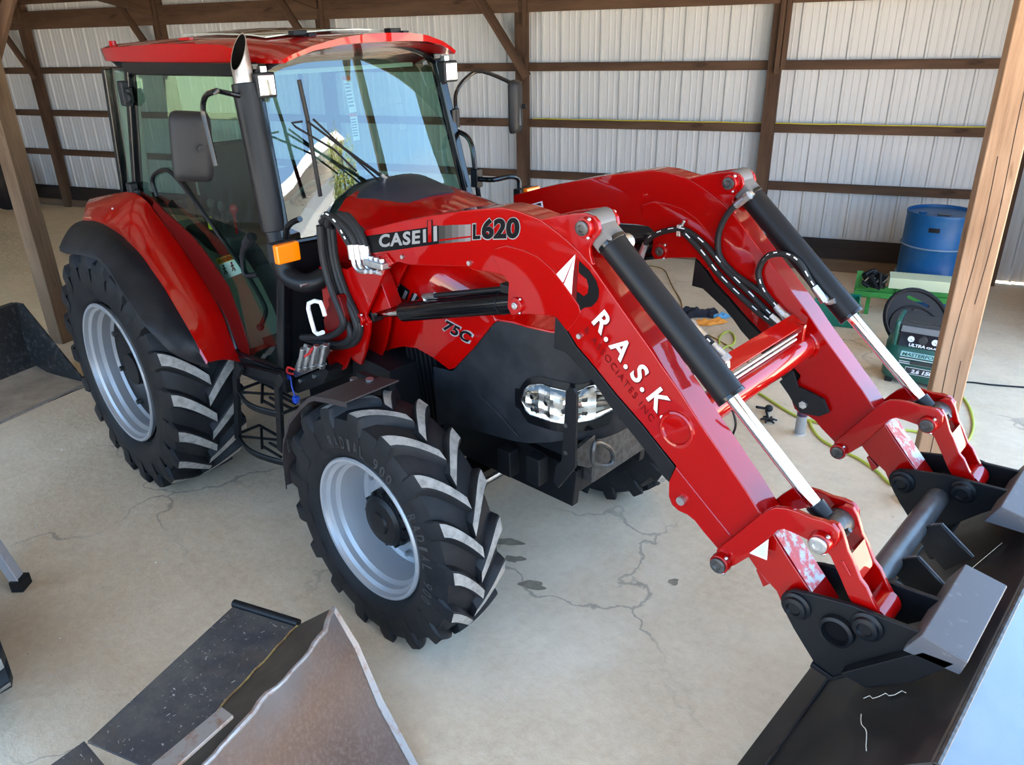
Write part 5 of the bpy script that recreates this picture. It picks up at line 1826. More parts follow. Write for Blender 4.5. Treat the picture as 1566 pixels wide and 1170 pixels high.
for k, pp in enumerate(([(1.619, -0.57, 1.74), (1.617, -0.57, 1.588), (1.648, -0.57, 1.443), (1.71, -0.57, 1.302), (1.727, -0.57, 1.227), (1.636, -0.57, 1.165), (1.495, -0.57, 1.139), (1.349, -0.57, 1.123)], [(1.639, -0.56, 1.721), (1.64, -0.56, 1.575), (1.674, -0.56, 1.446), (1.752, -0.56, 1.339), (1.768, -0.56, 1.265), (1.698, -0.56, 1.194), (1.566, -0.56, 1.141), (1.401, -0.56, 1.119)], [(1.652, -0.55, 1.706), (1.652, -0.55, 1.56), (1.697, -0.55, 1.433), (1.765, -0.55, 1.324), (1.773, -0.55, 1.254), (1.712, -0.55, 1.185), (1.577, -0.55, 1.134), (1.439, -0.55, 1.109)], [(1.635, -0.6, 1.728), (1.629, -0.6, 1.582), (1.662, -0.6, 1.453), (1.72, -0.6, 1.343), (1.718, -0.6, 1.281), (1.609, -0.6, 1.21), (1.47, -0.6, 1.169), (1.365, -0.6, 1.143)])):
    hose(pp, 0.0165, TR, pr_=False, ends=False)
# red selector bracket with its white lever
sb_ = [(1.604, 1.336), (1.631, 1.37), (1.625, 1.391), (1.649, 1.411), (1.706, 1.429), (1.719, 1.419), (1.744, 1.342), (1.739, 1.317), (1.708, 1.278), (1.598, 1.23), (1.57, 1.246), (1.568, 1.284), (1.603, 1.304)]
MB().prism(sb_, -0.60, -0.52).build('coupler_bracket', M_DARKREDP, TR, bevel=0.004)
MB().tube([(1.665, -0.65, 1.335), (1.656, -0.65, 1.367), (1.642, -0.65, 1.395), (1.596, -0.65, 1.391), (1.545, -0.65, 1.368), (1.536, -0.65, 1.341), (1.547, -0.65, 1.287), (1.562, -0.65, 1.236), (1.587, -0.65, 1.229), (1.632, -0.65, 1.249)], 0.010, 8).build('coupler_lever', M_WHITEM, TR, label='white coupler lever')
sp = [(1.36, -0.66, 0.95), (1.645, -0.66, 1.095), (1.638, -0.66, 1.135), (1.578, -0.66, 1.096), (1.632, -0.66, 1.205), (1.697, -0.66, 1.227)] + []
pl = [(1.325, 0.933), (1.299, 0.943), (1.384, 1.061), (1.448, 1.145), (1.524, 1.148), (1.592, 1.176), (1.659, 1.202), (1.643, 1.146), (1.602, 1.096), (1.614, 1.08)]
vp = MB().prism(pl, -0.645, -0.637).build('valve_plate', M_ZINC, TR, bevel=0.002, label='zinc plate with hydraulic couplers')
for a in [(1.463, -0.66, 1.129), (1.522, -0.66, 1.154), (1.58, -0.66, 1.175), (1.656, -0.66, 1.198)]:
    b_ = (a[0] - 0.035, a[1] - 0.01, a[2] - 0.10)
    MB().cyl(a, b_, 0.015, n=12).cyl(b_, (b_[0] - 0.008, b_[1], b_[2] - 0.02), 0.018, n=12).build('coupler', M_ZINC, vp, bevel=0.002)
M_BLUE = mat('blue cap plastic', (0.01, 0.06, 0.45), 0.4)
M_REDC = mat('red cap plastic', (0.5, 0.02, 0.02), 0.4)
q = [(1.284, -0.67, 0.931), (1.314, -0.67, 0.982), (1.504, -0.67, 1.103)]
MB().sphere(q[0], 0.020, 8).tube([(1.323, -0.67, 0.95), (1.322, -0.67, 0.896), (1.34, -0.67, 0.83)], 0.004, 6).build('dust_cap', M_BLUE, vp)
MB().box([(1.346, -0.67, 0.828)][0], (0.03, 0.03, 0.035)).build('dust_cap', M_BLUE, vp, bevel=0.005)
MB().tube([(1.369, -0.67, 0.998), (1.311, -0.67, 0.992), (1.303, -0.67, 0.962), (1.351, -0.67, 0.968)], 0.006, 6, sm=3).tube([(1.498, -0.68, 1.104), (1.547, -0.68, 1.134), (1.576, -0.68, 1.167)], 0.006, 6).build('dust_cap', M_REDC, vp)
fb_ = [(1.16, 0.823), (1.247, 0.886), (1.55, 1.042), (1.59, 1.033), (1.532, 0.951), (1.279, 0.822)]
MB().prism(fb_, -0.62, -0.40).build('valve_bracket', M_BLK, TR, bevel=0.004)
for p in [(1.339, -0.622, 0.913), (1.471, -0.622, 0.976)]:
    MB().cyl(p, (p[0], p[1] - 0.012, p[2]), 0.010, n=8).build('bolt', M_ZINC, TR)

# ---------------------------------------------------------------- writing on the near boom and hood
LIFT = (0, -0.0015, 0)
dec = MB()
ya = -(LY0 + 0.0012)


def decal(name, pts, m, parent, lift=0.0):
    return MB().add([(x, ya - lift, z) for x, z in pts], [list(range(len(pts)))]).build(name, m, parent)


nb = [o for o in bpy.data.objects if o.name.startswith('loader_boom')][0]
decal('decal_band', [(1.84, 1.695), (1.859, 1.701), (2.32, 1.81), (2.314, 1.739), (1.847, 1.621), (1.828, 1.617)], M_BLACKPR, nb)
for k in range(5):
    x0, x1 = 671 + 9.8 * k, 671 + 9.8 * (k + 1)
    pass
g0 = [(2.32, 1.81), (2.356, 1.816), (2.393, 1.823), (2.428, 1.828), (2.463, 1.834), (2.494, 1.84)]
g1 = [(2.314, 1.739), (2.351, 1.747), (2.388, 1.755), (2.423, 1.763), (2.459, 1.77), (2.49, 1.777)]
for k in range(5):
    v_ = 0.01 + 0.022 * k ** 1.3
    decal('decal_band', [g0[k], g0[k + 1], g1[k + 1], g1[k]], mat('band grey %d' % k, (v_ + 0.02 * k / 4, v_, v_), 0.4), nb)
decal('decal_line', [(2.319, 1.757), (2.491, 1.797), (2.491, 1.791), (2.318, 1.75)], M_REDBOOM, nb, 0.0006)


def word(name, s, q, m, parent, bold, y, spacing=1.0):
    (a, b_, c_) = q
    mb = MB()
    add_text(mb, s, (a[0], y, a[1]), (b_[0], y, b_[1]), (c_[0], y, c_[1]), (0, 0, 0), bold, spacing)
    return mb.build(name, m, parent)


word('lettering', 'CASE', [(1.941, 1.664), (2.205, 1.723), (1.949, 1.72)], M_SILVPR, nb, 0.035, ya - 0.0012, 1.12)
for pts, mm2, lf in (([(2.222, 1.784), (2.251, 1.791), (2.247, 1.731), (2.218, 1.724)], M_BLACKPR, 0.0004), ([(2.284, 1.804), (2.314, 1.811), (2.311, 1.747), (2.28, 1.74)], M_BLACKPR, 0.0004), ([(2.254, 1.821), (2.287, 1.828), (2.28, 1.739), (2.247, 1.731)], M_BLACKPR, 0.0004),
                     ([(2.228, 1.782), (2.246, 1.787), (2.242, 1.734), (2.224, 1.73)], M_SILVPR, 0.0012), ([(2.29, 1.803), (2.311, 1.809), (2.307, 1.749), (2.286, 1.744)], M_SILVPR, 0.0012), ([(2.26, 1.82), (2.281, 1.825), (2.274, 1.741), (2.254, 1.736)], M_REDBOOM, 0.0012)):
    decal('emblem', pts, mm2, nb, lf)
word('lettering_edge', 'L', [(2.497, 1.781), (2.546, 1.791), (2.501, 1.844)], M_SILVPR, nb, 0.075, ya - 0.0006)
word('lettering', 'L', [(2.502, 1.785), (2.541, 1.793), (2.506, 1.841)], M_BLACKPR, nb, 0.045, ya - 0.0012)
word('lettering_edge', '620', [(2.543, 1.788), (2.735, 1.821), (2.547, 1.87)], M_SILVPR, nb, 0.062, ya - 0.0009, 1.0)
word('lettering', '620', [(2.548, 1.793), (2.731, 1.824), (2.552, 1.868)], M_BLACKPR, nb, 0.045, ya - 0.0015, 1.02)
word('lettering_edge', 'R.A.S.K.', [(3.046, 1.586), (3.34, 1.316), (3.1, 1.647)], M_DARKRED, nb, 0.042, ya - 0.0006, 1.30)
word('lettering', 'R.A.S.K.', [(3.047, 1.59), (3.338, 1.321), (3.099, 1.648)], M_WHITE, nb, 0.024, ya - 0.0012, 1.32)
word('lettering', '& ASSOCIATES INC', [(3.015, 1.554), (3.297, 1.301), (3.029, 1.574)], M_DARKRED, nb, 0.0, ya - 0.0006, 1.25)
decal('arrow', [(2.976, 1.809), (2.927, 1.706), (2.844, 1.672), (2.902, 1.733)], M_WHITE, nb, 0.0008)
decal('arrow', [(2.976, 1.806), (2.968, 1.743), (2.962, 1.661), (2.957, 1.569), (2.945, 1.627), (2.93, 1.7)], M_WHITE, nb, 0.0008)
decal('arrow_shadow', [(2.982, 1.803), (2.985, 1.742), (2.981, 1.656), (2.97, 1.565), (2.962, 1.601), (2.966, 1.662), (2.971, 1.744)], M_DARKRED, nb, 0.0004)
decal('emblem', [(2.991, 1.79), (3.032, 1.766), (3.063, 1.735), (3.074, 1.706), (3.074, 1.687), (3.067, 1.667), (3.045, 1.644), (3.019, 1.636), (2.995, 1.617), (2.976, 1.573), (2.979, 1.628), (2.985, 1.685), (3.013, 1.673), (3.029, 1.687), (3.032, 1.711), (3.023, 1.734), (2.99, 1.75)], M_BLACKPR, nb, 0.0008)
tri = [(3.693, -0.554, 0.991), (3.746, -0.554, 1.069), (3.75, -0.554, 0.993)]
bc0 = [o for o in bpy.data.objects if o.name.startswith('bell_crank')][0]
ts = MB().add(tri, [(0, 1, 2)]).build('warning_sticker', M_WHITE, bc0)
M_PALEBLUE = mat('pale blue print', (0.50, 0.58, 0.62), 0.5)
c3 = sum((Vector(p) for p in tri), Vector()) / 3
MB().add([tuple(c3 + (Vector(p) - c3) * 0.72 + Vector((0, -0.0008, 0))) for p in tri], [(0, 1, 2)]).build('sticker_print', M_PALEBLUE, ts)
tri2 = [(1.966, 0.413, 1.692), (2.035, 0.413, 1.715), (2.042, 0.413, 1.683)]
fb0 = [o for o in bpy.data.objects if o.name.startswith('loader_boom')][1]
t2 = MB().add(tri2, [(0, 1, 2)]).build('warning_sticker', M_WHITE, fb0)
c3 = sum((Vector(p) for p in tri2), Vector()) / 3
MB().add([tuple(c3 + (Vector(p) - c3) * 0.55 + Vector((0, -0.0008, 0))) for p in tri2], [(0, 1, 2)]).build('sticker_print', M_GREYPL, t2)
# hood side: slanted band, name and number
yh = -(HW + 0.0055)
MB().add([(x, yh, z) for x, z in [(1.696, 1.501), (1.73, 1.501), (2.004, 1.418), (1.943, 1.38), (1.7, 1.427), (1.674, 1.447)]], [list(range(6))]).build('decal_band', M_BLACKPR, hood)
word('lettering', 'CASE', [(1.669, 1.446), (1.842, 1.401), (1.699, 1.5)], M_SILVPR, hood, 0.045, yh - 0.001, 1.02)
for pts, mm2 in (([(1.877, 1.393), (1.905, 1.435), (1.922, 1.429), (1.895, 1.389)], M_SILVPR), ([(1.908, 1.385), (1.95, 1.457), (1.964, 1.453), (1.923, 1.382)], M_RED), ([(1.938, 1.39), (1.969, 1.434), (1.986, 1.43), (1.955, 1.388)], M_SILVPR)):
    MB().add([(x, yh - 0.001, z) for x, z in pts], [(0, 1, 2, 3)]).build('emblem', mm2, hood)
word('lettering_edge', '75C', [(2.127, 1.299), (2.299, 1.272), (2.165, 1.359)], M_SILVPR, hood, 0.055, yh - 0.0006, 1.05)
word('lettering', '75C', [(2.136, 1.305), (2.291, 1.279), (2.168, 1.353)], M_BLACKPR, hood, 0.036, yh - 0.0012, 1.07)

# ---------------------------------------------------------------- loader bucket (tipped down, back uppermost)
M_BUCKIN = mat('gloss black bucket floor', (0.030, 0.034, 0.042), 0.12, coat=1.0, spec=0.8, col2=(0.05, 0.055, 0.065), scale=9, rough2=0.2)
BL, BH = (3.925, 0.55), (4.335, 0.935)       # lip and heel of the back, seen end on (x, z)
BC = (4.99, 0.60)                            # cutting edge
BWD = 0.93
back = MB()
dirb = Vector((BH[0] - BL[0], 0, BH[1] - BL[1])).normalized()
nb_ = Vector((-dirb.z, 0, dirb.x))
pr0 = []
for k in range(7):
    t = k / 6
    pr0.append((BL[0] + (BH[0] - BL[0]) * t, BL[1] + (BH[1] - BL[1]) * t - 0.01 * math.sin(PI * t)))
def offp(p, e):
    return (p[0] + nb_.x * e, p[1] + nb_.z * e)
prof_b = pr0 + [(BH[0] + 0.02, BH[1] + 0.002)]
rows = [[(x, y, z) for y in (-BWD, -0.3, 0.3, BWD)] for x, z in prof_b]
bk = MB().grid(rows).build('loader_bucket', M_BUCK, TR, solid=0.010, angle=30, label='black loader bucket tipped down on the boom ends')
MB().add([(BH[0] + 0.015, -BWD, BH[1] + 0.004), (BH[0] + 0.015, BWD, BH[1] + 0.004), (BC[0], BWD, BC[1]), (BC[0], -BWD, BC[1])], [(0, 1, 2, 3)]).build('bucket_floor', M_BUCKIN, bk, solid=0.012, label='glossy bucket floor plate mirroring the sky')
# worn edge along the heel, folded lip and its seam
MB().tube([(BH[0] + 0.012, -BWD, BH[1] + 0.004), (BH[0] + 0.012, BWD, BH[1] + 0.004)], 0.009, 8).build('heel_edge', M_STEEL, bk)
l0 = offp(BL, 0.008)
MB().box((BL[0] - 0.0, 0, BL[1] - 0.0), (0.115, 2 * BWD, 0.02), Matrix.Rotation(-math.atan2(dirb.z, dirb.x), 3, 'Y')).build('back_lip', M_BUCK, bk, bevel=0.004)
for sd in (-1, 1):
    MB().prism([BL, BH, BC, (4.75, 0.44), (4.35, 0.36), (4.02, 0.42)], sd * BWD, sd * (BWD - 0.012)).build('bucket_side', M_BUCK, bk, bevel=0.002)
MB().box((BC[0] + 0.03, 0, BC[1] - 0.02), (0.16, 2 * BWD, 0.018), Matrix.Rotation(0.48, 3, 'Y')).build('cutting_edge', M_STEEL, bk, bevel=0.003)
for sd in (-1, 1):
    br = MB()
    br.prism(bracket, sd * 0.556, sd * 0.540)
    br.prism(bracket, sd * 0.386, sd * 0.370)
    b0 = br.build('bucket_bracket', M_BLK, bk, bevel=0.003, label='black twin plate bracket on the bucket back')
    for pt in (P_BA, P_BB):
        for y0, y1 in ((0.556, 0.578), (0.371, 0.345)):
            MB().lathe([(0.045, 0), (0.045, 0.008), (0.036, 0.012), (0.034, abs(y1 - y0)), (0.022, abs(y1 - y0) + 0.003), (0.018, abs(y1 - y0) - 0.004), (0, abs(y1 - y0) - 0.004)], (pt[0], sd * y0, pt[1]), (0, sd * (1 if y1 > y0 else -1), 0), 24).build('bucket_pin', M_BLK, b0, angle=30)
    # square folded foot
    ft = [(3.93, 0.692), (3.999, 0.68), (4.065, 0.75), (4.056, 0.757), (3.997, 0.694), (3.933, 0.71)]
    MB().prism(ft, sd * 0.565, sd * 0.36).build('bracket_foot', M_BLK, b0, bevel=0.002)
    # flat wedge against the back
    wd = [(4.025, 0.755), (4.212, 0.956), (4.293, 0.965), (4.204, 0.839), (4.097, 0.748)]
    MB().prism(wd, sd * 0.60, sd * 0.56).build('wedge_plate', M_BLK, b0, bevel=0.003)
    bxp = [(4.165, 0.93), (4.20, 1.005), (4.315, 0.985), (4.305, 0.935)]
    ys_ = (-0.60, -0.20) if sd < 0 else (0.20, 0.60)
    MB().prism(bxp, ys_[0], ys_[1]).build('stop_block', M_STOPG, b0, bevel=0.004, label='grey steel stop block')
# torque pipe and its hook plates
hc = [(3.985, 0.864)][0]
tp_ = MB().cyl((hc[0], -0.36, hc[1]), (hc[0], 0.37, hc[1]), 0.040, n=28).build('torque_pipe', mat('scuffed black pipe', (0.05, 0.05, 0.052), 0.3, col2=(0.085, 0.085, 0.09), scale=14), bk)
for sd in (-1, 1):
    MB().lathe([(0.052, 0), (0.050, 0.018), (0.040, 0.022), (0.036, 0.004), (0.036, -0.05)], (hc[0], sd * 0.556, hc[1]), (0, sd, 0), 28).build('pipe_flange', M_BLK, tp_, angle=30)
    MB().cyl((hc[0], sd * 0.5575, hc[1]), (hc[0], sd * 0.5570, hc[1]), 0.036, n=24).build('bore_shade', M_BLACKPR, tp_)  # flat black disc for the shade inside the pipe end
for y in (-0.12, 0.12):
    hk = [(hc[0] + 0.03, hc[1] + 0.02), (hc[0] + 0.075, hc[1] + 0.05), (hc[0] + 0.14, hc[1] + 0.0), (hc[0] + 0.19, hc[1] - 0.03), (hc[0] + 0.12, hc[1] - 0.12), (hc[0] + 0.02, hc[1] - 0.04)]
    MB().prism(hk, y - 0.006, y + 0.006).build('hook_plate', M_BUCK, bk, bevel=0.002)
    MB().tube([(hc[0] + 0.045, y, hc[1] + 0.034), (hc[0] + 0.078, y, hc[1] + 0.052), (hc[0] + 0.19, y, hc[1] - 0.028)], 0.004, 6).build('ground_edge', M_STOPG, bk)
for y in (-0.02, 0.03):
    MB().box((hc[0] + 0.07, y + 0.16, hc[1] - 0.07), (0.05, 0.05, 0.05), Matrix.Rotation(-0.75, 3, 'Y')).build('back_lug', M_BUCK, bk, bevel=0.008)
# chalk marks scribbled on the back
ck = MB()
random.seed(21)
def bpt(u, y):        # a point on the upper back, u along lip -> heel
    return Vector((BL[0] + (BH[0] - BL[0]) * u, y, BL[1] + (BH[1] - BL[1]) * u)) + nb_ * 0.0075
for base_u, y0, n_c, hgt in ((0.70, 0.02, 7, 0.07), (0.58, -0.03, 6, 0.06), (0.80, -0.20, 3, 0.06)):
    for k in range(n_c):
        yy = y0 - 0.020 * k
        pts = [bpt(base_u + hgt * random.random(), yy + 0.007 * (random.random() - 0.5)) for _ in range(4)]
        ck.tube(pts, 0.0012, 5)
ck.tube([bpt(0.5 + 0.02 * k, -0.70 - 0.02 * k - 0.01 * math.sin(k)) for k in range(9)], 0.0013, 5)
ck.tube([bpt(0.45 + 0.03 * k, -0.62 + 0.01 * math.sin(k * 2)) for k in range(9)], 0.0010, 5)
ck.tube([bpt(0.75, 0.25), bpt(0.55, -0.02)], 0.0010, 5)
ck.build('chalk_marks', mat('chalk', (0.70, 0.66, 0.55), 0.9), bk)
# ================================================================= things around the tractor
# ---- rusty bucket in the foreground
def bucket_top():
    m, nt, b = node_mat('scratched dark bucket steel')
    v = coords(nt)
    c = mixrgb(nt, noise(nt, v, 6, 8, 0.40, 0.68, 0.7), (0.040, 0.043, 0.052), (0.105, 0.098, 0.088))
    c = mixrgb(nt, noise(nt, coords(nt, (1, 1, 1), (0, 0, 0.5)), 2.2, 5, 0.5, 0.72), c, (0.085, 0.065, 0.045))
    fl = noise(nt, coords(nt, (30, 90, 30), (0, 0, 1.2)), 1.0, 3, 0.66, 0.72)
    c = mixrgb(nt, fl, c, (0.38, 0.37, 0.36))
    fl2 = noise(nt, coords(nt, (110, 34, 60), (0, 0, 0.3)), 1.0, 2, 0.69, 0.73)
    c = mixrgb(nt, fl2, c, (0.45, 0.43, 0.40))
    nt.links.new(c, b.inputs['Base Color'])
    b.inputs['Roughness'].default_value = 0.42
    b.inputs['Metallic'].default_value = 0.2
    bump(nt, b, noise(nt, v, 40, 5, 0.3, 0.7), 0.2, 0.003)
    return m


M_BKTOP = bucket_top()
m, nt, b = node_mat('rusty brown bucket plate')
v = coords(nt)
c = mixrgb(nt, noise(nt, v, 2.2, 6, 0.35, 0.65), (0.085, 0.045, 0.030), (0.125, 0.080, 0.060))
c = mixrgb(nt, noise(nt, v, 70, 4, 0.45, 0.75), c, (0.15, 0.10, 0.075))
sp_ = nt.nodes.new('ShaderNodeSeparateXYZ')
nt.links.new(v, sp_.inputs[0])
mr = nt.nodes.new('ShaderNodeMapRange')
mr.inputs[1].default_value = 0.40
mr.inputs[2].default_value = 0.56
nt.links.new(sp_.outputs[2], mr.inputs[0])
ad = nt.nodes.new('ShaderNodeMath')
ad.operation = 'MULTIPLY'
nt.links.new(mr.outputs[0], ad.inputs[0])
nt.links.new(noise(nt, v, 5, 6, 0.25, 0.6), ad.inputs[1])
c = mixrgb(nt, ad.outputs[0], c, (0.105, 0.105, 0.115))
nt.links.new(c, b.inputs['Base Color'])
b.inputs['Roughness'].default_value = 0.45
b.inputs['Metallic'].default_value = 0.25
M_RUST = m
M_BROWNIN = mat('brown inner plate', (0.040, 0.030, 0.022), 0.55, col2=(0.065, 0.048, 0.034), scale=10)
M_WORNEDGE = mat('bright worn steel edge', (0.36, 0.33, 0.31), 0.42, metal=0.55, col2=(0.30, 0.17, 0.12), scale=28, mixlo=0.5, mixhi=0.7)
M_WELD = mat('rusty weld bead', (0.20, 0.12, 0.05), 0.6, col2=(0.42, 0.30, 0.10), scale=30)
BA = math.radians(-70.0)
bd_, be_ = Vector((math.cos(BA), math.sin(BA), 0)), Vector((-math.sin(BA), math.cos(BA), 0))


def FB(t, u, z):
    return bd_ * t + be_ * u + Vector((0, 0, z))


o_ = FB(2.4, 1.75, 0)
fbk = empty('rusty_bucket', (o_.x, o_.y, 0), 'rusty brown loader bucket lying tipped on the floor in front, bright worn edge upward', 'bucket')
T0, T1 = 2.055, 2.76
MB().add([FB(T0, 1.39, 0.41), FB(T0, 1.70, 0.41), FB(T1, 1.70, 0.41), FB(T1, 1.39, 0.41)], [(0, 1, 2, 3)]).build('back_plate', M_BKTOP, fbk, solid=0.010, label='scratched blue black back plate')
rnd = random.Random(9)
rg = [(2.055, 1.877), (2.15, 1.910), (2.25, 1.924), (2.41, 1.928), (2.55, 1.918), (2.65, 1.920), (2.8, 1.915), (3.1, 1.91)]
edge = []
for i in range(29):
    t = T0 + (3.05 - T0) * i / 28
    edge.append((t, interp(rg, t) + rnd.uniform(-0.004, 0.004) - (0.010 if 11 < i < 14 or 17 < i < 19 else 0), 0.55 + rnd.uniform(-0.003, 0.003)))
up_ = [FB(*e) for e in edge]
kn = [FB(T0 + (3.05 - T0) * i / 28, 1.70, 0.41) for i in range(29)]
MB().grid([kn, up_]).build('inner_plate', M_BROWNIN, fbk, solid=0.006)
prof_f = [(0.0, 0.0, 0.55), (-0.002, 0.08, 0.40), (0.038, 0.191, 0.20), (0.121, 0.365, 0.05), (0.150, 0.43, 0.0)]
rows_f = []
for k_, (dt_, du_, z_) in enumerate(prof_f):
    r = []
    for i in range(29):
        t = edge[i][0]
        u = edge[i][1] if k_ == 0 else interp(rg, T0) + 0.02 * min(1, i / 6) + du_
        r.append(FB(t + dt_, u, edge[i][2] if k_ == 0 else z_ + 0.004))
    rows_f.append(r)
MB().grid(rows_f).build('floor_plate', M_RUST, fbk, solid=0.010, angle=30, label='rust brown floor plate')
MB().tube(up_, [0.010, 0.008, 0.011, 0.009, 0.012, 0.010], 7).build('worn_edge', M_WORNEDGE, fbk)
# worn strip down the end of the floor plate and the seam beside it
strip = []
for k_, r in enumerate(rows_f):
    nn = (r[3] - r[0]).cross(rows_f[min(k_ + 1, 4)][0] - rows_f[max(k_ - 1, 0)][0]).normalized()
    nn = nn if nn.z > 0 else -nn
    w_ = (0.018, 0.026, 0.034, 0.032, 0.030)[k_]
    strip.append([r[0] + nn * 0.008, r[0] + bd_ * w_ + nn * 0.008])
MB().grid(strip).build('wear_strip', M_WORNEDGE, fbk, solid=0.006)
seam = []
for k_, r in enumerate(rows_f):
    nn = (r[3] - r[0]).cross(rows_f[min(k_ + 1, 4)][0] - rows_f[max(k_ - 1, 0)][0]).normalized()
    nn = nn if nn.z > 0 else -nn
    seam.append(r[0].lerp(r[28], 0.185) + nn * 0.007 if k_ else r[0].lerp(r[28], 0.195) + nn * 0.004 - Vector((0, 0, 0.02)))
MB().tube(seam, 0.0045, 7, sm=3).build('plate_weld', M_BROWNIN, fbk)
MB().tube([FB(T0 + 0.01 + (T1 - T0 - 0.05) * i / 16, 1.70 + rnd.uniform(-0.004, 0.004), 0.418) for i in range(17)], 0.0042, 6).build('weld_bead', M_WELD, fbk)
# rolled flange and cheek at the far end
MB().tube([FB(T0, 1.385, 0.42), FB(T0, 1.53, 0.42), FB(T0, 1.70, 0.42)], 0.016, 12).build('rolled_flange', M_BLK, fbk)
MB().plate([FB(T0, 1.39, 0.405), FB(T0, 1.70, 0.405), FB(T0, 1.87, 0.54), FB(T0 + 0.005, 1.95, 0.39), FB(T0 + 0.04, 2.06, 0.19), FB(T0 + 0.14, 2.28, 0.01), FB(T0 + 0.05, 1.5, 0.02)], bd_ * 0.012).build('cheek_shade_plate', M_BKTOP, fbk)
# near end: black plate for the shaded hollow under the back plate, hook tab and a round lug
MB().plate([FB(T1 + 0.10, 1.40, 0.36), FB(T1 + 0.10, 1.72, 0.38), FB(T1 + 0.10, 1.72, 0.05), FB(T1 + 0.10, 1.42, 0.02)], bd_ * 0.012).build('cheek_shade_plate', M_BLK, fbk)
tb_ = [FB(2.60, 1.84, 0.575), FB(2.62, 1.905, 0.585), FB(3.05, 1.86, 0.60), FB(3.05, 1.775, 0.59)]
MB().plate(tb_, Vector((0, 0, 0.014))).build('hook_tab', M_WORNEDGE, fbk, bevel=0.003)
MB().cyl(FB(2.86, 1.58, 0.33), FB(2.89, 1.58, 0.35), 0.055, n=20).build('round_lug', M_BKTOP, fbk)
MB().add([FB(2.72, 1.30, 0.33), FB(2.78, 1.52, 0.30), FB(3.1, 1.52, 0.28), FB(3.1, 1.22, 0.33)], [(0, 1, 2, 3)]).build('lower_plate', M_BKTOP, fbk, solid=0.008)

# ---- old black bucket at the left
M_OLDB = mat('gritty black bucket paint', (0.018, 0.017, 0.017), 0.5, col2=(0.11, 0.10, 0.09), scale=30, mixlo=0.52, mixhi=0.72, detail=10, rough2=0.8)
M_OLDFLOOR = mat('dusty worn bucket floor', (0.42, 0.32, 0.235), 0.75, col2=(0.24, 0.185, 0.14), scale=6, mixlo=0.35, mixhi=0.7, detail=10)
A0 = Vector((-1.765, -0.70, 0.012))
wdir = (Vector((-1.53, -1.38, 0)) - Vector((-1.76, -0.70, 0))).normalized()
bdir = Vector((wdir.y, -wdir.x, 0))
bdir = bdir if bdir.x < 0 else -bdir
W_ = 1.55
ob = empty('old_bucket', tuple(A0 + wdir * (W_ / 2) + bdir * 0.3 - Vector((0, 0, 0.012))), 'old gritty black bucket with dusty floor lying left of the rear wheel', 'bucket')
pf = [(0.0, 0.0), (0.25, 0.006), (0.44, 0.018), (0.55, 0.06), (0.60, 0.14), (0.61, 0.30), (0.585, 0.585)]
rows = [[A0 + bdir * a + wdir * (W_ * i / 6) + Vector((0, 0, h_)) for i in range(7)] for a, h_ in pf]
MB().grid(rows[:4]).build('floor_plate', M_OLDFLOOR, ob, solid=0.012, angle=50, label='dusty worn floor plate')
MB().grid(rows[3:]).build('back_plate', M_OLDB, ob, solid=0.010, angle=50)
MB().box(A0 + bdir * 0.585 + wdir * (W_ / 2) + Vector((0, 0, 0.59)), (W_, 0.07, 0.022), Matrix.Rotation(math.atan2(wdir.y, wdir.x), 3, 'Z')).build('top_rail', M_OLDB, ob, bevel=0.004)
MB().box(A0 + bdir * 0.035 + wdir * (W_ / 2) + Vector((0, 0, -0.004)), (W_ + 0.02, 0.10, 0.016), Matrix.Rotation(math.atan2(wdir.y, wdir.x), 3, 'Z')).build('cutting_edge', M_WORNEDGE, ob, bevel=0.002)
for k in (0.0, 1.0):
    base = A0 + wdir * (W_ * k)
    sp = [base + bdir * a + Vector((0, 0, h_)) for a, h_ in ((0.0, 0.0), (0.02, 0.03), (0.50, 0.60), (0.59, 0.60), (0.615, 0.30), (0.60, 0.12), (0.55, 0.05), (0.44, 0.01))]
    MB().plate(sp, wdir * (0.012 if k else -0.012)).build('side_plate', M_OLDB, ob)

# ---- blue drum
M_DRUM = mat('worn blue drum paint', (0.003, 0.07, 0.21), 0.4, spec=0.3, col2=(0.03, 0.10, 0.20), scale=4, mixlo=0.5, mixhi=0.8, rough2=0.6)
dn_, ds_ = 4.17, 4.265
dc = WP(ds_, dn_, 0)
dr = empty('blue_drum', tuple(dc), 'dented blue steel drum standing by the back wall behind the green stand', 'drum')
MB().lathe([(0.0, 0.0), (0.285, 0.0), (0.292, 0.012), (0.286, 0.03), (0.286, 0.27), (0.295, 0.285), (0.286, 0.30), (0.286, 0.56), (0.295, 0.575), (0.286, 0.59), (0.286, 0.85), (0.293, 0.868), (0.290, 0.88), (0.280, 0.878), (0.276, 0.855), (0.10, 0.852), (0.0, 0.852)], dc, (0, 0, 1), 48).build('drum_body', M_DRUM, dr, angle=50)
for h_ in (0.29, 0.58):
    MB().tube([dc + Vector((0.294 * math.cos(2 * PI * i / 48), 0.294 * math.sin(2 * PI * i / 48), h_)) for i in range(48)], 0.007, 6, closed=True).build('rolled_hoop', mat('scuffed blue hoop', (0.16, 0.22, 0.30), 0.5), dr)
vd = (Vector((CAM_POS.x, CAM_POS.y, 0)) - Vector((dc.x, dc.y, 0))).normalized()
vs_ = Vector((-vd.y, vd.x, 0))
rows = []
for i in range(7):
    a = -0.16 + 0.32 * i / 6
    e = vd * math.cos(a - 0.12) + vs_ * math.sin(a - 0.12)
    rows.append([dc + e * 0.2875 + Vector((0, 0, z)) for z in (0.735, 0.775)])
MB().grid(rows).build('drum_label', M_BLK, dr)
MB().box(dc + Vector((0.03, -0.05, 0.856)), (0.10, 0.06, 0.006)).build('lid_label', M_STEEL, dr)
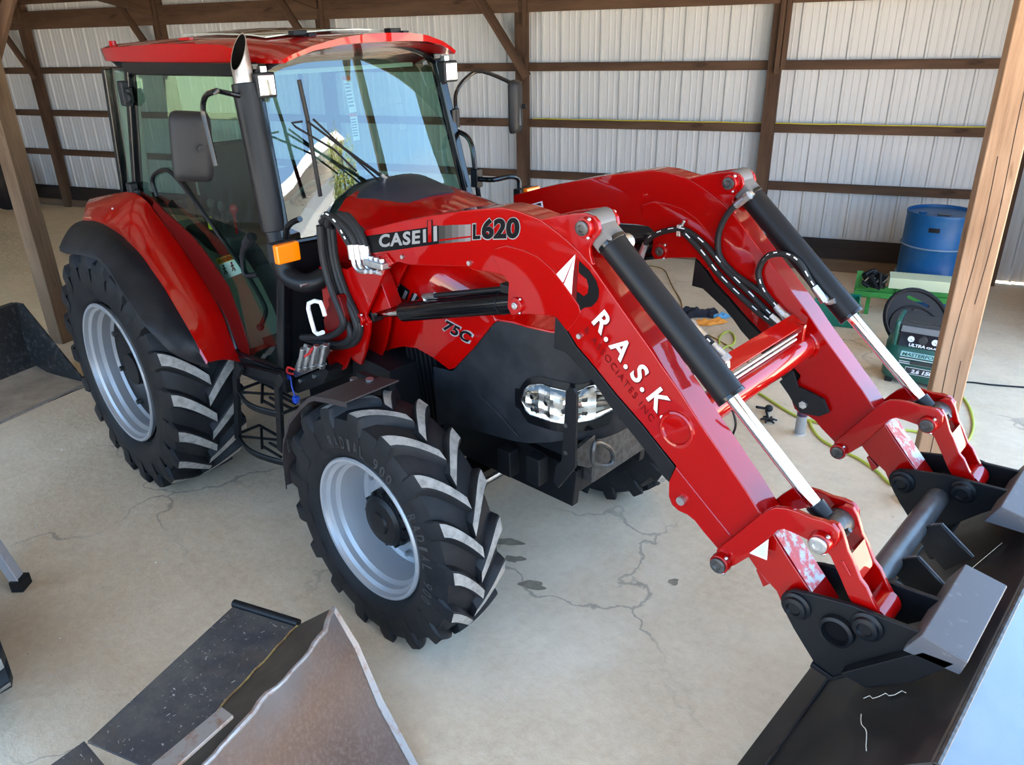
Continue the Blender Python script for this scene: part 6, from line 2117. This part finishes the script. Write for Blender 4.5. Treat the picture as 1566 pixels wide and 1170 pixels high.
MB().cyl(dc + Vector((-0.14, -0.08, 0.85)), dc + Vector((-0.14, -0.08, 0.868)), 0.035).build('bung', M_DRUM, dr)

# ---- green stand with the cream panel and black straps
M_JDG = mat('green stand paint', (0.03, 0.22, 0.03), 0.4, col2=(0.05, 0.28, 0.06), scale=12)
M_CREAM = mat('cream painted panel', (0.55, 0.60, 0.40), 0.5)
gs = WP(3.72, 3.62, 0)
g = empty('green_stand', tuple(gs), 'green steel implement stand with a cream panel, in front of the blue drum', 'stand')
def GP(a, b_, z):      # a along the wall, b towards the viewer
    return WP(3.70 + a, 3.72 - b_, z)
gm = MB()
MB().plate([GP(-0.07, 0.06, 0.16), GP(-0.02, 0.06, 0.16), GP(-0.02, 0.06, 0.40), GP(-0.07, 0.06, 0.40)], NS * 0.012).build('end_plate', M_JDG, g)
MB().box((GP(0.33, 0.05, 0.20)), (0.80, 0.10, 0.05), Matrix.Rotation(TH, 3, 'Z')).box(GP(0.33, 0.05, 0.245), (0.80, 0.02, 0.06), Matrix.Rotation(TH, 3, 'Z')).build('lower_beam', M_JDG, g, bevel=0.004)
for a in (0.06, 0.72):
    MB().box(GP(a, 0.05, 0.09), (0.035, 0.035, 0.18), Matrix.Rotation(TH, 3, 'Z')).build('leg', M_JDG, g)
MB().box(GP(-0.01, 0.0, 0.20), (0.10, 0.14, 0.08), Matrix.Rotation(TH, 3, 'Z')).build('foot_block', M_JDG, g, bevel=0.006)
MB().box(GP(0.28, 0.07, 0.25), (0.012, 0.03, 0.10), Matrix.Rotation(TH, 3, 'Z')).build('gusset', M_JDG, g)
MB().box(GP(0.46, 0.03, 0.335), (0.52, 0.16, 0.10), Matrix.Rotation(TH, 3, 'Z') @ Matrix.Rotation(0.1, 3, 'X')).build('cream_panel', M_CREAM, g, bevel=0.004)
st_ = empty('strap_bundle', tuple(GP(0.07, 0.10, 0.30)), 'tangled bundle of black straps with bright buckles on the green stand', 'straps')
rnd = random.Random(4)
for k in range(9):
    pts = [GP(0.07 + rnd.uniform(-0.09, 0.11), 0.09 + rnd.uniform(-0.03, 0.04), 0.33 + rnd.uniform(-0.06, 0.09)) for _ in range(5)]
    MB().tube(pts, 0.017, 7, sm=5).build('strap', M_BLK, st_)
for k in range(4):
    MB().tube([GP(0.0 + 0.05 * k, 0.125, 0.33), GP(0.03 + 0.05 * k, 0.13, 0.37)], 0.006, 6).build('buckle', M_ZINC, st_)

# ---- red prop by the drum
rp = empty('red_prop', tuple(WP(4.45, 3.3, 0)), 'short red steel prop with a pale foot, half hidden by the right post', 'prop')
r0, r1 = [(2.999, 4.6, 0.153), (3.018, 4.6, 0.331)]
rp.location = (r0[0], r0[1], 0)
MB().tube([Vector(r0) + Vector((0, 0, 0.03)), r1], 0.028, 10).build('tube', M_DARKREDP, rp)
MB().tube([(r0[0], r0[1], 0.0), Vector(r0) + Vector((0, 0, 0.04))], 0.02, 8).build('foot', M_STEEL, rp)

# ---- black oval drain pan on edge
M_PAN = mat('black polyethylene', (0.007, 0.0075, 0.010), 0.45, spec=0.15)
pc = Vector((2.93, 3.98, 0))
pe = rt.copy()
pe.z = 0
pe.normalize()
pn = Vector((pe.y, -pe.x, 0))
pn = pn if pn.y < 0 else -pn
pp = empty('drain_pan', (pc.x, pc.y, 0), 'black oval plastic pan with a grip slot standing on edge behind the compressor', 'pan')
def PP(a, h_, d=0.0):
    return pc + pe * a + Vector((0, 0, h_)) - pn * (0.30 * h_) + pn * d
outl = [(0.255 * math.cos(t) , 0.27 + 0.235 * math.sin(t) - 0.05 * math.cos(t)) for t in [2 * PI * i / 40 for i in range(40)]]
outl = [(a, max(0.004, h_)) for a, h_ in outl]
slot = [(-0.07 + 0.155 * u + 0.016 * math.cos(t) , 0.455 - 0.075 * u + 0.0135 * math.sin(t)) for u, t in [(0, PI / 2), (0, PI), (0, 3 * PI / 2), (1, 3 * PI / 2), (1, 0), (1, PI / 2)]]
outer_i = 10                                  # outline point next to the slot
loop = outl[outer_i:] + outl[:outer_i]
s0 = 0
loop = loop + [(loop[0][0] + 0.0008, loop[0][1])] + [(slot[0][0] + 0.0008, slot[0][1])] + slot[::-1][:5] + [slot[0]]
pan = MB().plate([PP(a, h_) for a, h_ in loop], pn * 0.012).build('pan_body', M_PAN, pp)
MB().tube([PP(a, max(h_, 0.018), 0.012) for a, h_ in outl], 0.017, 8, closed=True).build('rim', M_PAN, pp)
MB().tube([PP(0.80 * a - 0.01, 0.21 + (h_ - 0.27) * 0.72, 0.012) for a, h_ in outl], 0.010, 8, closed=True).build('inner_rib', M_PAN, pp)
MB().box(PP(-0.02, 0.36, 0.022), (0.03, 0.004, 0.012), Matrix.Rotation(math.atan2(pe.y, pe.x), 3, 'Z')).build('moulded_mark', M_GREYPL, pp)

# ---- green air compressor
M_CMP = mat('dark green compressor paint', (0.004, 0.075, 0.055), 0.35, coat=0.2)
M_CYAN = mat('pale cyan print', (0.35, 0.62, 0.66), 0.5)
ca = Vector((2.90, 3.30, 0))
cx_ = Vector((0.985, 0.17, 0)).normalized()
cy_ = Vector((-cx_.y, cx_.x, 0))
Rc_ = Matrix.Rotation(math.atan2(cx_.y, cx_.x), 3, 'Z')
def CP(a, b_, z):
    return ca + cx_ * a + cy_ * b_ + Vector((0, 0, z))
cp = empty('air_compressor', tuple(CP(0.22, 0.17, 0)), 'dark green portable air compressor with gauges beside the right post', 'compressor')
rows = []
for z, ins in ((0.035, 0.02), (0.055, 0.0), (0.30, 0.0), (0.335, 0.03)):
    r = []
    for i in range(33):
        t = 2 * PI * i / 32
        x = 0.22 + math.copysign(abs(math.cos(t)) ** 0.35, math.cos(t)) * (0.235 - ins)
        y = 0.17 + math.copysign(abs(math.sin(t)) ** 0.45, math.sin(t)) * (0.17 - ins)
        r.append(CP(x, y, z))
    rows.append(r)
mb = MB().grid(rows)
mb.add(rows[-1][:-1], [list(range(32))])
mb.build('tank_shroud', M_CMP, cp, angle=50)
MB().plate([CP(0.07, 0.0, 0.305), CP(0.41, 0.0, 0.305), CP(0.41, 0.03, 0.405), CP(0.07, 0.03, 0.405)], cy_ * 0.10).build('gauge_panel', M_BLKGLOSS, cp, bevel=0.004)
MB().plate([CP(0.07, 0.026, 0.405), CP(0.40, 0.026, 0.405), CP(0.40, 0.06, 0.44), CP(0.07, 0.06, 0.44)], cy_ * 0.05).build('panel_hood', mat('grey panel hood', (0.16, 0.17, 0.18), 0.4), cp, bevel=0.004)
MB().box(CP(0.22, 0.19, 0.42), (0.36, 0.24, 0.09), Rc_).build('motor_cover', M_INTDK, cp, bevel=0.02)
MB().box(CP(0.22, 0.10, 0.468), (0.20, 0.012, 0.006), Rc_).build('handle_strip', M_STEEL, cp)
for a in (0.045, 0.42):
    MB().tube([CP(a, 0.02, 0.30), CP(a, 0.015, 0.44), CP(a, 0.04, 0.475), CP(a, 0.28, 0.475), CP(a, 0.32, 0.43), CP(a, 0.32, 0.30)], 0.017, 10, sm=3).build('roll_bar', M_CMP, cp)
for a in (0.15, 0.305):
    gc = CP(a, 0.010, 0.365)
    gg = MB().lathe([(0.026, 0), (0.026, 0.014), (0.0, 0.014)], gc, -cy_ + Vector((0, 0, 0.3)), 20).build('gauge', M_BLK, cp, angle=30)
    gd = (-cy_ + Vector((0, 0, 0.3))).normalized()
    MB().cyl(gc + gd * 0.0145, gc + gd * 0.0155, 0.022, n=20).build('gauge_face', M_WHITE, gg)
    MB().tube([gc + gd * 0.017 - cx_ * 0.002, gc + gd * 0.017 + cx_ * 0.010 - Vector((0, 0, 0.010))], 0.0018, 5).build('needle', M_BLACKPR, gg)
MB().lathe([(0.030, 0), (0.028, 0.022), (0.0, 0.024)], CP(0.228, 0.010, 0.37), -cy_, 18).build('regulator_knob', M_INTDK, cp, angle=30)
M_BRASS = mat('brass', (0.45, 0.30, 0.10), 0.3, metal=0.9)
MB().cyl(CP(0.375, -0.005, 0.33), CP(0.375, -0.005, 0.40), 0.012, n=10).cyl(CP(0.375, -0.005, 0.35), CP(0.375, -0.03, 0.35), 0.013, n=6).build('quick_coupler', M_BRASS, cp)
for a in (0.05, 0.40):
    MB().box(CP(a, 0.05, 0.018), (0.05, 0.05, 0.036), Rc_).build('rubber_foot', M_RUBBER, cp, bevel=0.005)
F_ = -cy_ * 0.003
def ctext(s, a0, a1, z0, z1, m, bold, b0=-0.001, par=cp):
    mb = MB()
    add_text(mb, s, CP(a0, b0, z0), CP(a1, b0, z0), CP(a0, b0, z1), F_, bold, 1.0, 0.2)
    return mb.build('lettering', m, par)
mb = MB()
tilt = lambda a, z: CP(a, (z - 0.305) * 0.3, z)
add_text(mb, 'ULTRA', tilt(0.14, 0.312), tilt(0.25, 0.312), tilt(0.143, 0.334), F_, 0.05)
add_text(mb, 'QUIET', tilt(0.255, 0.312), tilt(0.36, 0.312), tilt(0.257, 0.327), F_, 0.045)
mb.build('lettering', M_WHITE, cp)
MB().plate([CP(0.10, -0.002, 0.232), CP(0.40, -0.002, 0.232), CP(0.402, -0.002, 0.270), CP(0.105, -0.002, 0.270)], -cy_ * 0.001).build('name_band', M_CYAN, cp)
ctext('MASTERFORCE', 0.112, 0.392, 0.238, 0.265, M_CMP, 0.02, -0.004)
for z in (0.176, 0.190, 0.215):
    MB().plate([CP(0.10, -0.002, z), CP(0.41, -0.002, z), CP(0.41, -0.002, z + 0.005), CP(0.10, -0.002, z + 0.005)], -cy_ * 0.001).build('pinstripe', M_WHITE, cp)
MB().box(CP(0.26, -0.003, 0.192), (0.17, 0.012, 0.028), Rc_).build('latch', M_INTDK, cp, bevel=0.003)
fr_pts = [CP(0.15, -0.002, 0.10), CP(0.355, -0.002, 0.10), CP(0.36, -0.002, 0.155), CP(0.15, -0.002, 0.155)]
MB().plate(fr_pts, -cy_ * 0.001).build('rating_plate', M_WHITE, cp)
MB().plate([CP(0.153, -0.0035, 0.104), CP(0.351, -0.0035, 0.104), CP(0.355, -0.0035, 0.151), CP(0.153, -0.0035, 0.151)], -cy_ * 0.001).build('rating_ground', M_INTDK, cp)
ctext('2.6', 0.19, 0.245, 0.112, 0.143, M_WHITE, 0.05, -0.004)
ctext('150', 0.262, 0.335, 0.112, 0.143, M_WHITE, 0.05, -0.004)

# ---- spray can
cn_ = Vector((2.80, 2.125, 0))
can = empty('spray_can', (cn_.x, cn_.y, 0), 'silver spray can with a dark purple cap standing on the slab under the far boom', 'can')
MB().lathe([(0.0, 0.0), (0.034, 0.0), (0.0345, 0.006)], cn_, (0, 0, 1), 24).build('bottom_rim', M_WHITE, can)
MB().lathe([(0.033, 0.006), (0.033, 0.135)], cn_, (0, 0, 1), 24).build('can_body', mat('matt silver can', (0.36, 0.38, 0.40), 0.4, metal=0.5), can)
M_PURP = mat('dark purple can print', (0.05, 0.02, 0.06), 0.4, col2=(0.30, 0.12, 0.34), scale=30, mixlo=0.55, mixhi=0.62)
MB().lathe([(0.0332, 0.135), (0.0332, 0.165), (0.030, 0.18), (0.018, 0.19), (0.017, 0.215), (0.0, 0.217)], cn_, (0, 0, 1), 24).build('can_top', M_PURP, can, angle=40)

# ---- black trailer plug parts on the slab
q = [(2.499, 2.258), (2.571, 2.15)]
pg = empty('black_clip', (q[0][0], q[0][1], 0), 'small black plastic plug and split clip lying on the slab left of the spray can', 'clip')
a = Vector((q[0][0], q[0][1], 0.022))
MB().sphere(a + Vector((0.01, 0.02, 0.012)), 0.028, 10, (1, 1, 0.9)).tube([a + Vector((0, 0.01, 0.01)), a + Vector((-0.05, -0.02, 0.015)), a + Vector((-0.065, -0.01, 0.01))], 0.010, 7).build('plug', M_PLASTIC, pg)
a = Vector((q[1][0], q[1][1], 0.012))
mb = MB()
for k in range(6):
    t = k * 1.05 + 0.4
    mb.tube([a, a + Vector((0.03 * math.cos(t), 0.03 * math.sin(t), 0.012)), a + Vector((0.055 * math.cos(t + 0.2), 0.055 * math.sin(t + 0.2), 0.002))], [0.010, 0.009, 0.006], 6)
mb.build('split_clip', M_PLASTIC, pg)
MB().tube([Vector((q[0][0], q[0][1], 0.02)), Vector((q[1][0], q[1][1], 0.014))], 0.008, 6).build('stem', M_PLASTIC, pg)

# ---- green crate behind the far boom
cr0 = Vector((2.13, 4.36, 0))
crt = empty('green_crate', (cr0.x, cr0.y, 0), 'green plastic crate on the slab, seen between far boom and its cylinder', 'crate')
M_CRT = mat('green crate plastic', (0.0, 0.20, 0.13), 0.45)
for sx, sy, wx, wy in ((0, -0.14, 0.36, 0.012), (0, 0.14, 0.36, 0.012), (-0.18, 0, 0.012, 0.28), (0.18, 0, 0.012, 0.28)):
    MB().box(cr0 + US * sx + NS * sy + Vector((0, 0, 0.115)), (wx, wy, 0.21), Matrix.Rotation(TH, 3, 'Z')).build('side_panel', M_CRT, crt, bevel=0.003)
    if wx > wy:
        for k in range(9):
            MB().box(cr0 + US * (-0.16 + 0.04 * k) + NS * (sy * 1.06) + Vector((0, 0, 0.11)), (0.008, 0.008, 0.19), Matrix.Rotation(TH, 3, 'Z')).build('rib', M_CRT, crt)
MB().box(cr0 + Vector((0, 0, 0.008)), (0.36, 0.28, 0.012), Matrix.Rotation(TH, 3, 'Z')).build('base', M_CRT, crt)
MB().box(cr0 - NS * 0.145 + US * 0.0 + Vector((0, 0, 0.215)), (0.38, 0.03, 0.02), Matrix.Rotation(TH, 3, 'Z')).box(cr0 + NS * 0.145 + Vector((0, 0, 0.215)), (0.38, 0.03, 0.02), Matrix.Rotation(TH, 3, 'Z')).build('rim', M_CRT, crt)


# ---- rags and cords on the slab
def rag(name, c, sx, sy, h_, rot, m, label, seed, parent=None):
    rnd = random.Random(seed)
    ph = [rnd.uniform(0, 6.28) for _ in range(8)]
    rows = []
    n = 18
    for i in range(n):
        r = []
        for j in range(n):
            u, v_ = -1 + 2 * i / (n - 1), -1 + 2 * j / (n - 1)
            k = 1 + 0.18 * math.sin(3 * v_ + ph[0]) + 0.10 * math.sin(7 * v_ + ph[1])
            l = 1 + 0.18 * math.sin(3 * u + ph[2]) + 0.10 * math.sin(6 * u + ph[3])
            fall = max(0.0, 1 - max(abs(u), abs(v_)) ** 4)
            z = 0.006 + h_ * fall * (0.55 + 0.25 * math.sin(5 * u + 2 * v_ + ph[4]) + 0.25 * math.sin(6 * v_ - 3 * u + ph[5]) + 0.12 * math.sin(13 * u + ph[6]))
            x, y = sx * u * k, sy * v_ * l
            r.append((c[0] + x * math.cos(rot) - y * math.sin(rot), c[1] + x * math.sin(rot) + y * math.cos(rot), max(0.004, z)))
        rows.append(r)
    o = MB().grid(rows).build(name, m, None, solid=0.006, angle=80, loc=(c[0], c[1], 0))
    tag(o, label, 'cloth', None)
    return o


rq = [(1.11, 3.742), (1.271, 3.804), (1.308, 3.608)]
ra = math.atan2(rt.y, rt.x)
rag('dark_rag', rq[0], 0.155, 0.085, 0.075, ra, mat('navy cloth', (0.012, 0.013, 0.022), 0.9), 'crumpled navy black rag lying on the slab behind the near boom cylinder', 1)
rag('blue_rag', (rq[1][0] + 0.03, rq[1][1] + 0.02), 0.075, 0.040, 0.035, ra + 0.3, mat('light blue cloth', (0.10, 0.32, 0.55), 0.8), 'small light blue rag between the navy rag and the orange rag', 2)
rag('orange_rag', rq[2], 0.135, 0.050, 0.045, ra + 0.15, mat('orange cloth', (0.75, 0.26, 0.03), 0.8), 'orange rag lying in front of the navy rag on the slab', 3)


def ground_tube(name, px, r, m, label, cat, sm=6, closed=False):
    pts = [(x, y, r + 0.001) for x, y in px]
    o = MB().tube(pts, r, 8, sm=sm, closed=closed).build(name, m, None)
    return tag(o, label, cat)


M_YCORD = mat('brown yellow cord', (0.30, 0.17, 0.04), 0.6)
M_YHOSE = mat('lime air hose', (0.46, 0.50, 0.06), 0.45)
ground_tube('extension_cord', [(-0.238, 4.734), (-0.167, 4.824), (-0.021, 4.838), (0.117, 4.753), (0.258, 4.582), (0.508, 4.282), (0.737, 4.033), (0.876, 3.84), (1.035, 3.611), (1.198, 3.452), (1.375, 3.362), (1.569, 3.277), (1.762, 3.167), (2.044, 2.955)], 0.0055, M_YCORD, 'thin brown yellow cord snaking over the slab towards the rags', 'cord')
ground_tube('air_hose', [(1.35, 2.769), (1.496, 2.835), (1.583, 3), (1.635, 3.157), (1.562, 3.312), (1.528, 3.467), (1.571, 3.503), (1.665, 3.396), (1.72, 3.246), (1.698, 3.152), (1.749, 2.972), (1.919, 2.766), (2.15, 2.59), (2.333, 2.506), (2.519, 2.409), (2.671, 2.338), (2.774, 2.323), (2.84, 2.231), (2.948, 2.121), (3.096, 2.057), (3.206, 2.033), (3.352, 1.953), (3.483, 1.854), (3.569, 1.966), (3.56, 2.234)], 0.0085, M_YHOSE, 'lime green air hose winding over the slab under the loader', 'hose')
ground_tube('coiled_hose', [(2.77, 2.332), (2.866, 2.339), (2.978, 2.41), (3.119, 2.493), (3.277, 2.579), (3.366, 2.619), (3.473, 2.593), (3.592, 2.582), (3.653, 2.679), (3.627, 2.926), (3.547, 3.174), (3.461, 3.345), (3.415, 3.39)], 0.0085, M_YHOSE, 'lime green hose looping round the foot of the right post', 'hose')
ground_tube('power_cable', [(3.336, 3.618), (3.419, 3.688), (3.557, 3.743), (3.855, 3.905)], 0.006, M_BLK, 'thin black cable lying on the slab right of the post', 'cable')
cd = MB().tube([WP(-0.05 + 5.3 * i / 30, WALL_N - 0.068 + 0.006 * math.sin(i), 1.465 + 0.050 + 0.002 * math.sin(i * 1.7)) for i in range(31)], 0.006, 6).build('yellow_cord', mat('yellow cord', (0.55, 0.45, 0.03), 0.6), None)
tag(cd, 'yellow cord laid along the top of the middle wall girt', 'cord')

# ---- ladder leg at the left edge
ft = Vector((*[(0.582, -1.898)][0], 0))
lr = -rt.copy()
lr.z = 0
lr.normalize()
lf_ = Vector((lr.y, -lr.x, 0))
lf_ = lf_ if lf_.dot(fw) < 0 else -lf_
M_ALU = mat('bare aluminium', (0.62, 0.63, 0.70), 0.35, metal=0.6)
ld = empty('step_ladder', (ft.x, ft.y, 0), 'aluminium step ladder with black rubber feet, cut off by the left edge', 'ladder')
Rl = Matrix(((lr.x, lf_.x, 0), (lr.y, lf_.y, 0), (0, 0, 1)))
for k in range(2):
    f0 = ft + lr * (0.34 * k)
    tp_ = f0 + Vector((0, 0, 1.7)) + lr * (0.62 if k == 0 else 0.50) - lf_ * 0.20
    r_ = MB()
    a, b_ = f0 + Vector((0, 0, 0.03)), tp_
    bar3(r_, a, b_, 0.028, 0.062, tuple(lf_))
    bar3(r_, a + lf_ * 0.03, b_ + lf_ * 0.03, 0.045, 0.006, tuple(lf_))
    r_.build('front_rail', M_ALU, ld, bevel=0.002)
    MB().box(f0 + Vector((0, 0, 0.03)), (0.06, 0.085, 0.06), Rl).build('rubber_foot', M_RUBBER, ld, bevel=0.004)
for z in (0.32, 0.62, 0.92, 1.22, 1.52):
    t = z / 1.7
    c = ft + lr * (0.17 + 0.56 * t) + Vector((0, 0, z)) - lf_ * (0.20 * t)
    MB().box(c, (0.34 - 0.12 * t, 0.08, 0.025), Rl).build('step', M_ALU, ld)

# ---- tyre of another machine at the left edge
tc = Vector((*[(1.026, -2.112)][0], 0))
ta = Vector((CAM_POS.y - tc.y, -(CAM_POS.x - tc.x), 0)).normalized()
ta = ta if ta.dot(lr) > 0 else -ta
tc = tc + ta * 0.215
src = [o for o in bpy.data.objects if o.name.startswith('rear_tyre')][0]
oth = bpy.data.objects.new('machine_tyre', src.data.copy())
C.objects.link(oth)
me = oth.data
for v_ in me.vertices:
    v_.co = (v_.co.x, v_.co.y + 0.822, v_.co.z - 0.705)
oth.location = (tc.x, tc.y, 0.715)
oth.rotation_euler = (0, 0, math.atan2(ta.y, ta.x) + PI / 2)
tag(oth, 'big lugged tyre of another machine just entering the left edge', 'tyre')

# ---- dark machine deep in the left bay
dq = Vector((*[(-9.766, 1.054)][0], 0))
dm = empty('dark_machine', (dq.x, dq.y, 0), 'black wheel of a machine parked in the dark far left bay', 'wheel')
ddir = (fw - Vector((0, 0, fw.z))).normalized()
dm_c = dq + ddir * 0.3
MB().lathe([(0.12, 0.12), (0.24, 0.13), (0.36, 0.15), (0.44, 0.12), (0.46, 0.0), (0.44, -0.12), (0.36, -0.15), (0.24, -0.13), (0.12, -0.12)], dm_c + Vector((0, 0, 0.46)), rt * 0.5 + ddir * 0.9, 36).build('tyre', M_TYRE, dm)
MB().lathe([(0.0, 0.10), (0.20, 0.10), (0.24, 0.12)], dm_c + Vector((0, 0, 0.46)), -(rt * 0.5 + ddir * 0.9), 28).build('rim', M_BLK, dm)

# ---- grit on the slab
rnd = random.Random(2)
mb = MB()
for _ in range(1500):
    s_, n_ = rnd.uniform(-2.5, 4.0), rnd.uniform(-3.4, 1.5)
    p = WP(s_, n_, 0)
    if (-0.9 < p.x < 5.2 and -1.15 < p.y < 1.15) or p.x < -0.9 or (-1.0 > p.y and 1.4 < p.x < 3.2 and p.y < -0.9):
        continue
    k = rnd.choice((0.003, 0.003, 0.004, 0.005, 0.008)) * rnd.uniform(0.7, 1.2)
    a = rnd.uniform(0, 6.28)
    vs = [p + Vector((k * math.cos(a + q_), k * math.sin(a + q_), 0.0005)) for q_ in (0, 2.1, 4.2)] + [p + Vector((0, 0, k * 0.8))]
    mb.add(vs, [(0, 1, 3), (1, 2, 3), (2, 0, 3)])
gr = mb.build('grit', mat('pale grit', (0.72, 0.67, 0.58), 0.9, col2=(0.3, 0.26, 0.2), scale=3), None)
tag(gr, kind='stuff')
